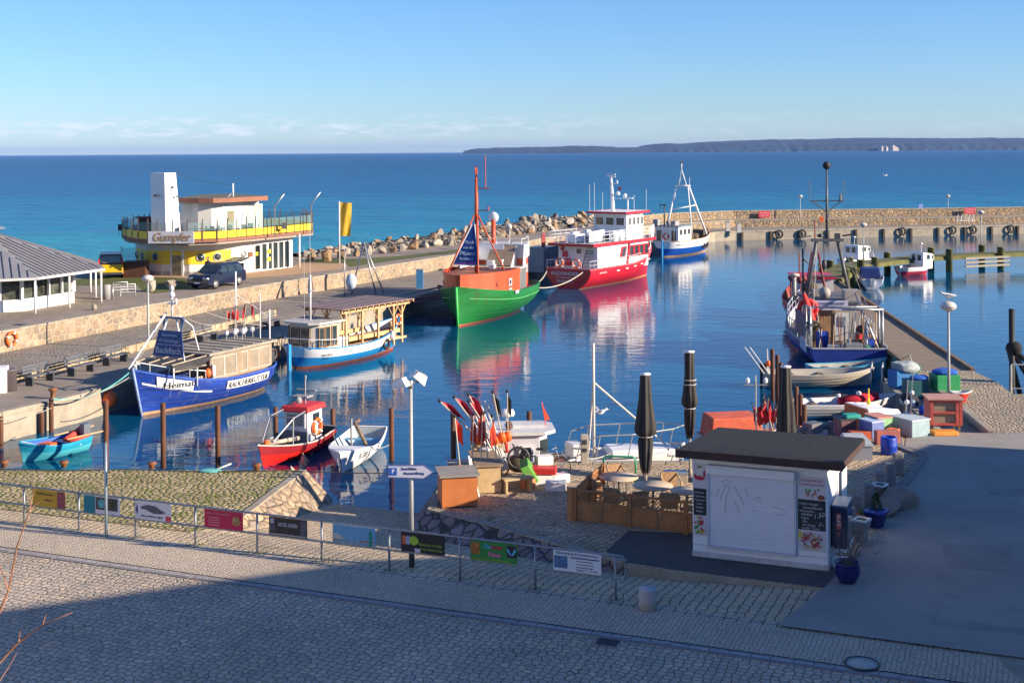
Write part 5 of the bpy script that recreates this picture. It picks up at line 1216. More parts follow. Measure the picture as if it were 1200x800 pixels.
# --- breakwater rocks ---
ROCKM = mat('breakwater_rock', (.25, .22, .18), .9, .35, .8, bump=.5, dirt=.35, dirtcol=(.10, .09, .08))
ROCKM2 = mat('pale_rock', (.36, .32, .27), .9, .25, .9, bump=.5, dirt=.25, dirtcol=(.18, .14, .1))
ROCKM3 = mat('brown_rock', (.28, .18, .10), .9, .3, 1, bump=.5)
def rock_mesh(seed, sub=2, cut=9):
    r = random.Random(seed); bm = bmesh.new(); bmesh.ops.create_icosphere(bm, subdivisions=sub, radius=1)
    planes = [(Vector((r.gauss(0, 1), r.gauss(0, 1), r.gauss(0, 1))).normalized(), r.uniform(.45, .8)) for _ in range(cut)]
    for v in bm.verts:
        for n_, d in planes:
            k = v.co.dot(n_)-d
            if k > 0: v.co -= n_*k
        v.co += v.co.normalized()*noise.noise(v.co*2+Vector((seed, 0, 0)))*.08
    me = bpy.data.meshes.new('rock'); bm.to_mesh(me); bm.free(); return me
rocks = []
rr = random.Random(3)
for i in range(14):
    for mm in (ROCKM, ROCKM2, ROCKM3)[:3] if i < 4 else (rr.choice([ROCKM, ROCKM2, ROCKM, ROCKM2, ROCKM3]),):
        me = rock_mesh(i*7 + len(rocks), 2, 14); me.materials.append(mm); rocks.append(me)
def rock(loc, s, label='angular grey-brown boulder in the long heap between promenade and sea', group='boulders of the breakwater heap', name='boulder', me=None, sq=None):
    o = bpy.data.objects.new(name, me or rr.choice(rocks)); sc.collection.objects.link(o); o.location = loc
    o.rotation_euler = (rr.uniform(0, 6), rr.uniform(0, 6), rr.uniform(0, 6)) if not sq else (0, 0, rr.uniform(0, 6))
    o.scale = sq or (s*rr.uniform(.75, 1.25), s*rr.uniform(.75, 1.2), s*rr.uniform(.6, 1.0)); tag(o, label, 'boulder', group); return o
RB = [(at(345, 299, 1.2), .5), (at(380, 296, 1.2), .8), (at(450, 287, 1.4), 1.1), (at(510, 279, 1.6), 1.3), (at(570, 269, 1.8), 1.5), (at(625, 261, 1.8), 1.7), (at(668, 257.5, 1.8), 1.7), (at(705, 254, 1.6), 1.4)]
b = MB(); vs = []
for i, (a, wa) in enumerate([(RB0, w0) for RB0, w0 in RB]):
    c = RB[min(i+1, len(RB)-1)][0]; a0 = RB[max(i-1, 0)][0]; t = (c-a0).normalized(); nrm = Vector((-t.y, t.x, 0))
    for o_, h in ((-2.3, -.3), (-1.1, .45), (0, .7), (1.3, .3), (4.5, -3)): q = a+nrm*o_*wa; vs.append((q.x, q.y, U+h*wa))
b._add(vs, [(i*5+k, (i+1)*5+k, (i+1)*5+k+1, i*5+k+1) for i in range(len(RB)-1) for k in range(4)]); struct('rubble_core', b, cells('rubble', [(.12, .11, .09), (.25, .22, .19), (.18, .15, .12)], (.02, .02, .02), .9, .1, rnd=1, bump=1, dist=.3))
tot = 0; segs = []
for (a, wa), (c, wc) in zip(RB, RB[1:]): segs.append((c-a).length)
T = sum(segs)
for i in range(262):
    d = T*(i+rr.random())/262; k = 0
    while k < len(segs)-1 and d > segs[k]: d -= segs[k]; k += 1
    u = min(1, d/segs[k]); (a, wa), (c, wc) = RB[k], RB[k+1]; p = a.lerp(c, u); w_ = wa+(wc-wa)*u
    t = (c-a).normalized(); nrm = Vector((-t.y, t.x, 0)); o_ = rr.uniform(-1, 1)
    hz = (1-abs(o_)**1.6)*w_*1.05
    z = U+hz*rr.uniform(.35, 1.0)-.25 if o_ < .55 else U-.3+hz*.5-rr.random()*1.2
    rock((p.x+nrm.x*o_*w_*2.4, p.y+nrm.y*o_*w_*2.4, z), rr.uniform(.5, 1.0)*(.5+w_*.2))
for px, py, s in ((365, 305, .55), (383, 306, .6), (402, 303, .6), (418, 300, .5), (433, 298.5, .5), (448, 297, .45), (461, 296, .5), (472, 294, .5), (484, 292, .55), (498, 290, .5), (512, 288, .55), (527, 287.5, .6)):
    rock(at(px, py, U)+Vector((0, 0, .3)), s*1.25, 'boulder in the front row at the grass edge of the heap')
for px, py, s in ((141, 305, .5), (146, 312, .6), (139, 315, .45), (150, 308, .5)): rock(at(px, py, .9), s, 'small shore boulder between the van and the restaurant', 'small shore boulders by the van')
for px in (745, 765, 790, 815, 885, 990): rock(atY(px, 252.5-.007*(px-740)*1.2, 192)+Vector((0, 0, -.1)), .8, 'boulder top showing above the mole parapet', 'boulders behind the parapet')
o = rock(at(178, 341.5, U)+Vector((0, 0, .35)), .5, 'lone pinkish boulder on the lawn behind the globe lamp', None, me=rocks[1], sq=(.55, .5, .55))
o = rock(at(201, 339, U)+Vector((0, 0, .3)), .5, 'low shrub-dark boulder on the lawn', None, me=rocks[3], sq=(.7, .5, .45))
# --- lamps ---
LPM = mat('lamp_post_grey', (.36, .38, .38), .5, .1); GLB = mat('milky_globe', (.62, .58, .52), .35, .05)
def lamp(loc, label, h=4.0, r=.34, flat=.62, proto={}):
    root = thing('street_lamp', label, 'street lamp', loc, 0, 'globe lamps around the harbour')
    b = MB(); b.tube([(0, 0, 0), (0, 0, h*.3), (0, 0, h-.25)], [.075, .065, .055], 8); b.lathe((0, 0, 0), [(.14, 0), (.14, .05), (.08, .1)], 10); b.build('pole', LPM, root)
    b = MB(); b.sphere((0, 0, h-.05), r, 14, sq=(1, 1, flat)); b.lathe((0, 0, h-.33), [(.06, 0), (.1, .05), (.15, .1)], 8); b.build('globe', GLB, root)
    b = MB(); b.torus((0, 0, h-.06), r*1.0, .02, n=16, k=5); b.build('globe_rim', GREYM, root)
p = at(172, 403, 0); lamp((-20.7, 72.6, 0), 'globe lamp on the quay behind the blue smokehouse cutter')
lamp(tuple(at(1112, 462.5, .03)), 'globe lamp with a gull on top beside the red shed', r=.36)
lamp(tuple(at(1150, 291, .35)), 'globe lamp on the timber jetty near the right edge', h=3.9)
lamp(tuple(at(1012, 304, .35)), 'globe lamp on the jetty behind the white cabin boat', h=3.4)
lamp(tuple(at(938, 264.5, 0)), 'thin lamp on the far mole left of the antenna mast', h=4.3, r=.35)
lamp(tuple(at(1111, 261, 0)), 'thin lamp on the far mole near the red sign', h=4.0, r=.35)
p = at(597, 293, U); lamp((p.x, p.y, U), 'small lamp on the promenade behind the green ship', h=2.4, r=.3, flat=1)
# yellow flag
p = at(398, 309, U); t_ = thing('flag_pole', 'flag pole with hanging yellow banner flag by the boulders', 'flag pole', (p.x, p.y, U))
b = MB(); b.tube([(0, 0, 0), (0, 0, 5.6)], .06, 7); b.build('pole', WHITE, t_)
b = MB(); vs = []; 
for i in range(7):
    for k in range(9): u, v = i/6, k/8; vs.append((.07+u*1.05-.12*v*u, .09*math.sin(u*7+v*3), 5.5-v*3.0-u*.05*(1+math.sin(v*6))))
b._add(vs, [(i*9+k, i*9+k+1, (i+1)*9+k+1, (i+1)*9+k) for i in range(6) for k in range(8)], smooth=True); b.build('flag', mat('yellow_flag_cloth', (.55, .36, .03), .8, .3, 2, stretch=(3, 3, .4)), t_)
# bin, bike racks, bollards on the promenade
p = at(125, 350.5, U); t_ = thing('litter_bin', 'grey steel litter bin on the promenade beside the bicycle racks', 'litter bin', (p.x, p.y, U)); b = MB(); b.lathe((0, 0, 0), [(.3, 0), (.3, .95), (.26, 1.0), (.05, 1.02)], 12); b.build('body', SILV, t_); b = MB(); b.tube([(.42, 0, 0), (.42, 0, .9)], .08, 7); b.build('post', GREYM, t_)
for k, (px, py) in enumerate(((141, 344.5), (150, 347))):
    p = at(px, py, U); t_ = thing('bicycle_rack', ('tubular bicycle rack, rear one of the pair beside the litter bin', 'tubular bicycle rack, front one of the pair beside the litter bin')[k], 'bicycle rack', (p.x, p.y, U), .15)
    b = MB(); b.tube([(-.5, 0, 0), (-.5, 0, .85), (.5, 0, .85), (.5, 0, 0)], .035, 6)
    for z in (.3, .5, .68): b.tube([(-.5, 0, z), (.5, 0, z)], .022, 5)
    b.build('tubes', CLEANW, t_)
p = at(110.5, 363, U); b = MB(); b.lathe((0, 0, 0), [(.16, 0), (.16, .25), (.1, .34), (.02, .36)], 10); o = tag(b.build('bollard', CONC), 'tiny pale bollard standing on the promenade edge', 'bollard'); o.location = (p.x, p.y, U)
# lower quay furniture
b = MB(); q = off(Qa, 5.45); ts = []
root = thing('low_quay_wall', 'low pale stone wall behind the benches on the left quay', 'wall')
for i in (1, 2):
    a_, c_1 = Vector(q[i]), Vector(q[i+1]); 
    t = c_1-a_; n = int(t.length/1.0)
    for k in range(n):
        if i == 2 and k > 27: break
        m_ = a_.lerp(c_1, (k+.5)/n); b.box((m_.x, m_.y, .21), (.96, .32, .44+rnd.uniform(-.02, .02)), math.atan2(t.y, t.x))
b.build('blocks', cells('pale_blocks', [(.45, .35, .22), (.38, .3, .2), (.5, .4, .27)], (.15, .12, .08), 1.6, .06), root)
BEN = mat('bench_slats', (.10, .11, .13), .6, .2, 4)
def bench(loc, rz, label):
    root = thing('park_bench', label, 'bench', loc, rz, 'benches along the left quay')
    b = MB()
    for k in range(3): b.box((0, -.2+k*.16, .45), (1.9, .12, .05))
    b.build('seat', BEN, root); b = MB()
    for k in range(3): b.box((0, .26+k*.03, .6+k*.14), (1.9, .03, .11))
    b.build('backrest', BEN, root)
    for s in (-.75, .75): b = MB(); b.box((s, 0, .21), (.12, .4, .42)); b.build('leg', DARKM, root)
for k, (px, py, l) in enumerate(((47, 449, 'leftmost bench on the quay, next to the round bin'), (95, 438, 'second bench from the round bin on the quay'), (135, 426, 'third bench from the round bin, by the bow of the blue cutter'), (243, 400, 'bench on the quay hidden mostly by the blue cutter'), (318, 384, 'bench on the quay between the two blue and white cutters'))):
    p = at(px, py, 0); bench((p.x, p.y, 0), math.atan2(.95, .31), l)
p = at(11.5, 458, 0); b = MB(); b.lathe((0, 0, 0), [(.32, 0), (.32, .95), (.34, .96), (.34, 1.02), (.28, 1.03), (.02, 1.0)], 14); o = tag(b.build('litter_bin', mat('dark_bin', (.12, .10, .11), .5)), 'round dark litter bin beside the white cabinet at the left edge', 'litter bin'); o.location = p
p = at(0, 461, 0); t_ = thing('white_cabinet', 'white cabinet cut by the left edge of the view on the quay', 'cabinet', (p.x-.3, p.y+.3, 0), .2); b = MB(); b.box((0, 0, .6), (1.0, .7, 1.2)); b.build('casing', WHITE, t_); b = MB(); b.box((.1, -.36, .6), (.7, .03, 1.0)); b.build('door', CLEANW, t_)
# lifebuoy on retaining wall and on parapet
def wallring(px, py, Y, n_, label):
    p = atY(px, py, Y); r = thing('lifebuoy', label, 'lifebuoy', p, 0); ringbuoy(r, (0, 0, 0), n_, .36, name='ring'); return r
wallring(14, 397, 71.85, (.93, -.37, 0), 'orange lifebuoy hanging on the retaining wall at the left'); wallring(754, 256.5, 171.5, (.6, -.8, 0), 'small orange lifebuoy on the parapet behind the red ship')
# quay odds: white oval board, derrick poles, blue cabinet, planks
p = at(404, 347, 0); t_ = thing('notice_post', 'grey post with white oval board on the quay behind the canopy boat', 'sign', (p.x, p.y, 0)); b = MB(); b.tube([(0, 0, 0), (0, 0, 3.6)], .05, 6); b.build('post', GREYM, t_); b = MB(); b.M = Matrix.Diagonal((1, 1, 1.5, 1)); b.lathe((.5, 0, .75), [(.02, -.04), (.42, -.03), (.42, .03), (.02, .04)], 16, axis='Y'); b.build('oval_board', mat('pale_blue_board', (.55, .65, .75), .5), t_)
p = at(428, 345, 0); t_ = thing('derrick', 'leaning steel derrick poles on the quay behind the canopy boat', 'derrick', (p.x, p.y, 0)); b = MB()
for q in ((-1.1, .3, 0), (.9, -.5, 0), (1.4, .6, 0)): b.tube([q, (-.1, 0, 4.1)], .06, 6)
b.build('poles', GREYM, t_)
p = at(492, 338, 0); t_ = thing('power_cabinet', 'narrow blue power cabinet on the quay left of the green ship', 'cabinet', (p.x, p.y, 0)); b = MB(); b.box((0, 0, .75), (.55, .45, 1.5)); b.build('casing', mat('mid_blue', (.05, .2, .42), .5), t_); b = MB(); b.box((0, 0, 1.53), (.62, .52, .06)); b.build('cap', GREYM, t_)
t_ = thing('gangway', 'stack of reddish planks and gangway boards on the quay edge between the boats', 'gangway', tuple(at(497, 352, 0)), .9); b = MB()
for k in range(7): b.box((rnd.uniform(-.3, .3), -1+k*.32, .12+.1*(k % 3)), (4.2, .25, .08), rnd.uniform(-.1, .1))
b.build('planks', mat('red_grey_planks', (.25, .12, .11), .8, .3), t_); b = MB(); b.tube([(-3.4, .4, .6), (2.6, -.3, .9)], .07, 6); b.tube([(-3.0, -.8, .5), (2.6, -.9, .8)], .06, 6); b.build('poles', mat('pale_poles', (.5, .45, .35), .7), t_)
t_ = thing('pontoon', 'low dark floating pontoon beside the quay left of the green ship', 'pontoon', (-3.9, 97.5, WZ), math.atan2(.95, .31)); b = MB(); b.box((0, 0, .25), (9, 2.2, .7)); b.build('deck', mat('dark_pontoon', (.07, .06, .06), .8, .3), t_)
for x in (-3, 0, 3): b = MB(); b.torus((x, -1.15, .25), .3, .1, axis='Y'); b.build('tyre_fender', BLACK, t_)
p = at(650, 318, 0); t_ = thing('grey_container', 'blue-grey storage container with red notice on the quay beside the red ship', 'container', (p.x-1.2, p.y+1.2, 0), 1.15); b = MB(); b.box((0, 0, 1.1), (3.6, 2.0, 2.2))
for k in range(17): b.box((-1.7+k*.21, -1.01, 1.1), (.08, .05, 2.0))
b.build('box', mat('grey_blue_steel', (.20, .24, .28), .6, .15), t_); b = MB(); b.box((-1.6, -.9, 2.9), (.8, .06, 1.3)); b.build('notice', mat('red_notice', (.3, .05, .06), .6), t_)
p = at(565, 300, 0)
# mole fittings
REDS = mat('red_sign', (.55, .03, .06), .6)
for k, (px, py, l) in enumerate(((895.5, 251, 'red notice board on the mole parapet, the one left of the lamp'), (1136.5, 247, 'red notice board on the mole parapet, the one near the right edge'))):
    q = Vector((lerp := 0, 0, 0)); Y = 185.4+(atY(px, py, 186).x-32)*.127; p = atY(px, py, Y-.15); t_ = thing('notice_board', l, 'sign', p, .12); b = MB(); b.box((0, 0, 0), (1.65, .06, .95)); b.build('panel', REDS, t_); text('BETRETEN', .26, mat('pinkish_white', (.75, .5, .5), .6), t_, (0, -.04, .15), (1, 0, 0), width=1.3); text('VERBOTEN', .22, MATS['pinkish_white'], t_, (0, -.04, -.2), (1, 0, 0), width=1.1)
p = atY(1079, 248, 189.5); t_ = thing('blue_sign', 'small pale blue sign standing on the mole walkway', 'sign', (p.x, p.y, U)); b = MB(); b.tube([(0, 0, 0), (0, 0, 1.6)], .05, 5); b.build('post', GREYM, t_); b = MB(); b.box((0, -.06, 1.4), (.6, .04, .8)); b.build('panel', mat('pale_blue_sign', (.25, .35, .7), .5), t_)
for k, (px, py) in enumerate(((853, 271), (866, 272.5))):
    p = at(px, py, 0); t_ = thing('mooring_pillar', ('pale concrete pillar at the mole corner, left of the pair', 'pale concrete pillar at the mole corner, right of the pair')[k], 'pillar', p); b = MB(); b.box((0, 0, .65), (.55, .55, 1.3), taper=.9); b.build('shaft', mat('pale_concrete', (.6, .56, .5), .8), t_); b = MB(); b.box((0, 0, 1.33), (.62, .62, .08)); b.build('cap', CONC, t_)
def quay_tyre(px, label):
    # on the mole face
    for (x0, y0), (x1, y1) in zip(Q2_[8:], Q2_[9:]):
        pass
    lo, hi = 0., 1.
    (x0, y0), (x1, y1) = Q2_[8], Q2_[9]
    for _ in range(30):
        u = (lo+hi)/2; X, Y = x0+(x1-x0)*u, y0+(y1-y0)*u
        if 600+1500*X/Y < px: lo = u
        else: hi = u
    b = MB(); b.torus((0, 0, 0), .48, .14, axis='Y'); o = tag(b.build('tyre', BLACK), label, 'tyre', 'tyres hanging on the mole quay'); o.location = (X, Y-.3, -.42); o.rotation_euler = (0, 0, .24)
for k, px in enumerate((912, 939, 1056, 1115, 1139, 1183)): quay_tyre(px, 'black tyre hanging against the pale face of the mole quay')
for k in range(11):
    u = .02+k*.093; X, Y = 30+44*u, 172.3+10.3*u; b = MB(); b.box((0, 0, -.65), (.3, .3, 1.5)); o = tag(b.build('fender_pile', mat('dark_pile', (.06, .045, .03), .8)), 'dark timber fender pile against the mole quay face', 'pile', 'fender piles of the mole quay'); o.location = (X, Y-.17, -.1); o.rotation_euler = (0, 0, .23)
t_ = thing('white_trestle', 'low white trestle rail leaning on the mole walkway', 'rail', tuple(at(1131, 259.5, .6))); b = MB()
for k in range(5): b.tube([(-1.2+k*.55, 0, 0), (-.9+k*.55, .2, 1.0)], .06, 5)
b.tube([(-1.2, 0, .1), (1.4, 0, .1)], .05, 5); b.build('rails', WHITE, t_)
o = rock(tuple(at(900, 258.5, .7)), .6, 'dark heap of netting lying on the mole walkway', None, 'net_heap', rocks[5], (1.6, .8, .5)); o['category'] = 'net'
# bollards on the left quay edge
for k, (px, py) in enumerate(((62, 467), (345, 393), (515, 341), (560, 330))):
    p = at(px, py, 0); b = MB(); b.lathe((0, 0, 0), [(.14, 0), (.11, .1), (.11, .32), (.2, .38), (.2, .46), (.02, .5)], 10); o = tag(b.build('mooring_bollard', RUST), ['rusty bollard with teal rope near the turquoise dinghy', 'rusty bollard at the canopy boat', 'rusty bollard left of the green ship', 'rusty bollard hidden behind the green ship'][k], 'bollard'); o.location = p
# ---------------- right hand boats ----------------
CREAMH = mat('grey_cream_hull', (.48, .44, .37), .6, .12, 2, dirt=.35, dirtcol=(.2, .18, .14), stretch=(1, 1, 6))
WHB = mat('boat_white', (.62, .62, .62), .5, .08, 2, dirt=.3, dirtcol=(.35, .33, .28))
def dinghy(label, pb, ps, B, rail, cols, innerm, deckm, capm, L=None, name='dinghy', floor=None, sw=.75, thw=2, benchm=None, bowp=2.0, rowz=None, rake=.5, zb=WZ):
    loc, hd, Ln = place(pb, ps, zb); root = thing(name, label, 'boat', loc, hd); H = Hull(L or Ln, B, rail, 'transom', sw=sw, rake=rake, full=2.1, bowp=bowp, deck=floor or .45, keel=.25)
    make_hull(root, H, cols, rowz or [Z(-.25), Z(.02), Z(.1), FR(.5), FR(1)], deckm, capm, innerm, .035)
    for k in range(thw):
        x = -H.L*.25+k*H.L*.28; t = x/H.L+.5; b = MB(); b.box((x, 0, H.rail(t)-.14), (.26, H.hb(t)*2-.1, .04)); b.build('thwart', benchm or WOOD, root)
    return root, H
BLU = mat('hull_mid_blue', (.04, .16, .42), .5, .12); TURQ = mat('turquoise_hull', (.02, .32, .50), .45, .1, 2, dirt=.3, dirtcol=(.05, .18, .3))
# blue trawler
loc, hd, Ln = place(Vector((19.3, 84.3, 0)), Vector((18.35, 69.8, 0)))
root = thing('blue_trawler', 'big dark blue trawler with crowded deck, gantry and tall antenna mast, stern towards the quay', 'trawler', loc, hd)
H = Hull(14.6, 4.7, (1.28, 1.35, 2.5), 'transom', sw=.86, rake=1.0, full=2.6, bowp=2.0, deck=.55)
TB = mat('trawler_blue', (.012, .035, .24), .45, .2, 1.2, dirt=.35, dirtcol=(.04, .08, .28))
make_hull(root, H, [ANTI, ANTI, TB, TB, TB], [Z(-.5), Z(-.05), Z(.06), FR(.2), FR(.35), FR(.5), FR(.62), FR(.74), FR(.86), FR(1)], mat('wet_deck', (.2, .16, .12), .6, .3, 3), mat('light_rail', (.3, .33, .4), .6), mat('pale_inner', (.4, .42, .45), .7, .15), .06)
b = MB()
for s, x in ((1, -5.9), (-1, -6.6)):
    b.tube([(x, s*1.9, .8), (x, s*1.9, 3.35)], .08, 7); b.tube([(x+1.1, s*1.95, .8), (x+1.1, s*1.95, 3.35)], .06, 6)
b.tube([(-6.6, -1.9, 3.35), (-6.6, .3, 3.35)], .07, 6); b.tube([(-5.5, -1.95, 3.35), (-5.5, 1.9, 3.35)], .06, 6); b.tube([(-6.6, -1.9, 3.35), (-5.5, -1.95, 3.35)], .06, 6); b.tube([(-5.9, 1.9, 3.35), (-4.8, 1.95, 3.35)], .06, 6)
b.tube([(-6.4, -1.7, 1.2), (-3.8, -1.0, 3.9)], .06, 6); b.tube([(-6.2, -1.1, 1.2), (-4.8, -1.4, 2.4)], .12, 6)
b.build('gantry', GREYM, root)
b = MB(); b.plate([(-6.2, 2.25, 1.75), (-4.0, 2.35, 1.75), (-4.0, 2.35, 3.1), (-6.2, 2.25, 3.0)], .08); dk = b.build('net_box', mat('dark_blue_panel', (.01, .03, .09), .5), root)
text('SAS 14', .3, WTXT, dk, (-5.1, 2.33, 2.45), (-1, -.045, 0), width=1.0)
b = MB()
for s in (1, -1):
    pts = [H.pt(t, H.rail(t)+.85, s, .05) for t in (.1, .25, .4, .55, .7, .82, .92)]
    if s > 0 or 1: b.tube(pts, .028, 5); b.tube([p-Vector((0, 0, .4)) for p in pts], .02, 4)
    for i in range(16): t = .1+.82*i/15; p = H.pt(t, H.rail(t), s, .05); b.tube([p, p+Vector((0, 0, .85))], .022, 4)
b.build('deck_rail', mat('blue_white_rail', (.45, .52, .62), .5), root)
b = MB()
for k in range(3): b.plate([(-6.6+k*.75, 2.2, .95), (-5.95+k*.75, 2.2, .95), (-5.95+k*.75, 2.24, 1.65), (-6.6+k*.75, 2.24, 1.65)], .03)
b.build('rail_panels', mat('pale_blue_panel', (.42, .5, .62), .5), root)
# wheelhouse with wooden aft wall
b = MB(); b.prism([(-3.2, -1.3), (1.6, -1.35), (2.1, -.9), (2.1, .9), (1.6, 1.35), (-3.2, 1.3)], .75, 3.25); b.build('wheelhouse', mat('grubby_white', (.34, .31, .28), .6, .12, 2, dirt=.4, dirtcol=(.25, .18, .12)), root)
b = MB()
for k in range(9): b.box((-3.24, 1.2-.14*k, 1.95), (.06, .12, 2.3))
b.build('aft_planking', mat('tan_boards', (.36, .22, .11), .8, .35, 6), root)
b = MB(); b.box((-3.28, -.35, 1.8), (.08, .85, 1.9)); dr = b.build('door', WHB, root); b = MB(); b.box((-3.34, -.35, 2.25), (.03, .4, .55)); b.build('door_pane', mat('grey_pane', (.2, .22, .3), .3), dr)
b = MB(); b.box((-3.5, .55, 3.2), (.06, 2.4, .55)); bn = b.build('banner', mat('lilac_banner', (.5, .5, .62), .6, .05), root)
text('FISCHVERKAUF', .2, NAVY, bn, (-3.55, .5, 3.3), (0, -1, 0), width=1.9); text('DIREKT VOM KUTTER', .14, NAVY, bn, (-3.55, .5, 3.08), (0, -1, 0), width=1.7)
b = MB(); b.box((-.8, 0, 3.35), (5.2, 3.0, .12)); b.build('wheelhouse_roof', mat('dark_roof', (.13, .13, .15), .7), root)
for s in (1, -1):
    for x in (-2.2, -1.0, .3): window(root, (x, s*1.33, 2.5), .7, .6, (0, s), WHB, GLASS, .05, .06)
b = MB(); b.sphere((-1.4, .3, 3.7), .35, 10); b.build('roof_dome', MATS['grubby_white'], root); b = MB(); b.box((-2.6, -1.0, 3.7), (1.1, .9, .6)); b.build('roof_lockers', MATS['grubby_white'], root); b = MB(); b.box((-.2, .6, 3.6), (.8, .5, .4)); b.build('roof_lockers', MATS['grubby_white'], root)
# A-mast
b = MB(); xm = -.6
b.tube([(xm, 1.25, 3.2), (xm, .62, 6.7)], .11, 7); b.tube([(xm, -1.35, 3.2), (xm, -.62, 6.7)], .11, 7); b.box((xm, 0, 6.75), (.35, 1.9, .16)); b.tube([(xm, 1.0, 4.6), (xm, -1.0, 4.6)], .06, 5)
b.tube([(xm, 0, 6.8), (xm, 0, 11.0)], [.1, .05], 7); b.tube([(xm, 1.0, 9.1), (xm, -1.0, 9.1)], .04, 5); b.tube([(xm, -.9, 9.1), (xm, 0, 8.4), (xm, .9, 9.1)], .04, 5)
b.tube([(xm, 1.0, 9.1), (xm, 1.0, 10.3)], .02, 4); b.tube([(xm, -1.0, 9.1), (xm, -1.0, 10.3)], .02, 4); b.tube([(xm, -.8, 9.1), (xm, -.8, 9.5)], .07, 5)
b.build('mast', mat('mast_grey', (.10, .10, .11), .5, .2), root)
b = MB(); b.sphere((xm, 0, 11.2), .24, 12); b.build('mast_ball', BLACK, root)
b = MB(); b.tube([(xm+.6, 1.35, 3.3), (xm+.6, 1.35, 6.2)], .06, 6); b.tube([(xm+.6, 1.35, 5.6), (xm+.6, 1.0, 5.3)], .05, 5); b.build('second_mast', DARKM, root)
b = MB(); b.lathe((xm, .4, 6.9), [(.05, 0), (.2, .05), (.2, .15), (.03, .25)], 10); b.box((xm, -.6, 7.0), (.3, .3, .3)); b.tube([(xm, .95, 7.0), (xm-.3, 1.6, 6.9)], .05, 5); b.tube([(xm, -.9, 7.0), (xm-.3, -1.4, 7.1)], .05, 5); b.build('mast_fittings', DARKM, root)
b = MB(); b.box((xm-.15, .35, 8.0), (.12, .22, .3)); b.build('mast_light', ORANGE, root)
b = MB(); b.tube([(xm-.1, .2, 6.6), (xm-.1, .2, 5.2)], .03, 4); b.lathe((xm-.1, .2, 5.0), [(.03, 0), (.14, .1), (.14, .5), (.03, .6)], 7); b.build('hoist_block', DARKM, root)
b = MB(); b.torus((-3.6, 1.65, 3.0), .5, .13, n=20, axis='X'); b.tube([(-3.7, 1.9, 3.9), (-3.8, 1.7, 3.2), (-3.9, 1.45, 2.4), (-3.9, 1.3, 1.9)], [.12, .2, .2, .1], 7); b.build('red_net_bundle', mat('bright_red_net', (.75, .05, .04), .8, .3, 5), root)
b = MB(); b.tube([(-1.0, 2.0, 3.2), (-1.0, 2.0, 4.6)], .1, 7); b.lathe((-1.0, 2.0, 4.6), [(.05, 0), (.3, .05), (.3, .15), (.05, .22)], 10); b.build('vent_cowl', mat('cream_cowl', (.5, .47, .4), .6), root)
b = MB(); 
for x0, y0, z0, x1, y1, z1 in ((xm, 0, 9, 6.6, 0, 1.8), (xm, 0, 6.8, 6.6, 0, 1.9), (xm, .6, 6.7, -6.4, 1.8, 3.3), (xm, -.6, 6.7, -6.6, -1.9, 3.3), (xm, -.8, 6.7, -5.8, -2.1, 1.3)): b.tube([(x0, y0, z0), (x1, y1, z1)], .015, 4)
b.build('rigging', ROPE, root)
gl = [(-6.2, -.4, 1.1, .7, .9, .7, 'deck_crate', GREYM), (-5.6, .4, 1.15, 1.3, 1.0, .12, 'hatch_lid', mat('hatch_blue_grey', (.32, .38, .45), .5)), (-4.6, -1.2, 1.3, .5, .6, .8, 'deck_crate', REDP), (-4.6, -.6, 1.1, .5, .5, .5, 'deck_crate', GREENP), (-5.3, -1.4, 1.2, .6, .5, .7, 'deck_crate', BLUEP), (-4.4, .2, 1.0, .9, .7, .5, 'deck_crate', WOOD), (-6.5, 1.2, 1.0, .4, .6, .4, 'deck_crate', YEL), (-3.9, .9, 1.3, .5, .6, .9, 'deck_crate', BLUEP)]
for (x, y, z, a, b_, c, nm, m_) in gl: b = MB(); b.box((x, y, z), (a, b_, c), rnd.uniform(-.3, .3)); b.build(nm, m_, root, bevel=.02)
NETM = mat('net_brown', (.09, .07, .05), .95, .5, 6, bump=.6); NETG = mat('net_green', (.03, .18, .14), .95, .5, 6, bump=.6)
for (x, y, z, r_, m_) in ((-5.0, -.9, 1.15, .5, NETM), (-5.9, -1.1, 1.1, .4, NETG), (-4.5, 1.5, 2.2, .4, NETM), (-4.7, -1.2, 2.0, .35, NETM), (2.5, .5, 3.6, .5, NETM)): b = MB(); b.sphere((x, y, z), r_, 9, sq=(1.3, 1, .7)); b.build('net_heap', m_, root)
for k in range(26): b = MB(); x, y = rnd.uniform(-6.5, -3.6), rnd.uniform(-1.9, 2.1); b.tube([(x, y, .9), (x+rnd.uniform(-.3, .3), y+rnd.uniform(-.2, .2), rnd.uniform(2.0, 3.4))], .03, 5); b.build('deck_pole', rnd.choice([GREYM, PINE, WHB, RUST]), root)
# ropes and tyres on its pier side
for t in (.2, .35, .5): b = MB(); b.torus(H.pt(t, .6, -1)+Vector((0, -.12, 0)), .3, .1, axis='Y'); b.build('tyre_fender', BLACK, root)
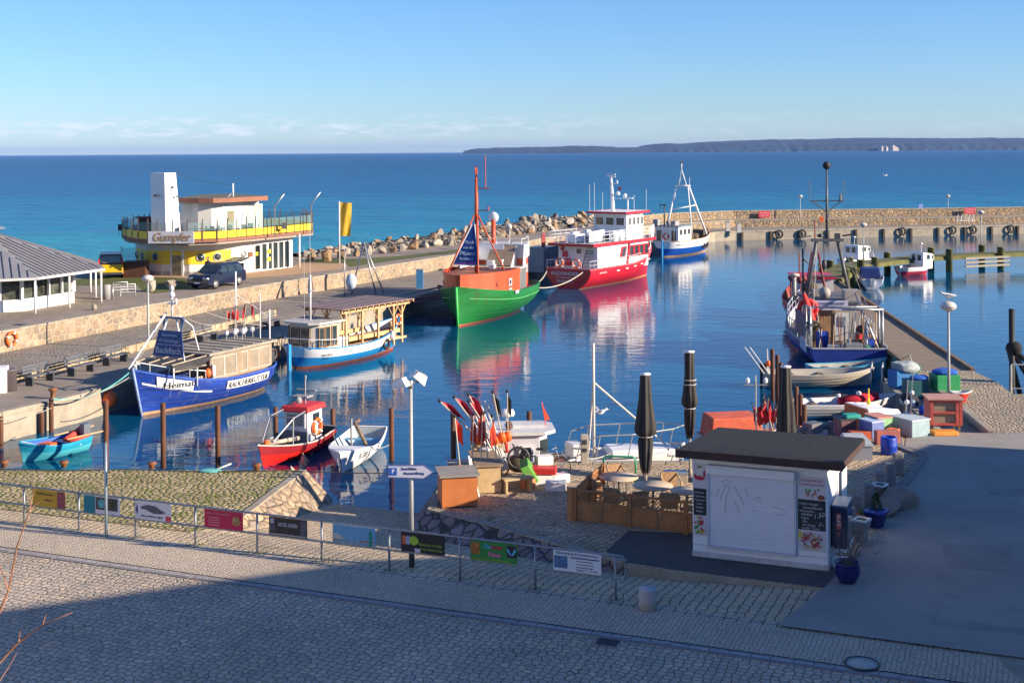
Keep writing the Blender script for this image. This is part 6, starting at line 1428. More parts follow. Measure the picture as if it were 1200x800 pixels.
# red trawler ahead of it
loc, hd, Ln = place(Vector((21.9, 97, 0)), Vector((20.8, 85.8, 0)))
root = thing('red_trawler', 'faded red trawler with white bow lettering moored ahead of the blue trawler', 'trawler', loc, hd)
H = Hull(11, 4.2, (1.5, 1.5, 2.6), 'transom', sw=.86, rake=.9, full=2.5, bowp=2.0, deck=.55)
FR_ = mat('faded_red', (.42, .09, .08), .6, .25, 1.4, dirt=.5, dirtcol=(.5, .35, .33))
make_hull(root, H, [ANTI, ANTI, FR_, FR_, FR_], [Z(-.5), Z(-.05), Z(.1), FR(.2), FR(.35), FR(.5), FR(.62), FR(.74), FR(.86), FR(1)], DECK, REDP, mat('dull_red_inner', (.25, .05, .04), .7), .06)
hull_text(root, H, 'SAS 95', .42, .95, 1, .7, WTXT, .04, width=2.0)
b = MB(); b.prism([(-1.5, -1.3), (2, -1.3), (2, 1.3), (-1.5, 1.3)], .8, 3.1); b.build('wheelhouse', WHB, root); b = MB(); b.box((.25, 0, 3.15), (3.9, 2.9, .12)); b.build('wheelhouse_roof', REDH, root)
b = MB(); b.tube([(-1.8, .9, 1), (-1.8, .2, 5.0)], .09, 6); b.tube([(-1.8, -.9, 1), (-1.8, -.2, 5.0)], .09, 6); b.tube([(-1.8, 0, 5), (-1.8, 0, 7.2)], .05, 5); b.tube([(3, .5, 1.5), (3, .5, 4.6)], .06, 5); b.build('mast', mat('maroon', (.2, .03, .03), .6), root)
for k in range(9): b = MB(); x, y = rnd.uniform(-5, -1.5), rnd.uniform(-1.7, 1.8); b.box((x, y, 1.4), (.6, .5, rnd.uniform(.5, 1.4)), rnd.uniform(0, 1)); b.build('deck_gear', rnd.choice([NETM, MATS['maroon'], DARKM, REDP]), root)
for k in range(5): b = MB(); x, y = rnd.uniform(-5, -2), rnd.uniform(.8, 1.9); b.tube([(x, y, 1.4), (x+.3, y, 3.4)], .04, 5); b.sphere((x+.3, y, 3.3), .22, 7); b.build('fishing_flag', MATS['maroon'], root)
for x in (-.9, .3, 1.4): window(root, (x, 1.31, 2.4), .6, .6, (0, 1), WHB, GLASS, .05, .06)

# dinghies between quay and trawler
def P(px, py, z=WZ): return at(px, py, z)
def XY(x, y): return Vector((x, y, WZ))
r_, H = dinghy('weathered cream clinker dinghy with outboard, just astern of the big blue trawler', XY(18.5, 65.7), XY(12.9, 65.6), 1.9, (.78, .72, .95), [BLU, BLU, CREAMH, CREAMH], mat('cream_inner', (.4, .38, .33), .7, .1), mat('grey_floor', (.25, .24, .22), .8), CREAMH, rake=.3, bowp=2.6)
b = MB(); b.box((-2.9, 0, .95), (.3, .3, .55)); b.box((-3.0, 0, .3), (.12, .14, .9)); b.build('outboard_motor', BLACK, r_); b = MB(); b.lathe((-2.7, -.3, 1.1), [(.02, 0), (.12, .03), (.12, .3), (.02, .32)], 8); b.build('orange_buoy', ORANGE, r_)
b = MB()
for q in (0, .25): b.tube([(-2.9+q, -.5, .7), (-3.9+q, -.3, 2.1)], .035, 5); b.tube([(-2.6+q*.3, .4, .7), (-2.6, .4, 1.9)], .03, 5)
b.build('steering_poles', WHB, r_)
for k in range(3):
    b = MB(); 
    for s in (1, -1): b.tube([H.pt(t/14, H.rail(t/14)*(.35+.2*k), s)+Vector((0, s*.012, 0)) for t in range(0, 14)], .012, 4)
    b.build('clinker_line', mat('hull_line', (.25, .22, .18), .8), r_)
r2, H = dinghy('white clinker dinghy with blue bottom and red cloths inside, in front of the cream dinghy', XY(17.6, 58.7), XY(12.5, 57.9), 1.85, (.72, .68, .95), [BLU, BLU, WHB, WHB], WHB, mat('blue_floor', (.08, .16, .3), .8), WHB, rake=.35, bowp=2.4)
b = MB(); b.tube([(-.3, -.2, .75), (1.6, .1, .82)], [.18, .26], 7); b.tube([(.2, .3, .72), (1.2, .35, .8)], .16, 7); b.build('red_cloth', mat('crimson_cloth', (.45, .01, .03), .9, .3, 5), r2)
b = MB(); b.lathe((.7, 0, .85), [(.02, 0), (.12, .02), (.12, .25), (.02, .28)], 8); b.lathe((-.2, .15, .8), [(.02, 0), (.1, .02), (.1, .2), (.02, .22)], 8); b.build('white_floats', CLEANW, r2)
for k in range(3):
    b = MB(); 
    for s in (1, -1): b.tube([H.pt(t/14, H.rail(t/14)*(.35+.2*k), s)+Vector((0, s*.012, 0)) for t in range(0, 14)], .012, 4)
    b.build('clinker_line', MATS['hull_line'], r2)
r3, H = dinghy('faded turquoise dinghy squeezed between the cream dinghy and the trawler stern', XY(19.9, 68.2), XY(15.6, 67.5), 1.6, (.75, .72, 1.05), [TURQ, TURQ, TURQ, TURQ], mat('grey_inner', (.35, .35, .33), .8), mat('grey_floor2', (.3, .3, .28), .8), TURQ)
# cabin boat behind the crates
r4, H = dinghy('white cabin boat with orange aft bulkhead behind the fish crates', XY(16.5, 53.0), XY(10.6, 50.8), 2.0, (.9, .85, 1.2), [WHB, WHB, WHB, WHB], WHB, mat('white_floor', (.5, .5, .52), .7), mat('orange_brown_rail', (.5, .2, .08), .6), thw=0, name='cabin_boat')
b = MB(); b.prism([(.4, -.8), (1.9, -.75), (2.3, -.5), (2.3, .5), (1.9, .75), (.4, .8)], .55, [1.75, 1.65, 1.3, 1.3, 1.65, 1.75]); b.build('cabin', CLEANW, r4, bevel=.05)
b = MB(); b.box((.38, 0, 1.15), (.05, 1.5, 1.15)); b.build('aft_bulkhead', mat('varnish_orange', (.62, .16, .04), .5, .15), r4)
for s in (1, -1): b = MB(); b.plate([(.65, s*.82, 1.1), (1.7, s*.78, 1.1), (1.6, s*.77, 1.45), (.75, s*.81, 1.5)][::s], .02); b.build('cabin_window', mat('pinkish_glass', (.3, .13, .09), .15, .2), r4)
b = MB(); b.tube([(1.0, 0, 1.75), (1.0, 0, 2.4)], .03, 5); b.lathe((1.0, 0, 1.75), [(.1, 0), (.03, .3)], 7); b.build('mast_stub', YEL, r4)
b = MB(); b.box((-1.6, .1, 1.0), (.6, .5, .4), .2); b.tube([(-2.6, .2, .95), (-.2, .1, .95)], .1, 7); b.box((-.8, 0, .9), (.15, .3, .6)); b.build('deck_gear', mat('grey_grid', (.14, .15, .17), .6), r4)
# orange covered boat
r5, H = dinghy('small boat with salmon orange cover behind the kiosk roof', XY(10.6, 51.4), XY(7.4, 50.9), 1.8, (.8, .75, .95), [WHB, WHB, WHB, WHB], WHB, WHB, WHB, thw=0)
b = MB(); b.box((-.3, .05, 1.2), (2.2, 1.5, .8), taper=.9); b.build('cover', mat('salmon_cover', (.62, .11, .05), .75, .2, 2, bump=.6, bscale=3, dirt=.35, dirtcol=(.65, .35, .28)), r5, bevel=.06)
# boats at the jetty
def cabin_cruiser(label, pb, ps, B, cabm, hullcols, cab=(.2, 1.6, 1.7), canopy=None):
    r, H = dinghy(label, pb, ps, B, (.85, .85, 1.35), hullcols, WHB, WHB, WHB, thw=0, name='motorboat', bowp=2.0)
    if canopy:
        b = MB(); b.box((-.6, 0, 1.25), (2.4, B*.8, .85), taper=.85); b.build('canopy', canopy, r, bevel=.08)
    else:
        x0, x1, h = cab; b = MB(); b.prism([(x0, -B*.34), (x1, -B*.3), (x1, B*.3), (x0, B*.34)], .6, [h+.5, h+.35, h+.35, h+.5]); b.build('cabin', cabm, r, bevel=.06)
        for s in (1, -1): window(r, ((x0+x1)/2, s*B*.325, h-.05+.1), (x1-x0)*.35, .5, (0, s), cabm, GLASS, .04, .05); window(r, ((x0+x1)/2+.5*(x1-x0)*.9, s*B*.31, h), (x1-x0)*.2, .4, (0, s), cabm, GLASS, .04, .05)
        window(r, (x0-.01, .35, h), .5, .6, (-1, 0), cabm, GLASS, .04, .05); window(r, (x0-.01, -.35, h), .5, .6, (-1, 0), cabm, GLASS, .04, .05)
        b = MB(); b.tube([(x0+.6, 0, h+.5), (x0+.6, 0, h+1.3)], .04, 5); b.lathe((x0+.6, 0, h+1.2), [(.03, 0), (.2, .04), (.2, .12), (.02, .2)], 8); b.build('mast', WHB, r)
    b = MB(); pts = [H.pt(t, H.rail(t)+.45, 1, .05) for t in (.6, .75, .88, .97)]+[H.pt(t, H.rail(t)+.45, -1, .05) for t in (.97, .88, .75, .6)]; b.tube(pts, .02, 4)
    for p in pts: b.tube([p, p-Vector((0, 0, .45))], .015, 4)
    b.build('bow_rail', GREYM, r)
    b = MB(); b.box((-H.L/2-.15, 0, .7), (.3, .35, .6)); b.box((-H.L/2-.15, 0, .2), (.12, .12, .8)); b.build('outboard_motor', WHB, r); return r
cabin_cruiser('white cabin cruiser with red striped bow moored at the jetty', P(1089, 321), P(1056, 323.5), 2.4, CLEANW, [BOTO, mat('crimson_band', (.5, .03, .08), .5), MATS['crimson_band'], WHITE])
cabin_cruiser('small white motorboat with dark blue canopy at the jetty', P(1031, 335)+Vector((0, 4, 0)), P(1022, 340), 2.3, CLEANW, [BLU, WHB, WHITE, WHITE], canopy=NAVY)
cabin_cruiser('white wheelhouse boat on the far side of the jetty', P(1022, 312)+Vector((.5, 1.5, 0)), P(990, 314), 2.6, CLEANW, [NAVY, WHB, WHITE, WHITE], cab=(-1.4, .7, 1.8))
# ---------------- left and middle small boats ----------------
r, H = dinghy('turquoise open boat with orange crate and red cloths at the left quay', P(22, 542.5), P(97, 526), 1.75, (.62, .55, .78), [TURQ, mat('light_turquoise', (.08, .48, .58), .45, .08), MATS['light_turquoise'], TURQ], mat('deep_blue_inner', (.02, .1, .4), .6), mat('deep_blue_floor', (.02, .09, .35), .7), TURQ, thw=1, benchm=WHB, rake=.25, bowp=3.0)
Lh = H.L
b = MB(); vs = [H.pt(t, H.rail(t)+.02, s, .04) for t, s in ((.78, 1), (.88, 1), (.97, 1), (.97, -1), (.88, -1), (.78, -1))]; b.plate(vs[::-1], .04); b.build('foredeck', CLEANW, r)
b = MB(); b.box((.35, .1, .45), (.75, .5, .26), .2); b.build('orange_crate', ORANGE, r)
b = MB(); b.tube([(-.7, -.1, .5), (-1.7, -.35, .72)], [.12, .2], 7); b.tube([(-.6, .3, .55), (-1.5, .5, .6)], .12, 6); b.build('red_cloths', mat('faded_red_cloth', (.6, .08, .06), .9, .3, 5), r)
b = MB(); b.box((-Lh/2-.05, .1, .85), (.32, .3, .42)); b.box((-Lh/2-.1, .1, .35), (.1, .14, .8)); b.build('outboard_motor', mat('outboard_grey', (.12, .14, .18), .4), r)
b = MB(); b.tube([(-.4, .5, .66), (-2.1, .7, .75)], .03, 5); b.tube([(-.5, -.55, .66), (-2.2, -.3, .8)], .03, 5); b.build('oars', PINE, r)
r, H = dinghy('small red fishing boat with white wheelhouse, red roof and steel frame at the bow', P(302.5, 551), P(377, 519), 1.95, (.75, .62, .95), [MATS['red_hull_paint'], MATS['red_hull_paint'], mat('fire_red', (.72, .02, .015), .45, .08), mat('dark_red_strake', (.3, .02, .03), .5)], DARKM, mat('dark_floor', (.06, .07, .09), .7), mat('bone_rail', (.5, .45, .4), .7, .15), thw=0, name='fishing_boat', rake=.5, bowp=1.7)
b = MB(); b.prism([(-1.5, -.55), (-.35, -.55), (-.35, .55), (-1.5, .55)], .3, 1.75); b.build('wheelhouse', WHITE, r); b = MB(); b.box((-.95, 0, 1.83), (1.5, 1.35, .22), taper=.88); b.build('wheelhouse_roof', mat('bright_red_roof', (.65, .03, .03), .5), r, bevel=.04)
window(r, (-.34, 0, 1.38), .85, .55, (1, 0), WHITE, mat('curtained_glass', (.3, .3, .27), .3, .3, 8), .04, .06)
for s in (1, -1): window(r, (-.95, s*.56, 1.38), .6, .5, (0, s), WHITE, GLASS, .04, .05)
b = MB(); b.box((-.3, 0, .7), (.1, 1.15, .5)); b.build('grey_apron', mat('grey_blue_apron', (.12, .13, .17), .6), r)
ringbuoy(r, (-.95, .66, 1.05), (0, 1, 0), .3)
b = MB(); b.tube([(-.95, .1, 1.9), (-.95, .1, 3.0)], .03, 5); b.box((-.9, 0, 2.25), (.5, .7, .07)); b.lathe((-.6, 0, 2.0), [(.02, 0), (.14, .03), (.14, .2), (.02, .3)], 9); b.box((-1.2, 0, 2.45), (.1, .9, .06)); b.box((-.95, .1, 3.02), (.08, .08, .14)); b.build('roof_lamps', SILV, r)
b = MB()
for s in (1, -1): b.tube([(1.75, s*.25, .95), (.7, s*.55, 1.7), (-.4, s*.5, 1.8)], .035, 5); b.tube([(.9, s*.62, .65), (.75, s*.55, 1.75)], .03, 5)
b.tube([(.72, -.55, 1.72), (.72, .55, 1.72)], .03, 5); b.build('steel_frame', GREYM, r)
b = MB(); b.tube([(.2, .45, .8), (1.8, .1, .9)], .09, 6); b.box((1.2, -.3, .75), (.8, .4, .2)); b.build('bow_gear', mat('bone_gear', (.45, .4, .33), .8, .2, 4), r); b = MB(); b.sphere((2.0, .1, .95), .14, 8); b.build('bow_buoy', ORANGE, r)
r, H = dinghy('white open boat numbered S 33 beside the red fishing boat', P(398, 557), P(434, 520), 1.85, (.72, .62, .85), [BOTO, WHITE, WHITE, WHITE], mat('pale_inner2', (.45, .5, .52), .7), mat('light_blue_floor', (.12, .35, .55), .7), WHITE, thw=2, benchm=mat('light_blue_thwart', (.15, .4, .62), .6), rake=.45, bowp=2.6)
for s in (1, -1): hull_text(r, H, 'S 33', .78, .5, s, .3, BTXT, .02, width=.5)
b = MB(); vs = [H.pt(t, H.rail(t)+.06, s, -.01) for t, s in ((.66, 1), (.8, 1), (.9, 1), (.97, 1), (.97, -1), (.9, -1), (.8, -1), (.66, -1))]; b.plate(vs[::-1], .05); b.build('foredeck', WHITE, r)
b = MB(); b.tube([(.7, 0, .3), (.7, 0, 1.75)], .045, 6); b.build('mast_stump', SILV, r); b = MB(); b.tube([(-.6, .3, .4), (-.7, -.2, 1.3)], .07, 6); b.tube([(-.7, -.2, 1.3), (-2.2, -.4, 1.05)], .05, 5); b.sphere((-2.2, -.4, 1.05), .09, 7); b.build('tiller_boom', WOOD, r)
# white cabin boat at the island quay
r, H = dinghy('flat-roofed white cabin boat lying along the island quay', XY(2.6, 46.7), XY(-2.4, 46.3), 2.2, (.8, .78, 1.1), [BLU, BLU, WHB, WHB], WHB, mat('rust_floor', (.3, .09, .04), .8), WHB, thw=0, name='cabin_boat', rake=.3)
b = MB(); b.prism([(-1.15, -.85), (.75, -.85), (1.05, -.5), (1.05, .5), (.75, .85), (-1.15, .85)], .3, 2.05); b.build('cabin', mat('lilac_white', (.6, .6, .64), .5, .05), r)
b = MB(); b.prism([(-1.3, -1.0), (.95, -1.0), (1.35, -.6), (1.35, .6), (.95, 1.0), (-1.3, 1.0)], 2.05, 2.17); b.build('cabin_roof', WHB, r)
for s in (-1, 1):
    window(r, (.25, s*.87, 1.4), .45, .5, (0, s), CLEANW, GLASS, .05, .07)
b = MB(); b.plate([(.8, -.84, 1.0), (1.08, -.5, 1.0), (1.08, -.5, 1.85), (.8, -.84, 1.85)], -.02); b.build('corner_window', GLASS, r)
b = MB(); b.tube([(-.35, 0, 2.15), (-.35, 0, 2.55)], .05, 6); b.lathe((-.35, 0, 2.55), [(.03, 0), (.27, .03), (.29, .12), (.24, .24), (.02, .28)], 14); b.build('radar_dome', CLEANW, r)
b = MB(); b.box((.4, .1, 2.22), (1.1, .7, .1)); b.build('roof_raft', WHB, r)
b = MB(); b.tube([(1.1, .2, 2.1), (.95, .2, 3.0)], .02, 4); b.plate([(.98, .2, 2.9), (1.25, .2, 2.35), (1.05, .2, 2.35)], .01); b.build('pennant', mat('orange_red_pennant', (.75, .08, .03), .8), r)
b = MB(); b.tube([(-.5, -1.02, 2.1), (-.45, -1.06, 1.5)], [.07, .1], 6); b.build('red_bundle', REDP, r)
# motor sailer with mast
r, H = dinghy('white boat with bare mast and tubular bow rails behind the black parasol', XY(6.4, 47.6), XY(1.9, 46.9), 2.1, (.72, .75, 1.0), [BLU, BLU, WHB, WHB], WHB, mat('white_deck2', (.5, .5, .5), .7, .1), WHB, thw=0, name='motorboat', floor=.06, rake=.3); r.scale = (1, 1, 1.3)
b = MB(); b.tube([(-1.2, .1, .5), (-1.2, .1, 3.9)], .05, 7); b.tube([(-1.35, .4, .6), (-1.22, .1, 2.8)], .035, 5); b.tube([(-1.2, .1, 2.8), (1.6, 0, .9)], .035, 5); b.build('mast', mat('mast_white', (.6, .55, .48), .6), r)
b = MB()
for s in (1, -1):
    pts = [(-1.9, s*.9, 1.3), (-1.2, s*.95, 1.45), (0, s*.95, 1.45), (1.6, s*.6, 1.5), (2.2, 0, 1.5)]; b.tube(pts, .022, 5)
    for p in pts[:-1]: b.tube([p, (p[0]-.2, p[1], .75)], .02, 4)
b.build('bow_rail', GREYM, r)
b = MB(); b.box((.5, 0, .85), (2.4, 1.2, .22)); b.build('coachroof', WHITE, r, bevel=.05); b = MB(); b.box((-1.9, .2, .8), (.5, .8, .6), .2); b.build('white_locker', WHB, r, bevel=.04); b = MB(); b.box((-2.6, 0, .6), (1.0, 1.4, .25)); b.build('brown_well', mat('brown_well', (.2, .07, .03), .7), r)
# ---------------- harbour piles ----------------
def pile(px, py, Y, label, z1=None):
    p = atY(px, py, Y); b = MB(); b.lathe((0, 0, 0), [(.10, -4), (.105, p.z-.05), (.09, p.z), (.02, p.z+.01)], 9)
    b2 = b.build('mooring_pile', RUSTP); tag(b2, label, 'pile', 'rusty mooring piles in the harbour'); b2.location = (p.x, Y, 0)
RUSTP = mat('rusty_pile', (.12, .045, .022), .75, .45, 1.2, dirt=.6, dirtcol=(.05, .035, .03), stretch=(2, 2, 1))
for px, py, Y, l in ((124, 470, 49.7, 'rusty pile behind the grey fence pole with rope tied on'), (191, 472, 49.6, 'rusty pile left of centre in front of the Heimat bow board'), (255, 475, 49.8, 'rusty pile in front of the beige reflections right of the bow'), (323, 477, 54.3, 'rusty pile behind the red fishing boat'), (390, 479, 53.8, 'rusty pile behind the white open boat'), (458.5, 478, 50.6, 'rusty pile left of the twin floodlight pole'), (531, 480, 47.5, 'rusty pile behind the red marker flags'), (620, 482, 48.6, 'stub of rusty pile behind the white cabin roof'), (60, 467, 56.2, 'rusty pile against the quay face right of the turquoise boat'), (49, 482, 55.9, 'shorter dark pile against the quay face by the turquoise boat'), (1, 488, 53.2, 'dark pile cut by the left edge of the view'), (596, 494, 46.0, 'short thin pile stub beside the cabin roof'),
                     (905, 409, 62, 'tall dark pile, leftmost of three behind the third parasol'), (911, 416, 60, 'dark pile in the middle of three behind the third parasol'), (915, 425, 58, 'lowest of the three dark piles behind the third parasol'), (933, 453, 55, 'brown pile right of the third parasol, leftmost of three'), (938, 462, 53.5, 'brown pile right of the third parasol, middle of three'), (942.5, 474, 52, 'brown pile right of the third parasol, rightmost of three')): pile(px, py, Y, l.replace('Heimat ', 'blue cutter '))
# right edge dolphin
p = at(1181, 475, WZ); t_ = thing('mooring_dolphin', 'black raking pile with thick knot and braces at the right edge', 'pile', (p.x, 60, 0)); b = MB(); top = atY(1180, 362, 60)
b.tube([(0, 0, -4), (.0, 0, top.z)], .14, 8); kz = atY(1184, 408, 60).z
b.tube([(0, 0, kz-.1), (2.0, .4, -1.6)], .12, 7); b.tube([(0, 0, kz), (2.6, -.3, -.8)], .12, 7); b.tube([(-.1, .2, kz), (.9, .5, -2)], .12, 7); b.build('piles', mat('black_timber', (.015, .015, .018), .7), t_)
b = MB(); b.sphere((.1, 0, kz), .38, 9, sq=(1, 1, .9)); b.build('rope_knot', mat('black_rope', (.012, .012, .014), .9, .4, 8, bump=.5), t_)
b = MB(); 
for x in (-.35, .65): b.tube([(x, -.8, -1.5), (x, -.8, 1.0)], .05, 5)
b.tube([(-.35, -.8, 1.0), (.65, -.8, 1.0)], .04, 5); b.tube([(-.35, -.8, -.1), (.65, -.8, -.1)], .03, 5); b.build('ladder_rail', GREYM, t_)
# ---------------- things on the right quay ----------------
def boxthing(name, label, cat, c, d, rz, m, lid=None, group=None, bev=.02, taper=1.0, lidh=.05):
    r = thing(name, label, cat, c, rz, group); b = MB(); b.box((0, 0, d[2]/2), d, taper=taper); b.build('body', m, r, bevel=bev)
    if lid: b = MB(); b.box((0, 0, d[2]+lidh/2), (d[0]*1.04, d[1]*1.05, lidh)); b.build('lid', lid, r)
    return r
# red smoking shed
p = at(1106, 511, .03); t_ = thing('red_hutch', 'faded red wooden hutch with two mesh fronts on legs at the yard edge', 'hutch', (16.75, 49.95, .05), -.1); t_.scale = (.86, .86, .88)
RW2 = mat('faded_red_wood', (.48, .085, .07), .8, .25, 3, dirt=.3, dirtcol=(.6, .35, .3)); b = MB(); b.box((-.68, 0, .85), (.08, 1.15, 1.1)); b.box((.68, 0, .85), (.08, 1.15, 1.1)); b.box((0, .55, .85), (1.4, .06, 1.1)); b.box((0, 0, .33), (1.4, 1.15, .07)); b.box((0, 0, .87), (1.3, 1.1, .05))
for z in (.36, .87, 1.37): b.box((0, -.56, z), (1.42, .07, .1))
for x in (-.62, .5, .66): b.box((x, -.57, .86), (.14, .06, 1.0))
b.build('frame', RW2, t_); b = MB(); b.box((-.05, -.5, 1.12), (1.1, .02, .42)); b.box((-.05, -.5, .61), (1.1, .02, .42)); b.build('mesh_front', cells('wire_mesh', [(.45, .38, .28), (.35, .28, .2)], (.08, .05, .03), 16, .12, rnd=0, bump=.1), t_)
b = MB(); b.box((0, 0, 1.45), (1.6, 1.35, .06)); b.build('roof', mat('pink_grey_roof', (.5, .27, .22), .8, .2), t_); 
for x in (-.6, .6):
    for y in (-.45, .45): b = MB(); b.box((x, y, .15), (.1, .1, .32)); b.build('leg', WOOD, t_)
for k in range(5): b = MB(); b.sphere((-.4+k*.2, -.42, .45), .06, 6); b.build('dried_fish', YEL if k % 2 else GREENP, t_)
boxthing('fish_crate', 'flat orange crate lying in front of the red hutch', 'crate', (16.5, 49.1, .05), (.95, .5, .16), .05, mat('light_orange', (.8, .33, .06), .5))
C1 = at(1071, 519, .05)
boxthing('fish_bin', 'large pale blue box with light lid, biggest of the crate pile', 'crate', (15.25, 49.3, .04), (.9, 1.2, .62), .45, mat('pale_blue_box', (.30, .43, .48), .7, .15, 3, dirt=.4, dirtcol=(.2, .22, .2)), mat('pale_lid', (.5, .58, .62), .6), bev=.03)
boxthing('fish_bin', 'green box with salmon pink lid in the crate pile', 'crate', (14.05, 49.35, .04), (.65, .9, .68), .35, mat('light_green_box', (.25, .5, .25), .6), mat('salmon_lid', (.62, .27, .2), .6))
boxthing('fish_bin', 'blue and white box in the crate pile behind the barrel', 'crate', (13.65, 48.85, .04), (.6, .75, .62), .45, mat('lilac_blue_box', (.14, .2, .48), .7, .15, 3, dirt=.4, dirtcol=(.2, .2, .22)), mat('white_blue_lid', (.45, .55, .75), .5))
boxthing('fish_bin', 'dark grey and red box at the left end of the crate pile', 'crate', (12.75, 49.3, .04), (.65, .7, .6), .2, mat('red_grey_box', (.14, .07, .09), .6, .5, 3), DARKM)
boxthing('fish_crate', 'teal crate lying on top of the dark grey box', 'crate', (13.0, 49.3, .69), (.6, .45, .14), .2, mat('teal_box', (.02, .32, .28), .6))
boxthing('fish_crate', 'orange-red crate under the left end of the crate pile', 'crate', (13.1, 48.55, .04), (.8, .4, .3), .1, mat('orange_red_box', (.5, .09, .04), .7, .2, 3, dirt=.4, dirtcol=(.2, .12, .1)))
boxthing('fish_crate', 'bright orange crate between the green box and the barrel', 'crate', (14.35, 48.5, .04), (.4, .4, .38), .7, ORANGE)
boxthing('fish_crate', 'salmon pink crate standing right behind the blue barrel', 'crate', (13.9, 47.7, .04), (.9, .3, .5), .1, mat('pink_box', (.42, .13, .10), .7, .2, 3, dirt=.4, dirtcol=(.2, .15, .12)))
t_ = thing('plastic_barrel', 'bright blue plastic barrel in front of the crate pile', 'barrel', (13.5, 46.1, .04)); b = MB(); b.lathe((0, 0, 0), [(.25, 0), (.28, .05), (.29, .27), (.3, .3), (.29, .33), (.29, .55), (.27, .62), (.23, .62), (.23, .56), (.02, .56)], 18); b.build('body', BLUEP, t_)
r = thing('grey_chest', 'grey steel chest with sloping lid behind the kiosk', 'chest', (12.15, 45.55, .03), -.02); b = MB(); b.box((0, 0, .25), (1.0, .8, .5)); b.build('body', mat('blue_grey_chest', (.24, .25, .31), .6, .1), r); b = MB(); b.prism([(-.54, -.44), (.54, -.44), (.54, .44), (-.54, .44)], .5, .56, 0); b._add([(-.54, -.44, .56), (.54, -.44, .56), (.54, .44, .56), (-.54, .44, .56), (-.36, .2, .8), (.36, .2, .8), (.36, .44, .8), (-.36, .44, .8)], [(4, 5, 6, 7), (0, 1, 5, 4), (1, 2, 6, 5), (2, 3, 7, 6), (3, 0, 4, 7)]); b.build('lid', mat('pale_grey_lid', (.38, .42, .46), .5), r)
# granite posts
GRAN = mat('granite', (.27, .25, .25), .85, .25, 6, bump=.4, dirt=.3, dirtcol=(.12, .13, .09))
for px, py, l in ((1053, 555.5, 'granite post farthest from the kiosk, beside the grey chest'), (1042.5, 568, 'granite post second from the far end, behind the white planter'), (1031, 580, 'granite post half hidden by the white planter'), (1017.5, 594, 'granite post between the small conifer and the boulders'), (1003.5, 608, 'granite post beside the terracotta pot'), (996, 623, 'granite post nearest the kiosk freezer')):
    p = at(px, py, .03); o = MB(); o.box((0, 0, .36), (.34, .3, .72), rnd.uniform(-.2, .2), taper=.9); q = tag(o.build('granite_post', GRAN, bevel=.035), l, 'post', 'granite posts along the yard kerb'); q.location = p
rr2 = MATS['brown_rock']; BM = mat('smooth_boulder', (.25, .22, .20), .8, .25, 1.5, bump=.3)
def boulder(px, py, s, label, sd):
    me = rock_mesh(sd, 3, 3); me.materials.append(BM)
    for pl in me.polygons: pl.use_smooth = True
    p = at(px, py, .04); o = bpy.data.objects.new('boulder', me); sc.collection.objects.link(o); o.location = (p.x, p.y, .04+s[2]*.55); o.scale = s; o.rotation_euler = (0, .1, .2); tag(o, label, 'boulder')
boulder(1055, 594, (.62, .5, .42), 'large smooth grey boulder at the yard kerb', 90); boulder(1040, 603, (.45, .42, .36), 'smaller smooth boulder behind the blue square pot', 93); boulder(1024, 584, (.33, .3, .33), 'brownish boulder between the granite posts', 95)
def planter(px, py, kind, label):
    p = at(px, py, .045); t_ = thing('planter', label, 'planter', p, .1)
    if kind == 'sq':
        b = MB(); b.lathe((0, 0, 0), [(.22, 0), (.36, .42), (.39, .42), (.39, .5), (.33, .5), (.32, .44), (.02, .44)], 4); b.build('pot', mat('cobalt_glaze', (.012, .05, .42), .25, .08, spec=.7), t_)
        for f in t_.children: pass
    elif kind == 'white':
        b = MB(); b.lathe((0, 0, 0), [(.16, 0), (.27, .55), (.29, .55), (.29, .62), (.24, .62), (.24, .56), (.02, .56)], 4); b.build('pot', CLEANW, t_)
    elif kind == 'round':
        b = MB(); b.lathe((0, 0, 0), [(.16, 0), (.2, .02), (.3, .2), (.32, .34), (.29, .46), (.32, .5), (.3, .53), (.27, .5), (.25, .42), (.02, .42)], 20); b.build('pot', mat('dark_cobalt_glaze', (.008, .014, .12), .2, .1, spec=.7), t_)
    elif kind == 'terra':
        b = MB(); b.lathe((0, 0, 0), [(.14, 0), (.2, .22), (.22, .22), (.22, .27), (.17, .27), (.02, .24)], 14); b.build('pot', mat('terracotta', (.42, .13, .06), .8), t_)
    return t_
LEAF = mat('conifer_green', (.02, .07, .025), .8, .4, 8); SOIL = mat('mossy_soil', (.06, .07, .03), .95, .4, 6)
t_ = planter(1027, 617, 'sq', 'bright blue square pot with small dark conifer'); b = MB(); r_q = random.Random(5)
for k in range(420):
    h = r_q.random(); a = r_q.random()*6.28; R_ = .21*(1-h)**.7+.02; c = Vector((math.cos(a)*R_*r_q.uniform(.5, 1), math.sin(a)*R_*r_q.uniform(.5, 1), .45+h*.52)); d = Vector((math.cos(a), math.sin(a), .9)).normalized()*.07; s_ = Vector((-math.sin(a), math.cos(a), 0))*.018; b._add([c-s_, c+s_, c+d], [(0, 1, 2)])
b.build('foliage', LEAF, t_); b = MB(); b.tube([(0, 0, .4), (0, 0, .9)], .02, 5); b.build('stem', WOOD, t_)
t_ = planter(1031, 590, 'white', 'tall white square planter, the farther of two'); b = MB(); b.lathe((0, 0, .56), [(.22, 0), (.1, .06), (.01, .08)], 8); b.build('soil', SOIL, t_)
t_ = planter(1010, 633, 'white', 'white square planter nearer the freezer'); b = MB(); b.lathe((0, 0, .56), [(.22, 0), (.1, .05), (.01, .06)], 8); b.build('soil', SOIL, t_)
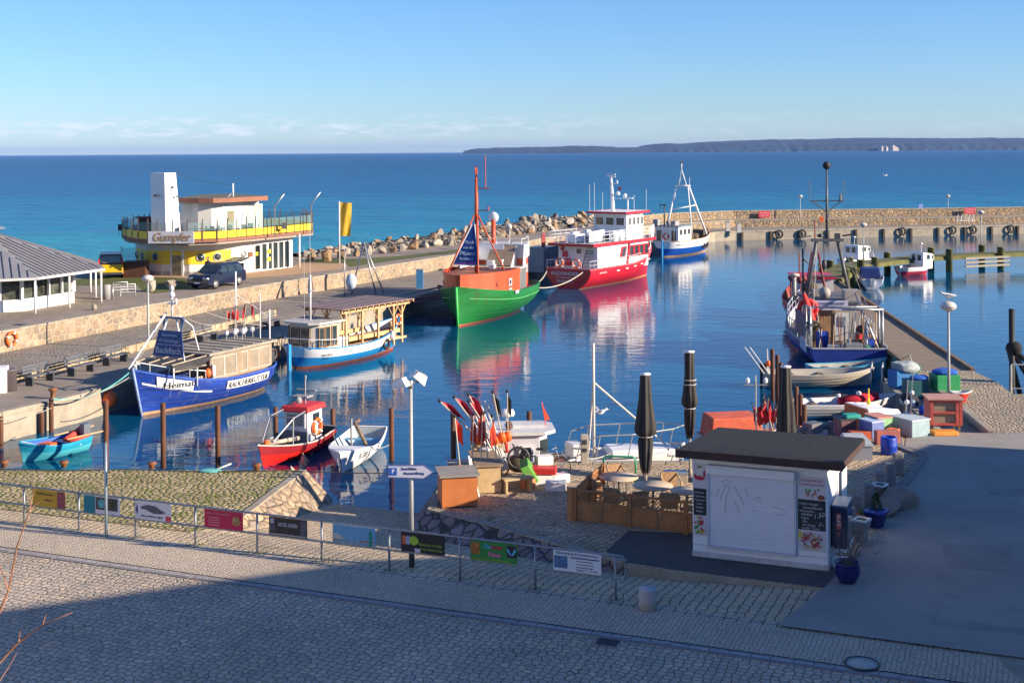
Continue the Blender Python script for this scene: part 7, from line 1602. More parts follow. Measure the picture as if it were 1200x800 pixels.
t_ = planter(1012, 612, 'terra', 'terracotta bowl among the granite posts'); b = MB(); b.sphere((0, 0, .3), .17, 8, sq=(1, 1, .5)); b.build('plant', mat('low_green', (.06, .11, .03), .9, .4, 9), t_)
t_ = planter(993, 682, 'round', 'round dark blue glazed pot with bare shrub at the kiosk corner'); b = MB(); b.lathe((0, 0, .44), [(.26, 0), (.1, .05), (.01, .06)], 12); b.build('soil', SOIL, t_)
def twigs(b, p, d, L, r, n, rg, spread=.5, up=.15, minr=.004):
    pts = [p]; q = Vector(p); dd = Vector(d).normalized(); seg = 4
    for i in range(seg): dd = (dd+Vector((rg.gauss(0, .12), rg.gauss(0, .12), rg.gauss(0, .08)+up*.3))).normalized(); q = q+dd*L/seg; pts.append(q.copy())
    b.tube(pts, [r*(1-.5*i/seg) for i in range(seg+1)], 5 if r > .01 else 3, cap=False)
    if n > 0:
        for k in range(rg.randint(2, 4)):
            i = rg.randint(1, seg); nd = (dd+Vector((rg.gauss(0, spread), rg.gauss(0, spread), rg.gauss(0, spread)*.6+up))).normalized(); twigs(b, pts[i], nd, L*rg.uniform(.5, .8), max(minr, r*.55), n-1, rg, spread, up, minr)
b = MB(); rg = random.Random(11)
for k in range(9): twigs(b, Vector((rg.uniform(-.1, .1), rg.uniform(-.1, .1), .42)), (rg.gauss(0, .35), rg.gauss(0, .35), 1), .52, .013, 3, rg)
b.build('bare_twigs', mat('grey_twigs', (.16, .13, .11), .9), t_)
# teal crates, bins and nets by the lamp
for k, (x, y, d, m_, l) in enumerate(((18.3, 58.3, (1.0, .8, .85), mat('dark_teal_bin', (.02, .12, .13), .6), 'dark teal bin beside the lower dock'), (19.6, 58.2, (1.1, .9, .75), GREENP, 'green bin heaped with blue nets near the globe lamp'), (18.5, 61.0, (1.0, .9, .8), mat('mid_blue_bin', (.03, .2, .5), .6), 'mid blue bin with pale netting on top'))):
    z = -.32 if x < 19 else .03; boxthing('net_bin', l, 'bin', (x, y, z), d, .1*k, m_, None, bev=.03)
for x, y, z, s, m_, l in ((19.6, 58.2, .85, (.6, .45, .2), mat('net_blue', (.02, .12, .5), .9, .4, 7, bump=.6), 'blue net heaped on the green bin'), (18.6, 61.0, .6, (.75, .6, .35), mat('net_pale', (.4, .45, .45), .9, .5, 6, bump=.6), 'pale net heap on the blue bin'), (18.4, 58.3, .6, (.5, .45, .15), MATS['net_blue'], 'blue lid of netting on the dark teal bin'), (17.5, 56.6, -.1, (.4, .5, .35), mat('net_black', (.02, .02, .03), .9), 'black net heap on the lower dock'), (19.2, 62.2, .35, (.6, .5, .3), MATS['net_green'], 'green net heap on the quay corner'), (20.1, 59.9, .2, (.5, .35, .25), MATS['net_pale'], 'tangled pale net behind the green bin')):
    me = rock_mesh(int(x*10+y), 3, 2); me.materials.append(m_); o = bpy.data.objects.new('net_heap', me); sc.collection.objects.link(o); o.location = (x, y, z); o.scale = s; tag(o, l, 'net')
r, H = dinghy('tiny red boat-shaped tub behind the red hutch', Vector((19.9, 55.6, .05)), Vector((19.0, 55.6, .05)), .5, (.35, .33, .4), [REDP]*4, WHB, REDP, WHB, thw=1, benchm=WHB, name='tub', zb=.08); r['category'] = 'tub'
t_ = thing('dock_ladder', 'pair of bent steel ladder hoops at the head of the lower dock', 'ladder', (17.5, 61.5, -.35), 1.2); b = MB()
for y in (-.25, .25): b.tube([(-.5, y, -.5), (-.5, y, 1.0), (-.2, y, 1.15), (.3, y, .2)], .04, 6)
b.build('hoops', GREYM, t_)
for k, (px, py, l) in enumerate(((1061, 482, 'thin grey stake with float left of the red hutch'), (1067, 470, 'second thin grey stake with float left of the red hutch'))):
    p = at(px, py+18, -.32); t_ = thing('stake', l, 'stake', p); b = MB(); b.tube([(0, 0, 0), (.15, .1, 1.9)], .025, 5); b.build('pole', GREYM, t_); b = MB(); b.sphere((.08, .05, 1.0), .1, 8); b.build('float', CLEANW, t_)
for k in range(7):
    p = Vector((17.35+rnd.uniform(-.1, .5), 52.3+k*.75, -.32)); b = MB(); b.lathe((0, 0, 0), [(.05, 0), (.16, .04), (.17, .25), (.1, .35), (.02, .36)], 8); o = tag(b.build('canister', rnd.choice([BLUEP, CLEANW, DARKM, mat('grey_blue_can', (.2, .28, .4), .5)])), 'small canister among the clutter on the lower dock', 'canister', 'canisters on the lower dock'); o.location = p
# flags bundle behind kiosk
for k in range(11):
    a = rnd.uniform(-.5, .5); flag_buoy((9.3+rnd.uniform(-.35, .45), 46.6+rnd.uniform(-.3, .4), .05), (rnd.uniform(-.25, .25), a*.4), 1.6+rnd.uniform(-.2, .45), rnd.uniform(0, 6), 'dark red flagged marker buoy in the bunch behind the kiosk roof', 'marker buoys behind the kiosk', mat('dark_red_flag', (.5, .02, .03), .8, .3, 4), .95)
t_ = thing('signal_pole', 'thin grey pole with cross arm and two lamps above the red flags', 'pole', (8.75, 46.2, .03)); b = MB(); b.tube([(0, 0, 0), (0, 0, 2.85)], .03, 5); b.tube([(-.45, 0, 2.5), (.4, 0, 2.5)], .025, 5); b.build('pole', GREYM, t_)
for x in (-.3, .35): b = MB(); b.lathe((x, 0, 2.55), [(.03, 0), (.08, .05), (.08, .15), (.02, .22)], 7); b.build('lamp', CLEANW, t_)
# ---------------- kiosk ----------------
K0 = Vector((4.83, 34.66)); fx = Vector((.928, -.372)); fy = Vector((.372, .928)); ka = math.atan2(fx.y, fx.x)
root = thing('kiosk', 'small white sales kiosk with closed roller shutter and dark shingle roof toned as shaded', 'kiosk', (K0.x, K0.y, .035), ka)
KW = mat('kiosk_white', (.86, .86, .88), .6, .05, 1.5, dirt=.2, dirtcol=(.5, .5, .5), bump=.1)
WD, DP = 3.58, 3.9
b = MB(); b.prism([(0, 0), (WD, 0), (WD, DP), (0, DP)], 0, [2.72, 2.72, 2.45, 2.45]); b.build('walls', KW, root)
b = MB()
for z in (.33,): b.box((WD/2, -.006, z), (WD+.02, .012, .015))
b.box((WD/2, -.01, .08), (WD+.03, .03, .14)); b.box((WD+.01, DP/2, .08), (.03, DP, .14)); b.build('plinth_board', mat('grubby_plinth', (.55, .55, .58), .8, .2, 3, dirt=.5, dirtcol=(.2, .22, .15)), root)
SH = mat('dark_shaded_shingles', (.017, .019, .024), .85, .6, 9, bump=.6, stretch=(1, 2.5, 1))  # dark shingles, darkened further so the colour carries the roof's shade
rx0, rx1, ry0, ry1 = -.28, 4.02, -.55, 4.3
zf, zb_ = 2.97, 2.56
def rz_(y): return zf+(zb_-zf)*(y-ry0)/(ry1-ry0)
b = MB(); b.plate([(rx0, ry0, zf), (rx1, ry0, zf), (rx1, ry1, zb_), (rx0, ry1, zb_)], .1)
ns = 15
for i in range(ns):
    y0 = ry0+(ry1-ry0)*i/ns; y1 = ry0+(ry1-ry0)*(i+1)/ns; x = rx0
    while x < rx1-.01:
        w_ = min(rnd.uniform(.22, .34), rx1-x); b.plate([(x+.004, y0, rz_(y0)+.012+rnd.uniform(0, .008)), (x+w_-.004, y0, rz_(y0)+.012+rnd.uniform(0, .008)), (x+w_-.004, y1+.02, rz_(y1)+.03), (x+.004, y1+.02, rz_(y1)+.03)], .008); x += w_
b.build('roof', SH, root)
b = MB(); b.box(((rx0+rx1)/2, ry0-.03, zf-.09), (rx1-rx0+.08, .06, .21)); b.plate([(rx1+.03, ry0, zf), (rx1+.03, ry1, zb_), (rx1+.03, ry1, zb_-.17), (rx1+.03, ry0, zf-.19)][::-1], .05); b.plate([(rx0-.03, ry0, zf), (rx0-.03, ry1, zb_), (rx0-.03, ry1, zb_-.17), (rx0-.03, ry0, zf-.19)], .05)
b.build('fascia', mat('dark_brown_fascia', (.055, .03, .025), .8, .4, 3, dirt=.4, dirtcol=(.12, .05, .04)), root)
b = MB(); b.box(((rx0+rx1)/2, (ry0+ry1)/2+.1, 2.5), (rx1-rx0-.1, ry1-ry0-.3, .03)); 
# shutter
u0, u1, z0, z1 = .46, 2.72, .36, 2.30
b = MB(); n = 44
for i in range(n): z = z0+(z1-z0)*(i+.5)/n; b.box(((u0+u1)/2, -.035, z), (u1-u0, .022, (z1-z0)/n-.006), rx=.25)
b.box(((u0+u1)/2, -.02, (z0+z1)/2), (u1-u0, .01, z1-z0)); sh = b.build('roller_shutter', mat('shutter_white', (.82, .83, .88), .45, .03), root)
b = MB(); b.box(((u0+u1)/2, -.09, 2.42), (u1-u0+.1, .18, .24)); b.build('shutter_box', KW, root, bevel=.02)
b = MB()
for u in (u0-.03, u1+.03): b.box((u, -.05, (z0+z1)/2), (.06, .07, z1-z0))
b.box(((u0+u1)/2, -.06, z0-.03), (u1-u0+.14, .1, .05)); b.build('shutter_rails', mat('rail_lilac', (.55, .56, .64), .5), root)
# scribbled drawing on the shutter
SCR = mat('scribble', (.33, .30, .36), .8, 0); b = MB()
def sx_(u, v): return (u0+(u1-u0)*u, -.053, z0+(z1-z0)*v)
for pts in ([(.16, .88), (.2, .93), (.27, .9), (.24, .83), (.18, .86)], [(.2, .84), (.15, .7), (.14, .62)], [(.25, .82), (.2, .66), (.19, .45)], [(.3, .85), (.38, .7), (.42, .58)], [(.3, .66), (.34, .55), (.37, .48)], [(.08, .68), (.13, .78)], [(.42, .84), (.47, .72)], [(.55, .70), (.6, .73), (.62, .68), (.58, .66)], [(.75, .61), (.87, .6), (.9, .55), (.86, .51), (.78, .51)], [(.52, .53), (.56, .54)]): b.tube([sx_(u, v) for u, v in pts], .006, 4)
b.build('scribble_lines', SCR, sh)
PW = mat('poster_white', (.62, .60, .64), .5, .04); PB = mat('poster_black', (.015, .025, .03), .5, .2); CHK = mat('chalk_white', (.55, .58, .62), .7, 0); PR = mat('poster_red', (.5, .02, .05), .5, .3, 8); PG = mat('poster_green', (.06, .28, .03), .5, .3, 8); PC = mat('poster_cream', (.6, .45, .3), .5, .3, 12); PBR = mat('poster_brown', (.22, .07, .04), .5, .3, 8); PK = mat('poster_pink', (.6, .18, .2), .6)
def poster(name, xa, xb, za, zb, m): b = MB(); b.box(((xa+xb)/2, -.014, (za+zb)/2), (xb-xa, .022, zb-za)); return b.build(name, m, root)
def disc(parent, x, z, rx, rz, m, y=-.03, k=12, seed=None, name='printed_shape'):
    b = MB(); rg = random.Random(seed or int(x*97+z*31)); b.plate([(x+rx*math.cos(2*math.pi*i/k)*rg.uniform(.85, 1.1), y, z+rz*math.sin(2*math.pi*i/k)*rg.uniform(.85, 1.1)) for i in range(k)], .004); return b.build(name, m, parent)
xa, xb = 2.82, 3.53
p1 = poster('dessert_poster', xa, xb, 1.82, 2.42, PW); p2 = poster('menu_board', xa, xb, 1.03, 1.815, PB); p3 = poster('sundae_poster', xa, xb, .48, 1.025, PW)
text('Hausgemachte', .11, PK, p1, (3.175, -.03, 2.33), (1, 0, 0), width=.52); text('Kuchenspezialität', .10, PK, p1, (3.175, -.03, 2.22), (1, 0, 0), width=.64)
def blobs(par, xa, xb, za, zb, cols, n, sd, smin=.02, smax=.06):
    rg = random.Random(sd); groups = {}
    for i in range(n):
        m = rg.choice(cols); groups.setdefault(m.name, (m, MB()))
        b = groups[m.name][1]; x, z = rg.uniform(xa, xb), rg.uniform(za, zb); r1, r2 = rg.uniform(smin, smax), rg.uniform(smin, smax); k = 9
        y = -.028-.0006*i; b.plate([(x+r1*math.cos(2*math.pi*j/k)*rg.uniform(.8, 1.15), y, z+r2*math.sin(2*math.pi*j/k)*rg.uniform(.8, 1.15)) for j in range(k)], .0004)
    for m, b in groups.values(): b.build('printed_food', m, par)
blobs(p1, 2.95, 3.42, 1.87, 2.0, [PR, PC, PBR, PK, PW], 16, 1); blobs(p1, 3.0, 3.4, 2.05, 2.12, [PG], 5, 2, .02, .05); disc(p1, 3.42, 1.9, .1, .07, PBR, -.04)
for i, (s, w_, z, x) in enumerate((('Heißer Hunger', .5, 1.71, 3.1), ('Kartoffelsalat', .5, 1.61, 3.2), ('Würstchen', .38, 1.52, 3.05), ('Waffeln', .3, 1.43, 3.05), ('Crêpes', .2, 1.34, 3.0), ('Eis', .12, 1.25, 3.0), ('mit Sahne', .34, 1.16, 3.1), ('heiße Tasse', .46, 1.08, 3.15))): text(s, .085, CHK, p2, (x, -.03, z), (1, 0, 0), width=w_, shear=.2)
text('1.50', .16, CHK, p2, (3.36, -.03, 1.42), (1, .0, .3), (0, 0, 1), width=.28, shear=.3); text('2.-', .13, CHK, p2, (3.42, -.03, 1.2), (1, 0, 0), width=.14, shear=.3)
blobs(p3, 2.92, 3.44, .6, .95, [PR, PC, PW, PBR, PBR, PW, PK, PR], 60, 5, .025, .06); disc(p3, 2.88, .88, .05, .1, mat('poster_yellow', (.6, .5, .03), .5), -.029)
b = MB(); b.plate([(2.9, -.029, .62), (3.0, -.029, .52), (3.35, -.029, .52), (3.5, -.029, .68), (3.3, -.029, .6), (3.05, -.029, .6)][::-1], .003); b.build('printed_bowl', PC, p3)
q1 = poster('ice_cream_poster', .03, .38, 1.85, 2.5, PW); q2 = poster('menu_board', .03, .38, 1.13, 1.845, PB); q3 = poster('fruit_poster', .03, .38, .58, 1.125, PW)
disc(q1, .2, 2.3, .1, .12, mat('scoop_white', (.7, .68, .66), .5), -.032); disc(q1, .2, 2.13, .15, .06, PR, -.034); disc(q1, .2, 2.43, .07, .03, PG, -.034); disc(q1, .08, 2.18, .04, .05, PR, -.033, seed=4); disc(q1, .33, 2.25, .03, .1, PR, -.033, seed=5)
for i, (s, w_) in enumerate((('Eisbecher', .25), ('Milchshake', .27), ('Cappuccino', .28), ('Latte', .16), ('Kaffee', .2), ('Kakao', .18))): text(s, .07, CHK, q2, (.2, -.03, 1.74-i*.1), (1, 0, 0), width=w_)
blobs(q3, .08, .34, .65, 1.08, [PG, PR, PW, PR, PG, MATS['poster_yellow'], PK], 34, 9, .02, .06)
# side wall: window and ice chest
f = window(root, (WD, 1.9, 1.75), .75, .95, (1, 0), KW, mat('dark_side_glass', (.04, .06, .07), .15), .08, .09)
b = MB(); b.box((WD+.02, 3.1, 1.35), (.03, .8, 2.1)); b.build('side_door', KW, root)
b = MB(); b.box((WD+.24, .95, .44), (.46, 1.1, .06)); b.box((WD+.26, .45, .15), (.4, .06, .3)); b.build('ledge', KW, root)
t_ = thing('vending_fridge', 'dark blue drinks fridge with red label on the kiosk side wall', 'fridge', tuple(Vector((K0.x, K0.y))+fx*(WD+.24)+fy*.95)+(.5,), ka)
b = MB(); b.box((0, 0, .55), (.38, .95, 1.1)); b.build('cabinet', mat('fridge_navy', (.012, .02, .07), .35, .1), t_, bevel=.02); b = MB(); b.box((0, 0, 1.12), (.42, 1.0, .05)); b.build('top', mat('steel_blue_top', (.12, .2, .33), .4), t_)
b = MB(); b.box((.2, 0, .56), (.02, .85, 1.0)); b.build('glass_door', mat('reflecting_door', (.12, .18, .2), .1, .5, 3), t_)
b = MB(); b.box((-.02, -.485, .72), (.12, .012, .42)); lb = b.build('red_label', mat('orange_red_label', (.7, .12, .05), .5), t_); text('EIS', .12, CLEANW, lb, (-.02, -.495, .74), (0, 0, -1), (1, 0, 0), width=.3); disc(lb, -.02, .4, .05, .06, MATS['orange_red_label'], -.49)
b = MB(); b.lathe((-.3, -.53, .9), [(.02, 0), (.02, .01)], 5)
# ---------------- patio ----------------
FW = mat('fence_brown', (.46, .21, .08), .75, .2, 4, stretch=(1, 1, 1)); FWD = mat('fence_brown_dark', (.34, .15, .06), .8, .2, 4)
root = thing('patio_fence', 'low brown wooden patio fence with lattice top beside the kiosk', 'fence')
FP = [Vector((1.8, 38.0)), Vector((3.36, 37.35)), Vector((4.9, 36.6)), Vector((5.5, 36.3))]; FL = [Vector((2.85, 41.0)), Vector((2.3, 39.5)), Vector((1.8, 38.0))]
def panel(a, c, hs=.52, ht=.86):
    t = c-a; L_ = t.length; ang = math.atan2(t.y, t.x); base = Matrix.Translation((a.x, a.y, .1)) @ Matrix.Rotation(ang, 4, 'Z')
    b = MB(); b.M = base
    for hx in (0, .5):
        w_ = L_/2-.1; x0 = .06+hx*L_; n = 7
        b.box((x0+w_/2, 0, hs/2), (w_, .02, hs))
        for k in range(int((w_+hs)/.1)):        # chevron battens
            p0 = (x0+max(0, k*.1-hs), min(hs, k*.1)); p1 = (x0+min(w_, k*.1), max(0, k*.1-w_)); 
            if hx: p0, p1 = (x0+w_-(p0[0]-x0), p0[1]), (x0+w_-(p1[0]-x0), p1[1])
            if abs(p0[0]-p1[0]) > .03: b.tube([(p0[0], -.015, p0[1]), (p1[0], -.015, p1[1])], .016, 4)
    b.build('boarded_panel', FW, root)
    b = MB(); b.M = base
    for z in (0, hs, ht): b.box((L_/2, 0, z), (L_, .05, .055))
    for x in (L_/2,): b.box((x, 0, hs/2), (.06, .05, hs))
    b.build('rails', FWD, root)
    b = MB(); b.M = base; h = ht-hs; n = int(L_/.11)
    for k in range(-2, n+1):
        for s, y in ((1, .008), (-1, -.008)):
            xa, xb = (k*.11, k*.11+h) if s > 0 else (k*.11+h, k*.11); za, zb = hs, ht
            if min(xa, xb) < 0 or max(xa, xb) > L_: continue
            b.tube([(xa, y, za), (xb, y, zb)], .011, 4)
    b.build('lattice', FW, root)
for P_ in (FP, FL):
    for a, c in zip(P_, P_[1:]): panel(a, c)
for p in FP+FL[:2]:
    b = MB(); b.box((p.x, p.y, .5), (.12, .12, 1.0), ka); b.build('post', FWD, root); b = MB(); b.box((p.x, p.y, .08), (.1, .1, .12), ka); b.build('post_foot', GREYM, root)
b = MB(); b.box((1.66, 38.08, .5), (.16, .1, .98), ka); b.build('end_board', FW, root)
def parasol(loc, label, H_, wmax, ztie, zlow, rot=0, straps=()):
    t_ = thing('closed_parasol', label, 'parasol', loc, rot); b = MB(); b.tube([(0, 0, 0), (0, 0, H_-.05)], .038, 8); b.build('pole', mat('cream_pole', (.6, .55, .47), .5), t_)
    b = MB(); vs = []; N_ = 48; prof = [(H_-.04, .13, .02), (H_-.1, .15, .02), (H_*.8, wmax*.62, .035), (H_*.66, wmax*.85, .05), (ztie+.25, wmax, .06), (ztie+.1, wmax*.92, .06), (ztie, wmax*.62, .03), (ztie-.15, wmax*.68, .05), (ztie-.6, wmax*.58, .06), (zlow+.15, wmax*.42, .06), (zlow, wmax*.30, .05)]
    rg = random.Random(int(H_*100))
    for i, (z, r, am) in enumerate(prof):
        for k in range(N_):
            a = 2*math.pi*k/N_; f = math.cos(8*a+i*.12+noise.noise(Vector((a, i*.3, H_)))*1.5)+.4*math.cos(16*a+1); R_ = r+am*f*.7; zz = z+(rg.uniform(-.08, .08) if i == len(prof)-1 else 0)
            vs.append((R_*math.cos(a), R_*math.sin(a), zz))
    fs = [(i*N_+k, (i+1)*N_+k, (i+1)*N_+(k+1) % N_, i*N_+(k+1) % N_) for i in range(len(prof)-1) for k in range(N_)]
    b._add(vs, fs, smooth=True); b.build('canopy', mat('black_parasol_cloth', (.028, .026, .027), .75, .25, 3), t_)
    b = MB(); b.lathe((0, 0, H_-.05), [(.02, 0), (.17, .01), (.18, .05), (.02, .07)], 12); b.build('cap', WHITE, t_)
    b = MB()
    for z, r in straps: b.torus((0, 0, z), r, .018, n=20, k=5)
    if straps: b.build('strap', mat('pale_strap', (.5, .48, .45), .8), t_)
    b = MB(); b.box((0, 0, .04), (.7, .7, .08)); b.lathe((0, 0, .08), [(.1, 0), (.06, .25)], 10); b.build('base', CONC, t_); return t_
p = at(757, 586, .03); parasol(p, 'closed black parasol standing in the fenced patio', 3.98, .30, 2.0, .85, straps=((2.02, .22),))
parasol((5.9, 42.9, .03), 'closed black parasol with white straps left of the kiosk roof', 4.25, .23, 2.35, 1.35, straps=((3.3, .21), (3.15, .215), (2.35, .18)))
parasol((8.85, 41.6, .03), 'closed black parasol standing right behind the kiosk', 3.95, .28, 1.6, .5)
RAT = mat('rattan', (.36, .22, .12), .8, .3, 9, bump=.3); TT = mat('tabletop_tan', (.5, .40, .30), .5, .15, 2)
def table(loc, r_, label):
    t_ = thing('cafe_table', label, 'table', loc); b = MB(); b.lathe((0, 0, .70), [(.02, 0), (r_-.03, 0), (r_, .015), (r_, .035), (.02, .04)], 28); b.build('table_top', TT, t_); b = MB(); b.tube([(0, 0, .02), (0, 0, .7)], .035, 7); b.lathe((0, 0, 0), [(.25, 0), (.25, .02), (.04, .05)], 14); b.build('stand', DARKM, t_)
table((4.25, 39.2, .03), .62, 'round cafe table nearest the parasol pole'); table((3.3, 40.3, .03), .62, 'round cafe table behind the chairs on the patio'); table((5.2, 38.6, .03), .5, 'round cafe table close to the kiosk wall')
def chair(loc, rz, label):
    t_ = thing('rattan_chair', label, 'chair', loc, rz, 'rattan chairs on the patio'); b = MB(); b.box((0, 0, .44), (.5, .5, .05)); b.build('seat', RAT, t_)
    b = MB(); vs = []
    b.prism([(-.26, .2), (.26, .2), (.22, .28), (-.22, .28)], .46, .88); b.build('backrest', RAT, t_)
    for s in (-1, 1): b = MB(); b.tube([(s*.26, -.22, .46), (s*.28, -.2, .68), (s*.28, .05, .7), (s*.25, .25, .86)], .028, 6); b.build('armrest', MATS['new_pine'], t_)
    for x in (-.22, .22):
        for y in (-.22, .22): b = MB(); b.tube([(x, y, 0), (x, y, .44)], .02, 5); b.build('leg', DARKM, t_)
    return t_
for k, (x, y, rz, l) in enumerate(((2.6, 39.6, 2.0, 'rattan chair nearest the left side of the patio fence'), (3.0, 38.6, 2.6, 'rattan chair close behind the front lattice'), (3.7, 38.2, 3.4, 'rattan chair with its back to the front lattice'), (4.9, 40.0, .2, 'rattan chair behind the round table'), (5.2, 37.7, 4.2, 'rattan chair beside the kiosk wall'), (3.3, 41.1, .4, 'rattan chair at the rear corner of the patio'), (4.6, 38.0, 3.0, 'rattan chair in front of the table by the parasol'))): chair((x, y, .03), rz, l)
t_ = thing('green_hoop', 'green steel hoop rail at the back of the patio', 'rail', (2.95, 42.2, .03), -.12); b = MB(); b.tube([(0, 0, 0), (0, 0, .85), (.06, 0, .92), (.95, 0, .92), (1.05, 0, .85), (1.05, 0, 0)], .035, 7); b.build('tube', mat('green_tube', (.03, .30, .16), .4), t_)
boxthing('service_box', 'low concrete service box with steel lid behind the patio', 'box', (5.35, 42.4, .03), (.75, .5, .3), 0, CONC, GREYM)
# ---------------- island clutter ----------------
BRB = mat('orange_brown_box', (.50, .16, .045), .6, .12, 3)
p = at(534, 592, .03); t_ = thing('wooden_chest', 'orange-brown wooden chest with grey lid at the water corner', 'chest', (-1.78, 40.05, .03), .18); b = MB(); b.box((0, 0, .5), (1.1, 1.15, .9)); b.build('body', BRB, t_); b = MB(); b.box((0, 0, .99), (1.25, 1.3, .06)); b.build('lid', mat('grey_lid', (.28, .25, .23), .8, .15), t_)
for x in (-.5, .5):
    for y in (-.52, .52): b = MB(); b.box((x, y, .05), (.08, .08, .12)); b.build('foot', BRB, t_)
TANB = mat('tan_chest', (.50, .38, .20), .75, .2, 3); t_ = thing('wooden_chest', 'pale tan tackle chest behind the orange-brown chest', 'chest', (-.95, 42.1, .03), .15); b = MB(); b.box((0, 0, .45), (.75, 2.0, .84)); b.build('body', TANB, t_); b = MB(); b.box((0, 0, .90), (.9, 2.15, .06)); b.build('lid', mat('brown_lid', (.27, .2, .13), .8, .2), t_)
for y in (-.6, 0, .6): b = MB(); b.box((.39, y, .62), (.03, .3, .06)); b.build('hinge', RUST, t_)
t_ = thing('wooden_chest', 'second tan chest farther back, heaped with grey sacks', 'chest', (-.95, 43.9, .03), .1); b = MB(); b.box((0, 0, .5), (1.0, .95, .95)); b.build('body', TANB, t_); b = MB(); b.box((0, 0, 1.01), (1.1, 1.05, .06)); b.build('lid', TANB, t_)
for k, (x, y, s) in enumerate(((-1.1, 43.7, .34), (-.75, 43.9, .28), (-1.2, 44.0, .26), (-1.0, 43.0, .22))):
    me = rock_mesh(200+k, 2, 4); me.materials.append(mat('grey_sack', (.42, .44, .48), .9, .15)); o = bpy.data.objects.new('sack', me); sc.collection.objects.link(o); o.location = (x, y, 1.15 if k < 3 else 1.0); o.scale = (s, s*.7, s*.4); tag(o, ['grey sack on the farther tan chest, left one', 'grey sack on the farther tan chest, right one', 'grey sack at the very back of the chests', 'small grey sack on the nearer tan chest'][k], 'sack')
t_ = thing('small_bench', 'low wooden bench right of the tan chest', 'bench', (.1, 41.35, .03), .35); b = MB(); b.box((0, 0, .44), (1.0, .4, .06)); b.build('seat', TANB, t_)
for x in (-.42, .42): b = MB(); b.box((x, 0, .21), (.07, .36, .42)); b.build('leg', TANB, t_)
t_ = thing('green_tub', 'green plastic tub propped on its side by the bench', 'tub', (.5, 42.3, .45), .2); b = MB(); b.M = Matrix.Rotation(1.0, 4, 'Y') @ Matrix.Rotation(.2, 4, 'X'); b.box((0, 0, 0), (.75, .9, .3), taper=.85); b.build('shell', mat('moss_green_tub', (.10, .30, .04), .6, .1), t_, bevel=.03)
for k, (x, y, z, d, rz, m_, l) in enumerate(((1.0, 42.4, .36, (.8, .5, .2), -.1, REDP, 'red crate lying on the white foam boxes'), (.85, 42.3, .03, (.8, .5, .3), .1, FOAM, 'white foam box under the red crate'), (1.35, 41.5, .03, (.65, .42, .3), -.15, FOAM, 'white foam box at the front of the heap'), (1.5, 42.5, .03, (.6, .4, .28), .5, FOAM, 'white foam box at the right side of the heap'), (1.0, 43.0, .5, (.55, .4, .3), .3, FOAM, 'white foam box behind the red crate'), (.45, 41.85, .03, (.4, .35, .3), .4, mat('salmon_crate', (.65, .25, .12), .6), 'salmon orange crate beside the bench leg'))): boxthing('fish_box', l, 'box', (x, y, z), d, rz, m_)
t_ = thing('bicycle', 'parked bicycle leaning against the heap of fish boxes', 'bicycle', (1.1, 43.3, .03), -.25); 
for x in (-.5, .52):
    b = MB(); b.torus((x, 0, .34), .31, .022, n=24, k=5, axis='Y'); w_ = b.build('wheel', BLACK, t_); b = MB()
    for k in range(10): a = k*.628; b.tube([(x, 0, .34), (x+.3*math.cos(a), 0, .34+.3*math.sin(a))], .004, 3)
    b.build('spokes', GREYM, w_)
b = MB()
for a_, c_1 in (((-.5, 0, .34), (-.05, 0, .32)), ((-.05, 0, .32), (-.2, 0, .85)), ((-.5, 0, .34), (-.18, 0, .75)), ((-.18, 0, .75), (.35, 0, .8)), ((-.05, 0, .32), (.36, 0, .72)), ((.52, 0, .34), (.33, 0, .9))): b.tube([a_, c_1], .018, 5)
b.build('frame', SILV, t_); b = MB(); b.box((-.22, 0, .9), (.25, .13, .06)); b.build('saddle', BLACK, t_); b = MB(); b.tube([(.25, -.27, .98), (.36, 0, .98), (.25, .27, .98)], .015, 5); b.build('handlebar', GREYM, t_)
t_ = thing('hand_cart', 'dark net drum and tangled frames between the chests and the bicycle', 'cart', (.05, 43.1, .0)); b = MB(); b.torus((.1, -.2, .75), .35, .04, axis='Y'); b.torus((.35, .1, .6), .3, .035, axis='X'); b.tube([(-.4, 0, 0), (.2, 0, 1.1)], .03, 5); b.tube([(.5, 0, 0), (-.1, .1, 1.15)], .03, 5); b.tube([(-.3, .2, .6), (.6, -.1, .9)], .03, 5); b.build('frame', DARKM, t_); b = MB(); b.sphere((.1, .05, .5), .38, 9, sq=(1, .8, .8)); b.build('net', NETM, t_)
FL2 = mat('pinkish_red_flag', (.55, .03, .06), .8, .3, 5)
for k, (lx, ly, hh, cl, mm, l) in enumerate(((-.5, -.75, 2.6, .32, FL2, 'longest leaning marker pole with pink-red flag over the chests'), (-.45, -.62, 2.5, .32, FL2, 'second long leaning marker pole over the chests'), (-.4, -.5, 2.4, .32, FL2, 'third long leaning marker pole over the chests'), (-.3, -.6, 2.35, .32, FL2, 'lower long leaning marker pole over the chests'), (-.2, -.3, 2.3, .25, DARKM, 'dark flagged marker pole behind the red ones'), (-.25, -.15, 2.2, .25, DARKM, 'dark flagged marker pole farthest right in the bunch'))):
    x, y = -.75+.11*k, 43.6+.1*(k % 3)
    flag_buoy((x, y, .8), (.25, ly, ), hh, .1*k, l, 'marker buoys leaning over the chests', mm, cl)
for k in range(5): flag_buoy((-1.7+.3*k, 41.7+.15*(k % 2), .1), (.05, -.12+.06*k), 2.35, .4+k, 'upright marker pole with orange-red cloth behind the orange-brown chest', 'marker buoys behind the chest', mat('orange_red_flag', (.62, .05, .02), .8, .3, 4), .38)
t_ = thing('pole_bundle', 'bundle of white poles and dark sticks leaning against the tan chests', 'poles', (-.7, 43.2, .03)); b = MB()
for k in range(7): b.tube([(.25+.04*k, -.2+.09*k, .2), (-.9+.12*k, .1+.05*k, 2.3+.1*(k % 3))], .03, 5)
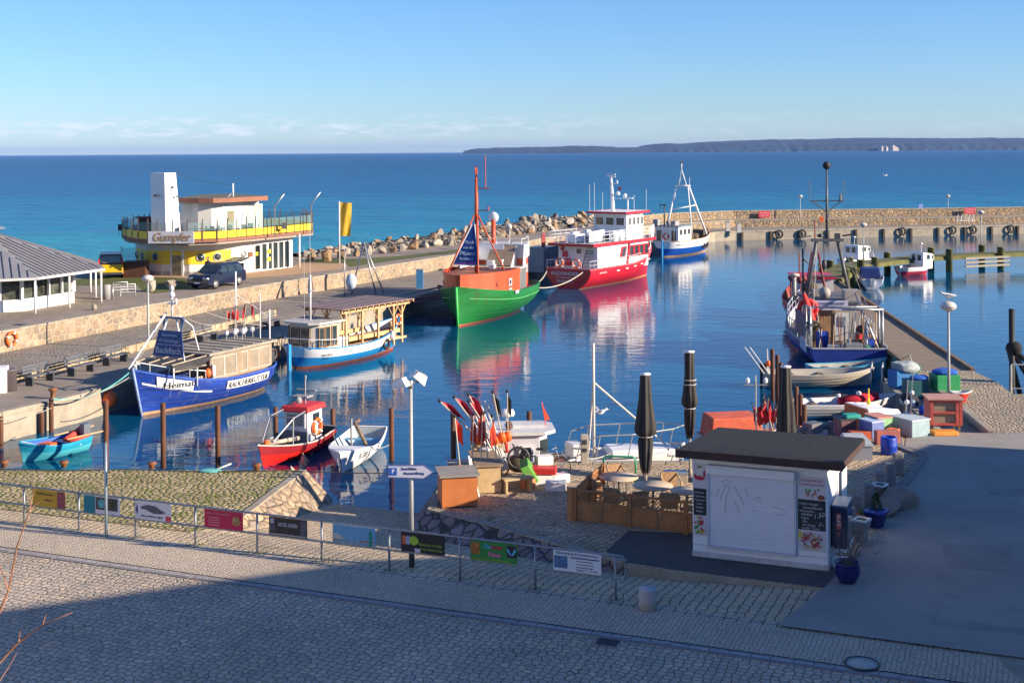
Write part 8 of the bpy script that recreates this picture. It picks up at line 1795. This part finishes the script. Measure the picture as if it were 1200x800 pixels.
b.build('poles', WHB, t_)
b = MB(); b.tube([(-.55, -2.6, 0), (-.75, -2.4, 1.3)], .035, 5); b.tube([(-.42, -2.5, 0), (-.7, -2.3, 1.2)], .03, 5); b.build('oars', WHB, t_)
p = at(685, 543.5, .03); t_ = thing('service_pillar', 'pale stone service pillar on the quay edge left of the parasol', 'pillar', p); b = MB(); b.box((0, 0, .52), (.26, .26, 1.04)); b.build('shaft', mat('beige_pillar', (.42, .38, .31), .8, .15), t_, bevel=.02); b = MB(); b.box((0, -.14, .8), (.16, .02, .16)); b.box((0, -.14, .52), (.16, .02, .12)); b.build('socket_plates', DARKM, t_)
# ---------------- street things ----------------
def fpt(px): # fence base line
    lo, hi = -40., 10.
    for _ in range(40):
        m = (lo+hi)/2; Y = 32.38-.402*m+.02*0; v = 600+1500*m/Y
        if v < px: lo = m
        else: hi = m
    return Vector((m, Y))
root = thing('pipe_railing', 'grey pipe railing with advertising banners along the cobbled street', 'railing')
posts = [25.6-64*3, 25.6-64*2, 25.6-64, 25.6, 89.6, 156, 226, 298.4, 374, 453, 536, 624, 718]
RAILM = mat('railing_steel', (.24, .27, .31), .45, .12, 4, metal=.4); b = MB()
for px in posts: q = fpt(px); b2 = MB(); z = gz(q.x, q.y); b2.tube([(q.x, q.y, z), (q.x, q.y, 1.08)], .032, 7); b2.build('post', RAILM, root)
a, c = fpt(posts[0]), fpt(718); t = (c-a).normalized(); e = c+t*.22
b.tube([(a.x, a.y, 1.1), (c.x, c.y, 1.1), (e.x-t.x*.05, e.y-t.y*.05, 1.1), (e.x+t.x*.05, e.y+t.y*.05, 1.0), (e.x+t.x*.08, e.y+t.y*.08, .75), (e.x, e.y, .56), (c.x, c.y, .55), (a.x, a.y, .55)], .03, 8); b.build('rails', RAILM, root)
fa = math.atan2(t.y, t.x); nrm = Vector((t.y, -t.x))
def banner(px0, px1, m, label, name='banner'):
    p, q = fpt(px0), fpt(px1); L_ = (q-p).length; m_ = (p+q)/2+nrm*.045; r = thing('banner', label, 'banner', (m_.x, m_.y, .83), fa); b = MB(); b.box((0, 0, 0), (L_, .012, .50)); r2 = b.build('sheet', m, r); return r2, L_
def rect(par, x, z, w_, h, m, name='printed_shape', y=-.010): b = MB(); b.box((x, y, z), (w_, .006, h)); return b.build(name, m, par)
GOLD = mat('banner_gold', (.42, .27, .02), .7, .08); TEAL = mat('banner_teal', (.0, .16, .24), .7, .08); BW = mat('banner_white', (.55, .56, .66), .7, .05); MAG = mat('banner_magenta', (.42, .005, .07), .7, .06); BLK = mat('banner_black', (.012, .012, .02), .6, .1); SKYB = mat('banner_sky', (.14, .36, .58), .6, .06); LGR = mat('banner_green', (.02, .22, .05), .6, .1); LIME = mat('lime_print', (.35, .55, .04), .6); DK = mat('dark_print', (.04, .04, .05), .6, .3, 9)
s, L_ = banner(37, 75, GOLD, 'mustard yellow banner with reddish picture at its right end'); rect(s, L_*.38, 0, L_*.24, .48, mat('plum_print', (.2, .05, .08), .7, .5, 12)); rect(s, L_*.38, .12, .07, .07, MATS['poster_red'], y=-.014); text('Fischbrötchen', .11, DK, s, (-L_*.12, -.01, .13), (1, 0, 0), width=L_*.5); text('3 Stück', .1, DK, s, (-L_*.02, -.01, -.04), (1, 0, 0), width=L_*.25)
s, L_ = banner(97, 139, BW, 'teal and white banner with two round pictures behind the grey pole'); rect(s, -L_*.34, 0, L_*.32, .5, TEAL); rect(s, L_*.14, .05, L_*.6, .36, DK); disc(s, -L_*.0, .05, .13, .14, mat('teal_disc', (.05, .3, .38), .5), -.016); disc(s, L_*.3, .05, .13, .12, mat('black_disc', (.02, .02, .02), .5), -.016)
s, L_ = banner(157, 199, BW, 'white banner with dark boat-shaped drawing and small red square'); b = MB(); b.plate([(-.42, -.012, .1), (-.2, -.012, .17), (.1, -.012, .15), (.25, -.012, .06), (.45, -.012, .0), (.3, -.012, -.05), (.0, -.012, -.06), (-.2, -.012, .02), (-.42, -.012, .05)][::-1], .004); b.build('drawing', mat('grey_drawing', (.08, .08, .12), .7, .4, 9), s); rect(s, L_*.42, -.17, .17, .14, MATS['poster_red']); b = MB(); b.plate([(-.56, -.012, .18), (-.51, -.012, .0), (-.55, -.012, -.14), (-.60, -.012, 0)][::-1], .004); b.build('anchor_print', NAVY, s); text('Hafenrundfahrten täglich', .07, DK, s, (-.05, -.012, -.15), (1, 0, 0), width=.75)
s, L_ = banner(238, 283, MAG, 'magenta banner with small round photo at its right end'); text('meine Lieblingsstube', .09, mat('rose_print', (.55, .25, .3), .6), s, (-L_*.14, -.01, .16), (1, 0, 0), width=L_*.6, align='CENTER'); disc(s, L_*.33, .0, .15, .14, mat('tan_photo', (.3, .18, .08), .6, .5, 9), -.014)
for k in range(4): rect(s, -L_*.25, .04-.07*k, L_*.3, .02, MATS['rose_print'])
s, L_ = banner(313.5, 358, BLK, 'black banner with white lettering in the middle'); text('HOTEL HAFEN', .15, mat('grey_print', (.35, .36, .45), .6), s, (0, -.01, .06), (1, 0, 0), width=L_*.5, bold=.004)
rect(s, -L_*.41, .14, .12, .14, MATS['grey_print']); rect(s, 0, -.21, L_*.96, .03, MATS['grey_print']); rect(s, -L_*.41, -.05, .18, .16, mat('dim_print', (.07, .07, .12), .6, .5, 14)); rect(s, L_*.41, 0, .18, .4, MATS['dim_print'])
s, L_ = banner(388, 438, SKYB, 'sky blue banner picturing a small green lighthouse'); rect(s, 0, -.19, L_, .1, mat('sea_print', (.25, .36, .45), .6, .3, 6)); b = MB(); b.plate([(.44, -.014, -.24), (.56, -.014, -.24), (.54, -.014, .05), (.46, -.014, .05)], .004); b.plate([(.43, -.016, .06), (.57, -.016, .06), (.5, -.016, .2)], .004); b.build('lighthouse_print', mat('lighthouse_green', (.0, .25, .2), .6), s); rect(s, L_*.3, -.13, L_*.36, .04, mat('red_brown_print', (.35, .16, .12), .6)); b = MB(); b.plate([(-L_/2, -.013, -.2), (-L_*.2, -.013, -.16), (-L_*.3, -.013, -.02), (-L_*.42, -.013, .02), (-L_/2, -.013, .0)], .003); b.build('cliff_print', mat('cliff_print', (.5, .5, .45), .7), s)
s, L_ = banner(468, 519, BLK, 'black banner with lime green disc behind the floodlight pole'); disc(s, -L_*.2, .06, .13, .13, LIME, -.016); disc(s, -L_*.33, .06, .12, .12, mat('lilac_disc', (.35, .38, .55), .6), -.014); rect(s, -L_*.43, .05, .1, .22, MATS['orange_red_label'], y=-.011); text('Restaurant am Hafen', .09, LIME, s, (L_*.18, -.01, -.02), (1, 0, 0), width=L_*.52); text('Fisch Steak Pizza', .08, LIME, s, (L_*.2, -.01, -.14), (1, 0, 0), width=L_*.5); rect(s, -.12*L_, -.19, .16, .1, BW)
s, L_ = banner(549, 604, LGR, 'green banner with colourful lettering and butterfly picture'); rect(s, -L_*.39, .06, L_*.18, .3, mat('orange_photo', (.35, .12, .03), .6, .6, 12)); rect(s, L_*.38, .06, L_*.2, .3, BLK)
for i, (ch, m_) in enumerate(zip('Ozean', (mat('cy', (.05, .4, .6), .6), MATS['cy'], MATS['cy'], MATS['cy'], MATS['cy']))): pass
text('Das', .14, MATS['cy'], s, (-L_*.13, -.011, .13), (1, 0, 0), width=.2, bold=.005); text('bunte', .14, MATS['poster_red'], s, (L_*.06, -.011, .13), (1, 0, 0), width=.3, bold=.005); text('Haus', .15, mat('pink_print', (.6, .15, .3), .6), s, (L_*.02, -.011, -.06), (1, 0, 0), width=.35, bold=.006)
text('Schmetterlinge und mehr erleben', .07, LIME, s, (-L_*.05, -.011, -.2), (1, 0, 0), width=L_*.8)
b = MB(); b.plate([(L_*.38-.1, -.018, .16), (L_*.38, -.018, -.02), (L_*.38-.03, -.018, -.04), (L_*.38-.12, -.018, .08)], .003); b.plate([(L_*.38+.1, -.018, .16), (L_*.38+.12, -.018, .08), (L_*.38+.03, -.018, -.04), (L_*.38, -.018, -.02)], .003); b.build('butterfly_print', mat('butterfly_blue', (.1, .45, .8), .5), s)
s, L_ = banner(646, 702, mat('banner_clean', (.62, .66, .72), .7, .04), 'white banner with small harbour photo, last one before the railing end'); rect(s, -L_*.34, -.03, L_*.28, .3, mat('harbour_photo', (.05, .14, .3), .5, .6, 7, dirt=.6, dirtcol=(.3, .3, .28))); text('Räucherfisch & Fischbrötchen', .09, NAVY, s, (0, -.01, .19), (1, 0, 0), width=L_*.88)
for k in range(4): rect(s, L_*.16, .1-.075*k if k else .1, L_*(.6 if k == 0 else .35), .018 if k else .03, NAVY if k == 0 else MATS['grey_drawing'])
text('Täglich 9 - 17 Uhr', .07, NAVY, s, (L_*.2, -.01, -.19), (1, 0, 0), width=L_*.45)
# floodlight pole with direction sign
p = at(482.5, 664.7, 0); p.z = gz(p.x, p.y); t_ = thing('floodlight_pole', 'grey pole with twin floodlights and arrow-shaped sign board', 'lamp post', p, 0)
b = MB(); b.tube([(0, 0, 0), (0, 0, 4.75)], [.065, .05], 10); b.lathe((0, 0, 0), [(.068, 0), (.068, .55), (.06, .56)], 10, mi=0); b.build('pole', LPM, t_); b = MB(); b.lathe((0, 0, 0), [(.075, .02), (.075, .6)], 10); b.build('base_sleeve', DARKM, t_)
for s, dx in ((-1, -.24), (1, .2)):
    b = MB(); b.M = Matrix.Translation((dx, -.12 if s < 0 else .1, 4.85 if s < 0 else 4.98)) @ Matrix.Rotation(.35*s, 4, 'Z') @ Matrix.Rotation(-.45 if s < 0 else .5, 4, 'Y') 
    b._add([(-.2, -.16, 0), (.2, -.16, -.1), (.2, .16, -.1), (-.2, .16, 0), (-.12, -.13, .16), (.16, -.13, .16), (.16, .13, .16), (-.12, .13, .16)], [(3, 2, 1, 0), (4, 5, 6, 7), (0, 1, 5, 4), (1, 2, 6, 5), (2, 3, 7, 6), (3, 0, 4, 7)]); f = b.build('floodlight', WHITE, t_)
    g = MB(); g.M = b.M
    for k in range(6): g.box((-.02+.0, -.1+k*.04, .17), (.26, .008, .03))
    g.build('cooling_fins', GREYM, f)
b = MB(); b.tube([(-.2, 0, 4.85), (.25, 0, 4.95)], .04, 6); b.lathe((0, 0, 4.75), [(.07, 0), (.07, .2), (.02, .25)], 8)
for x in (.0, .1, .2): b.tube([(x, 0, 5.0), (x, 0, 5.2)], .006, 3)
b.build('crossarm', GREYM, t_)
b = MB(); pts = [(-.62, 2.38), (.3, 2.42), (.62, 2.56), (.3, 2.78), (-.62, 2.78)]; b.plate([(x, -.08, z-.02) for x, z in [(-.62, 2.42), (.34, 2.38), (.6, 2.56), (.34, 2.76), (-.62, 2.76)]], .03); sg = b.build('arrow_sign', mat('sign_edge', (.10, .12, .3), .5), t_)
b = MB(); b.plate([(x, -.087, z-.02) for x, z in [(-.595, 2.45), (.33, 2.41), (.56, 2.56), (.33, 2.73), (-.595, 2.73)]], .004); fcz = b.build('sign_face', mat('sign_lilac_white', (.52, .54, .66), .5, .05), sg)
b = MB(); b.box((-.47, -.094, 2.57), (.2, .006, .2)); b.build('pictogram_square', mat('sign_blue', (.02, .09, .42), .5), sg); text('P', .16, CLEANW, sg, (-.47, -.10, 2.57), (1, 0, 0))
text('Zum Hafen', .10, NAVY, sg, (-.05, -.094, 2.64), (1, 0, 0), width=.4); text('Ausstellung', .10, NAVY, sg, (.08, -.094, 2.52), (1, 0, 0), width=.55)
# plain pole
p = at(124.5, 629, 0); t_ = thing('plain_pole', 'plain thin blue-grey pole in front of the railing at the left', 'pole', p); b = MB(); b.tube([(0, 0, 0), (0, 0, 2.72)], .045, 8); b.build('pole', mat('blue_grey_pole', (.22, .30, .38), .4, .1, metal=.3), t_); b = MB(); b.lathe((0, 0, 2.7), [(.05, 0), (.03, .05), (.01, .06)], 8); b.build('cap', DARKM, t_)
p = at(759, 713, 0); t_ = thing('concrete_bollard', 'short round concrete bollard on the setts near the street drain', 'bollard', p); b = MB(); b.lathe((0, 0, 0), [(.215, 0), (.205, .45)], 22); b.build('drum', mat('pinkish_concrete', (.42, .37, .36), .9, .15, 4, bump=.2), t_); b = MB(); b.lathe((0, 0, .45), [(.205, 0), (.21, .01), (.2, .05), (.02, .06)], 22); b.build('cap', mat('grey_concrete_cap', (.42, .43, .47), .8), t_)
p = at(1010, 777.5, 0); t_ = thing('manhole_cover', 'round pale manhole cover with dark rim set in the mosaic paving', 'manhole', (p.x, p.y, .005)); b = MB(); b.lathe((0, 0, 0), [(.33, 0), (.33, .012), (.02, .013)], 28); b.build('cover', mat('pale_cast', (.45, .46, .42), .7, .2, 8), t_); b = MB(); b.torus((0, 0, .006), .36, .025, n=30); b.build('rim', DARKM, t_)
p = at(712, 752, 0); t_ = thing('street_drain', 'black slotted drain grate beside the kerb line', 'drain', (p.x, p.y, -.008), -AN); b = MB(); b.box((0, 0, 0), (.5, .42, .02)); b.build('pit', BLACK, t_)
b = MB()
for k in range(8): b.box((-.21+k*.06, 0, .015), (.025, .4, .02))
b.box((0, .2, .015), (.5, .03, .025)); b.box((0, -.2, .015), (.5, .03, .025)); b.build('grate', mat('cast_iron', (.08, .08, .09), .6, .2), t_)
# grass tufts
GT = mat('tuft_green', (.09, .12, .03), .9, .3, 6)
b = MB(); rg = random.Random(21)
def tuft(x, y, z, n=26, s=.12, h=.06):
    for _ in range(n):
        a = rg.random()*6.28; r = s*rg.random()**.5; X, Y = x+r*math.cos(a)*1.6, y+r*math.sin(a); w_ = .008; lean = (rg.gauss(0, .03), rg.gauss(0, .03)); hh = h*rg.uniform(.5, 1.4); a2 = rg.random()*3; dx, dy = w_*math.cos(a2), w_*math.sin(a2); b._add([(X-dx, Y-dy, z), (X+dx, Y+dy, z), (X+lean[0], Y+lean[1], z+hh)], [(0, 1, 2)])
for px in posts[3:]: q = fpt(px); tuft(q.x, q.y, gz(q.x, q.y), 40, .2)
for k in range(620):
    X = rg.uniform(-22, -8.6); Y = rg.uniform(38.5+(-8.6-X)*.2, 44.6)
    if noise.noise(Vector((X*.6, Y*.9, 0))) > -.05: tuft(X, Y, .03, 9, .18, .07)
for k in range(120): X = rg.uniform(-2.2, 2.0); Y = rg.uniform(36.2, 39.2)+max(0, -X)*1.0; 
for k in range(170):
    X = rg.uniform(-2.3, 3); Y0 = 39.3-(X+2.67)*.93 if X > -2.67 else 39.3; Y = Y0+rg.random()**2*2.6+.2; tuft(X, Y, .03, 8, .14, .05)
for k in range(150): X, Y = (lambda p: (p.x, p.y))(at(rg.uniform(355, 560), rg.uniform(290, 308), U)); 
for k in range(60): u = rg.random(); tuft(8.9+u*5+rg.uniform(-.2, .2), 32.8+u*12+rg.uniform(-.2, .2), .035, 8, .12, .06)
o = b.build('grass_tufts', GT); o['kind'] = 'stuff'
# ---------------- ropes ----------------
def ropet(pts, m, label, r=.022, sag=.25): b = MB(); b.tube(rope(pts, sag=sag), r, 5); return tag(b.build('mooring_rope', m), label, 'rope')
bw = at(153, 434.7, 1.0); bwp = Vector((-17.7, 59.0, .95))
ropet([at(62, 467, .35), bwp], TEALR, 'teal rope sagging from the quay bollard to the blue cutter bow', .035, .45); ropet([at(66, 469, .3), (-17.6, 59.2, .8)], ROPE, 'pale rope beside the teal one to the blue cutter bow', .02, .3)
ropet([atY(124, 475, 49.7), (-19.2, 54.2, -.3)], ROPE, 'pale rope from the pile to the turquoise boat', .02, .15)
ropet([at(0, 491, .1), at(60, 478, .1)], ROPE, 'thin line hanging along the left quay edge', .015, .12)
ropet([AX_PORT, (1.4, 103.6, .4)], ROPE, 'thick pale mooring line from the red ship stern towards the green ship, upper one', .05, .5); ropet([AX_STB, (1.2, 102.5, .2)], ROPE, 'thick pale mooring line from the red ship stern, lower one', .05, .6)
ropet([(20.3, 69.9, .1), (20.6, 66.5, .3), (20.4, 64.5, .2)], ROPE, 'pale mooring line from the blue trawler to the pier', .03, .3)
ropet([(-2.2, 46.0, -.4), at(531, 520, -.2)], ROPE, 'line from the cabin boat to the pile', .015, .1)
ropet([(1.2, 46.5, .1), (2.2, 45.2, .2), (3.5, 46.6, 0)], ROPE, 'line between the cabin boat and the pillar', .025, .12)
ropet([atY(390, 500, 53.8), at(398, 552, -.4)], ROPE, 'line from the pile to the white open boat', .015, .1); ropet([atY(458, 520, 50.6), at(434, 523, -.4)], ROPE, 'line from the pile to the stern of the white open boat', .015, .1)
ropet([at(-10, 548.5, .12), at(150, 549.5, .12), at(330, 551, .12), at(520, 553.5, .12)], DARKM, 'dark cable stretched along the grassy pier edge over the slipway', .018, .05)
for k, (px, py) in enumerate(((75, 547.5), (178, 549), (301, 551), (5, 547))): p = at(px, py, .05); b = MB(); b.lathe((0, 0, 0), [(.1, 0), (.1, .12), (.16, .16), (.16, .22), (.02, .24)], 10); o = tag(b.build('mooring_bollard', RUST), ['low rusty bollard on the grassy pier, left of the first pile', 'low rusty bollard on the grassy pier, between two piles', 'low rusty bollard on the grassy pier by the red fishing boat', 'low rusty bollard on the grassy pier at the left edge'][k], 'bollard'); o.location = p
me = rock_mesh(301, 3, 2); me.materials.append(TEALR); o = bpy.data.objects.new('rope_coil', me); sc.collection.objects.link(o); o.location = at(246, 551.5, .06); o.scale = (.4, .2, .08); tag(o, 'tangled teal rope lying on the pier edge', 'rope')
b = MB(); b.tube([at(250, 551, .08), at(271, 543, .25)], .03, 6); tag(b.build('boat_hook', WHB), 'white boat hook lying at the teal rope', 'boat hook')
# fenders on quay behind cutters
for x, y, l in ((-18.9, 59.9, 'orange ball fender between quay and blue cutter bow'), (-13.6, 72.6, 'orange ball fender between quay and canopy boat')):
    b = MB(); b.sphere((0, 0, 0), .36, 12, sq=(1, 1, 1.1)); o = tag(b.build('ball_fender', ORANGE), l, 'fender'); o.location = (x, y, -.45)
# ---------------- gulls ----------------
def gull(loc, rz, label, fly=False, s=1.0):
    t_ = thing('gull', label, 'gull', loc, rz); t_.scale = (s, s, s); b = MB()
    prof = [(-.25, .01, .02), (-.15, .045, .01), (-.02, .085, 0), (.1, .08, .02), (.17, .045, .06), (.21, .045, .1), (.25, .04, .11), (.28, .012, .1)]
    vs = []; n = 10
    for x, r, dz in prof:
        for k in range(n): a = 2*math.pi*k/n; vs.append((x, r*math.cos(a), dz+r*math.sin(a)))
    b._add(vs, [(i*n+k, (i+1)*n+k, (i+1)*n+(k+1) % n, i*n+(k+1) % n) for i in range(len(prof)-1) for k in range(n)]+[tuple(range(n)), tuple((len(prof)-1)*n+k for k in range(n))[::-1]], smooth=True); b.build('body', mat('gull_white', (.75, .75, .75), .8), t_)
    w_ = mat('gull_grey', (.35, .36, .4), .8)
    for q in (1, -1):
        b = MB()
        if fly: b.plate([(.08, q*.06, .03), (-.08, q*.06, .03), (-.1, q*.35, .14), (-.16, q*.68, .08), (0, q*.38, .16)][::q], .012)
        else: b.plate([(.1, q*.07, .06), (-.05, q*.09, .05), (-.3, q*.03, .0), (-.1, q*.06, -.03)][::q], .015)
        b.build('wing', w_, t_)
    b = MB(); b.tube([(.27, 0, .1), (.34, 0, .085)], [.014, .004], 5); b.build('beak', YEL, t_)
    if not fly:
        for q in (.03, -.03): b = MB(); b.tube([(.02, q, -.06), (.02, q, -.17)], .008, 4); b.build('leg', mat('gull_leg', (.5, .3, .2), .7), t_)
q = at(1112, 462.5, .03); gull((q.x, q.y, .03+4.0+.42), 3.0, 'gull resting on the globe lamp by the red hutch', s=1.3)
gull(tuple(atY(703, 483, 49.5)), .2, 'gull flying low over the water left of the boat mast', True, 1.1); gull(tuple(atY(1037, 206, 260)), .1, 'white gull far out over the sea above the mole', True, 2.0)
# ---------------- near tree, off-frame house and tree (they shade the street) ----------------
root = thing('young_tree', 'young leafless tree whose reddish top twigs reach into the left foreground', 'tree', (-8.2, 15.2, 0)); b = MB()
TWG = mat('reddish_twigs', (.34, .16, .09), .8, .3, 6)
def tp_(px, py, Y): q = atY(px, py, Y); return (q.x+8.2, q.y-15.2, q.z)
Yt_ = 15.2
b.tube([(0, 0, 0), (.1, 0, 2.2), (.05, .1, 3.2)], [.09, .06, .045], 8); b.build('trunk', TWG, root)
for ch, r0 in (([(-26, 800), (-6, 730), (10, 692), (20, 640), (34, 600), (41, 570)], .02), ([(34, 600), (40, 592), (48, 587)], .009), ([(10, 692), (2, 668), (-4, 650)], .01), ([(-40, 830), (-10, 786), (22, 752), (50, 732), (85, 717)], .019), ([(22, 752), (24, 738), (26, 734)], .009), ([(50, 732), (53, 722), (55, 719)], .008), ([(-14, 790), (8, 768), (14, 757), (30, 748)], .010), ([(-60, 800), (-40, 760), (-24, 690), (-22, 640)], .016), ([(-6, 730), (-14, 700)], .008), ([(-2, 800), (12, 778), (20, 764)], .008)):
    b = MB(); pts = [tp_(x, y, Yt_+.3*math.sin(i+x*.01)) for i, (x, y) in enumerate(ch)]; b.tube(pts, [r0*(1-.75*i/(len(pts)-1)) for i in range(len(pts))], 6); b.build('branch', TWG, root)
b = MB(); e = tp_(-40, 830, Yt_); b.tube([(.05, .1, 3.2), (e[0]+.1, e[1]*.5, e[2]-.6), e], [.045, .03, .02], 7); b.tube([(.05, .1, 3.2), tp_(-26, 800, Yt_)], [.04, .021], 7); b.tube([(.05, .1, 3.2), tp_(-60, 800, Yt_)], [.035, .017], 6); b.build('branch', TWG, root)
d = Vector((-math.cos(SUN_AZ), math.sin(SUN_AZ), 0)); nn = Vector((math.sin(SUN_AZ), math.cos(SUN_AZ), 0))
root = thing('guest_house', 'pale gabled guest house standing outside the view on the right', 'house', (0, 0, 0), 0)
def uv(u, v): q = -d*u+nn*v; return (q.x, q.y)       # u = distance towards the sun, v = across
def vsil(name, prof, u0, u1, m):
    b = MB(); n = len(prof); vs = [(*uv(u0, v), z) for v, z in prof]+[(*uv(u1, v), z) for v, z in prof]
    b._add(vs, [tuple(range(n)), tuple(range(n, 2*n))[::-1]]+[(i, n+i, n+(i+1) % n, (i+1) % n) for i in range(n)]); return b.build(name, m, root)
HPAL = mat('pale_house_render', (.6, .55, .48), .8, .08); HROOF = mat('red_roof_tiles', (.32, .11, .06), .8, .25, 3)
prof_ = [(50, 0), (50, 5.2), (41, 6.9), (35.2, 7.9), (33.6, 9.3), (31.8, 10.3), (25.5, 12.9), (22.4, 12.4), (17.5, 11.4), (-12, 9.2), (-12, 0)]
vsil('wall', [(v, max(0, z-.25)) for v, z in prof_], 16.2, 30, HPAL)
b = MB()
for (v0, z0), (v1, z1) in zip(prof_[1:-2], prof_[2:-1]):
    a0, a1, c0, c1 = uv(15.9, v0), uv(15.9, v1), uv(30.3, v0), uv(30.3, v1); b.plate([(*a0, z0), (*c0, z0), (*c1, z1), (*a1, z1)][::-1], .2)
b.build('roof', HROOF, root)
for v in (46, 42, 38, 31, 28, 24, 20, 16, 12):
    for z in (1.6, 4.4, 7.2):
        if z < 2 or (v < 32) or (z < 5 and v < 39):
            q = uv(16.18, v); window(root, (*q, z), 1.1, 1.3, (d.x, d.y))
def btree(loc, h, label, seed):
    root = thing('bare_tree', label, 'tree', loc); rg = random.Random(seed); t_ = MB(); p0 = Vector((0, 0, 0)); t_.tube([(0, 0, 0), (.1, 0, h*.25), (0, .1, h*.45)], [.25, .2, .15], 8); t_.build('trunk', WOOD, root); c_b = MB()
    for k in range(9): twigs(c_b, Vector((0, .05, h*rg.uniform(.3, .45))), (rg.gauss(0, .5), rg.gauss(0, .5), 1), h*.32, .07, 4, rg, .45, .1, .012)
    c_b.build('crown', WOOD, root)
btree((*uv(20, 32.2), 0), 13.8, 'tall bare tree outside the view on the right beside the guest house', 4)
root_t = [o for o in bpy.data.objects if o.name.startswith('bare_tree')][0]; root_t.scale = (.4, .4, .97)


for k, (x, y0, y1, h, c, l) in enumerate(((-36, 14, 30, 12, (.72, .68, .6), 'cream bounce-light house added outside the view on the left, nearest the railing'), (-37, -4, 12, 14, (.75, .74, .72), 'white bounce-light house added outside the view on the left, middle of three'), (-35, -24, -6, 13, (.7, .62, .5), 'pale yellow bounce-light house added outside the view on the left, farthest back'))):  # unseen pale houses, added to bounce sunlight into the shaded street and kiosk
    t_ = thing('fill_house', l, 'house', (x, (y0+y1)/2, 0)); w2 = (y1-y0)/2; b = MB(); b.prism([(-11, -w2), (0, -w2), (0, w2), (-11, w2)], 0, h); b.build('wall', mat('fill_house_render_%d' % k, c, .8, .06), t_)
    b = MB(); b._add([(-11.4, -w2-.3, h), (.4, -w2-.3, h), (.4, w2+.3, h), (-11.4, w2+.3, h), (-5.5, -w2-.3, h+4), (-5.5, w2+.3, h+4)], [(3, 2, 1, 0), (1, 2, 5, 4), (3, 0, 4, 5), (0, 1, 4), (2, 3, 5)]); b.build('roof', HROOF, t_)
    for z in range(2, h-1, 3):
        for j in range(4): window(t_, (.01, -w2+2+j*(2*w2-4)/3, z), 1.1, 1.4, (1, 0))
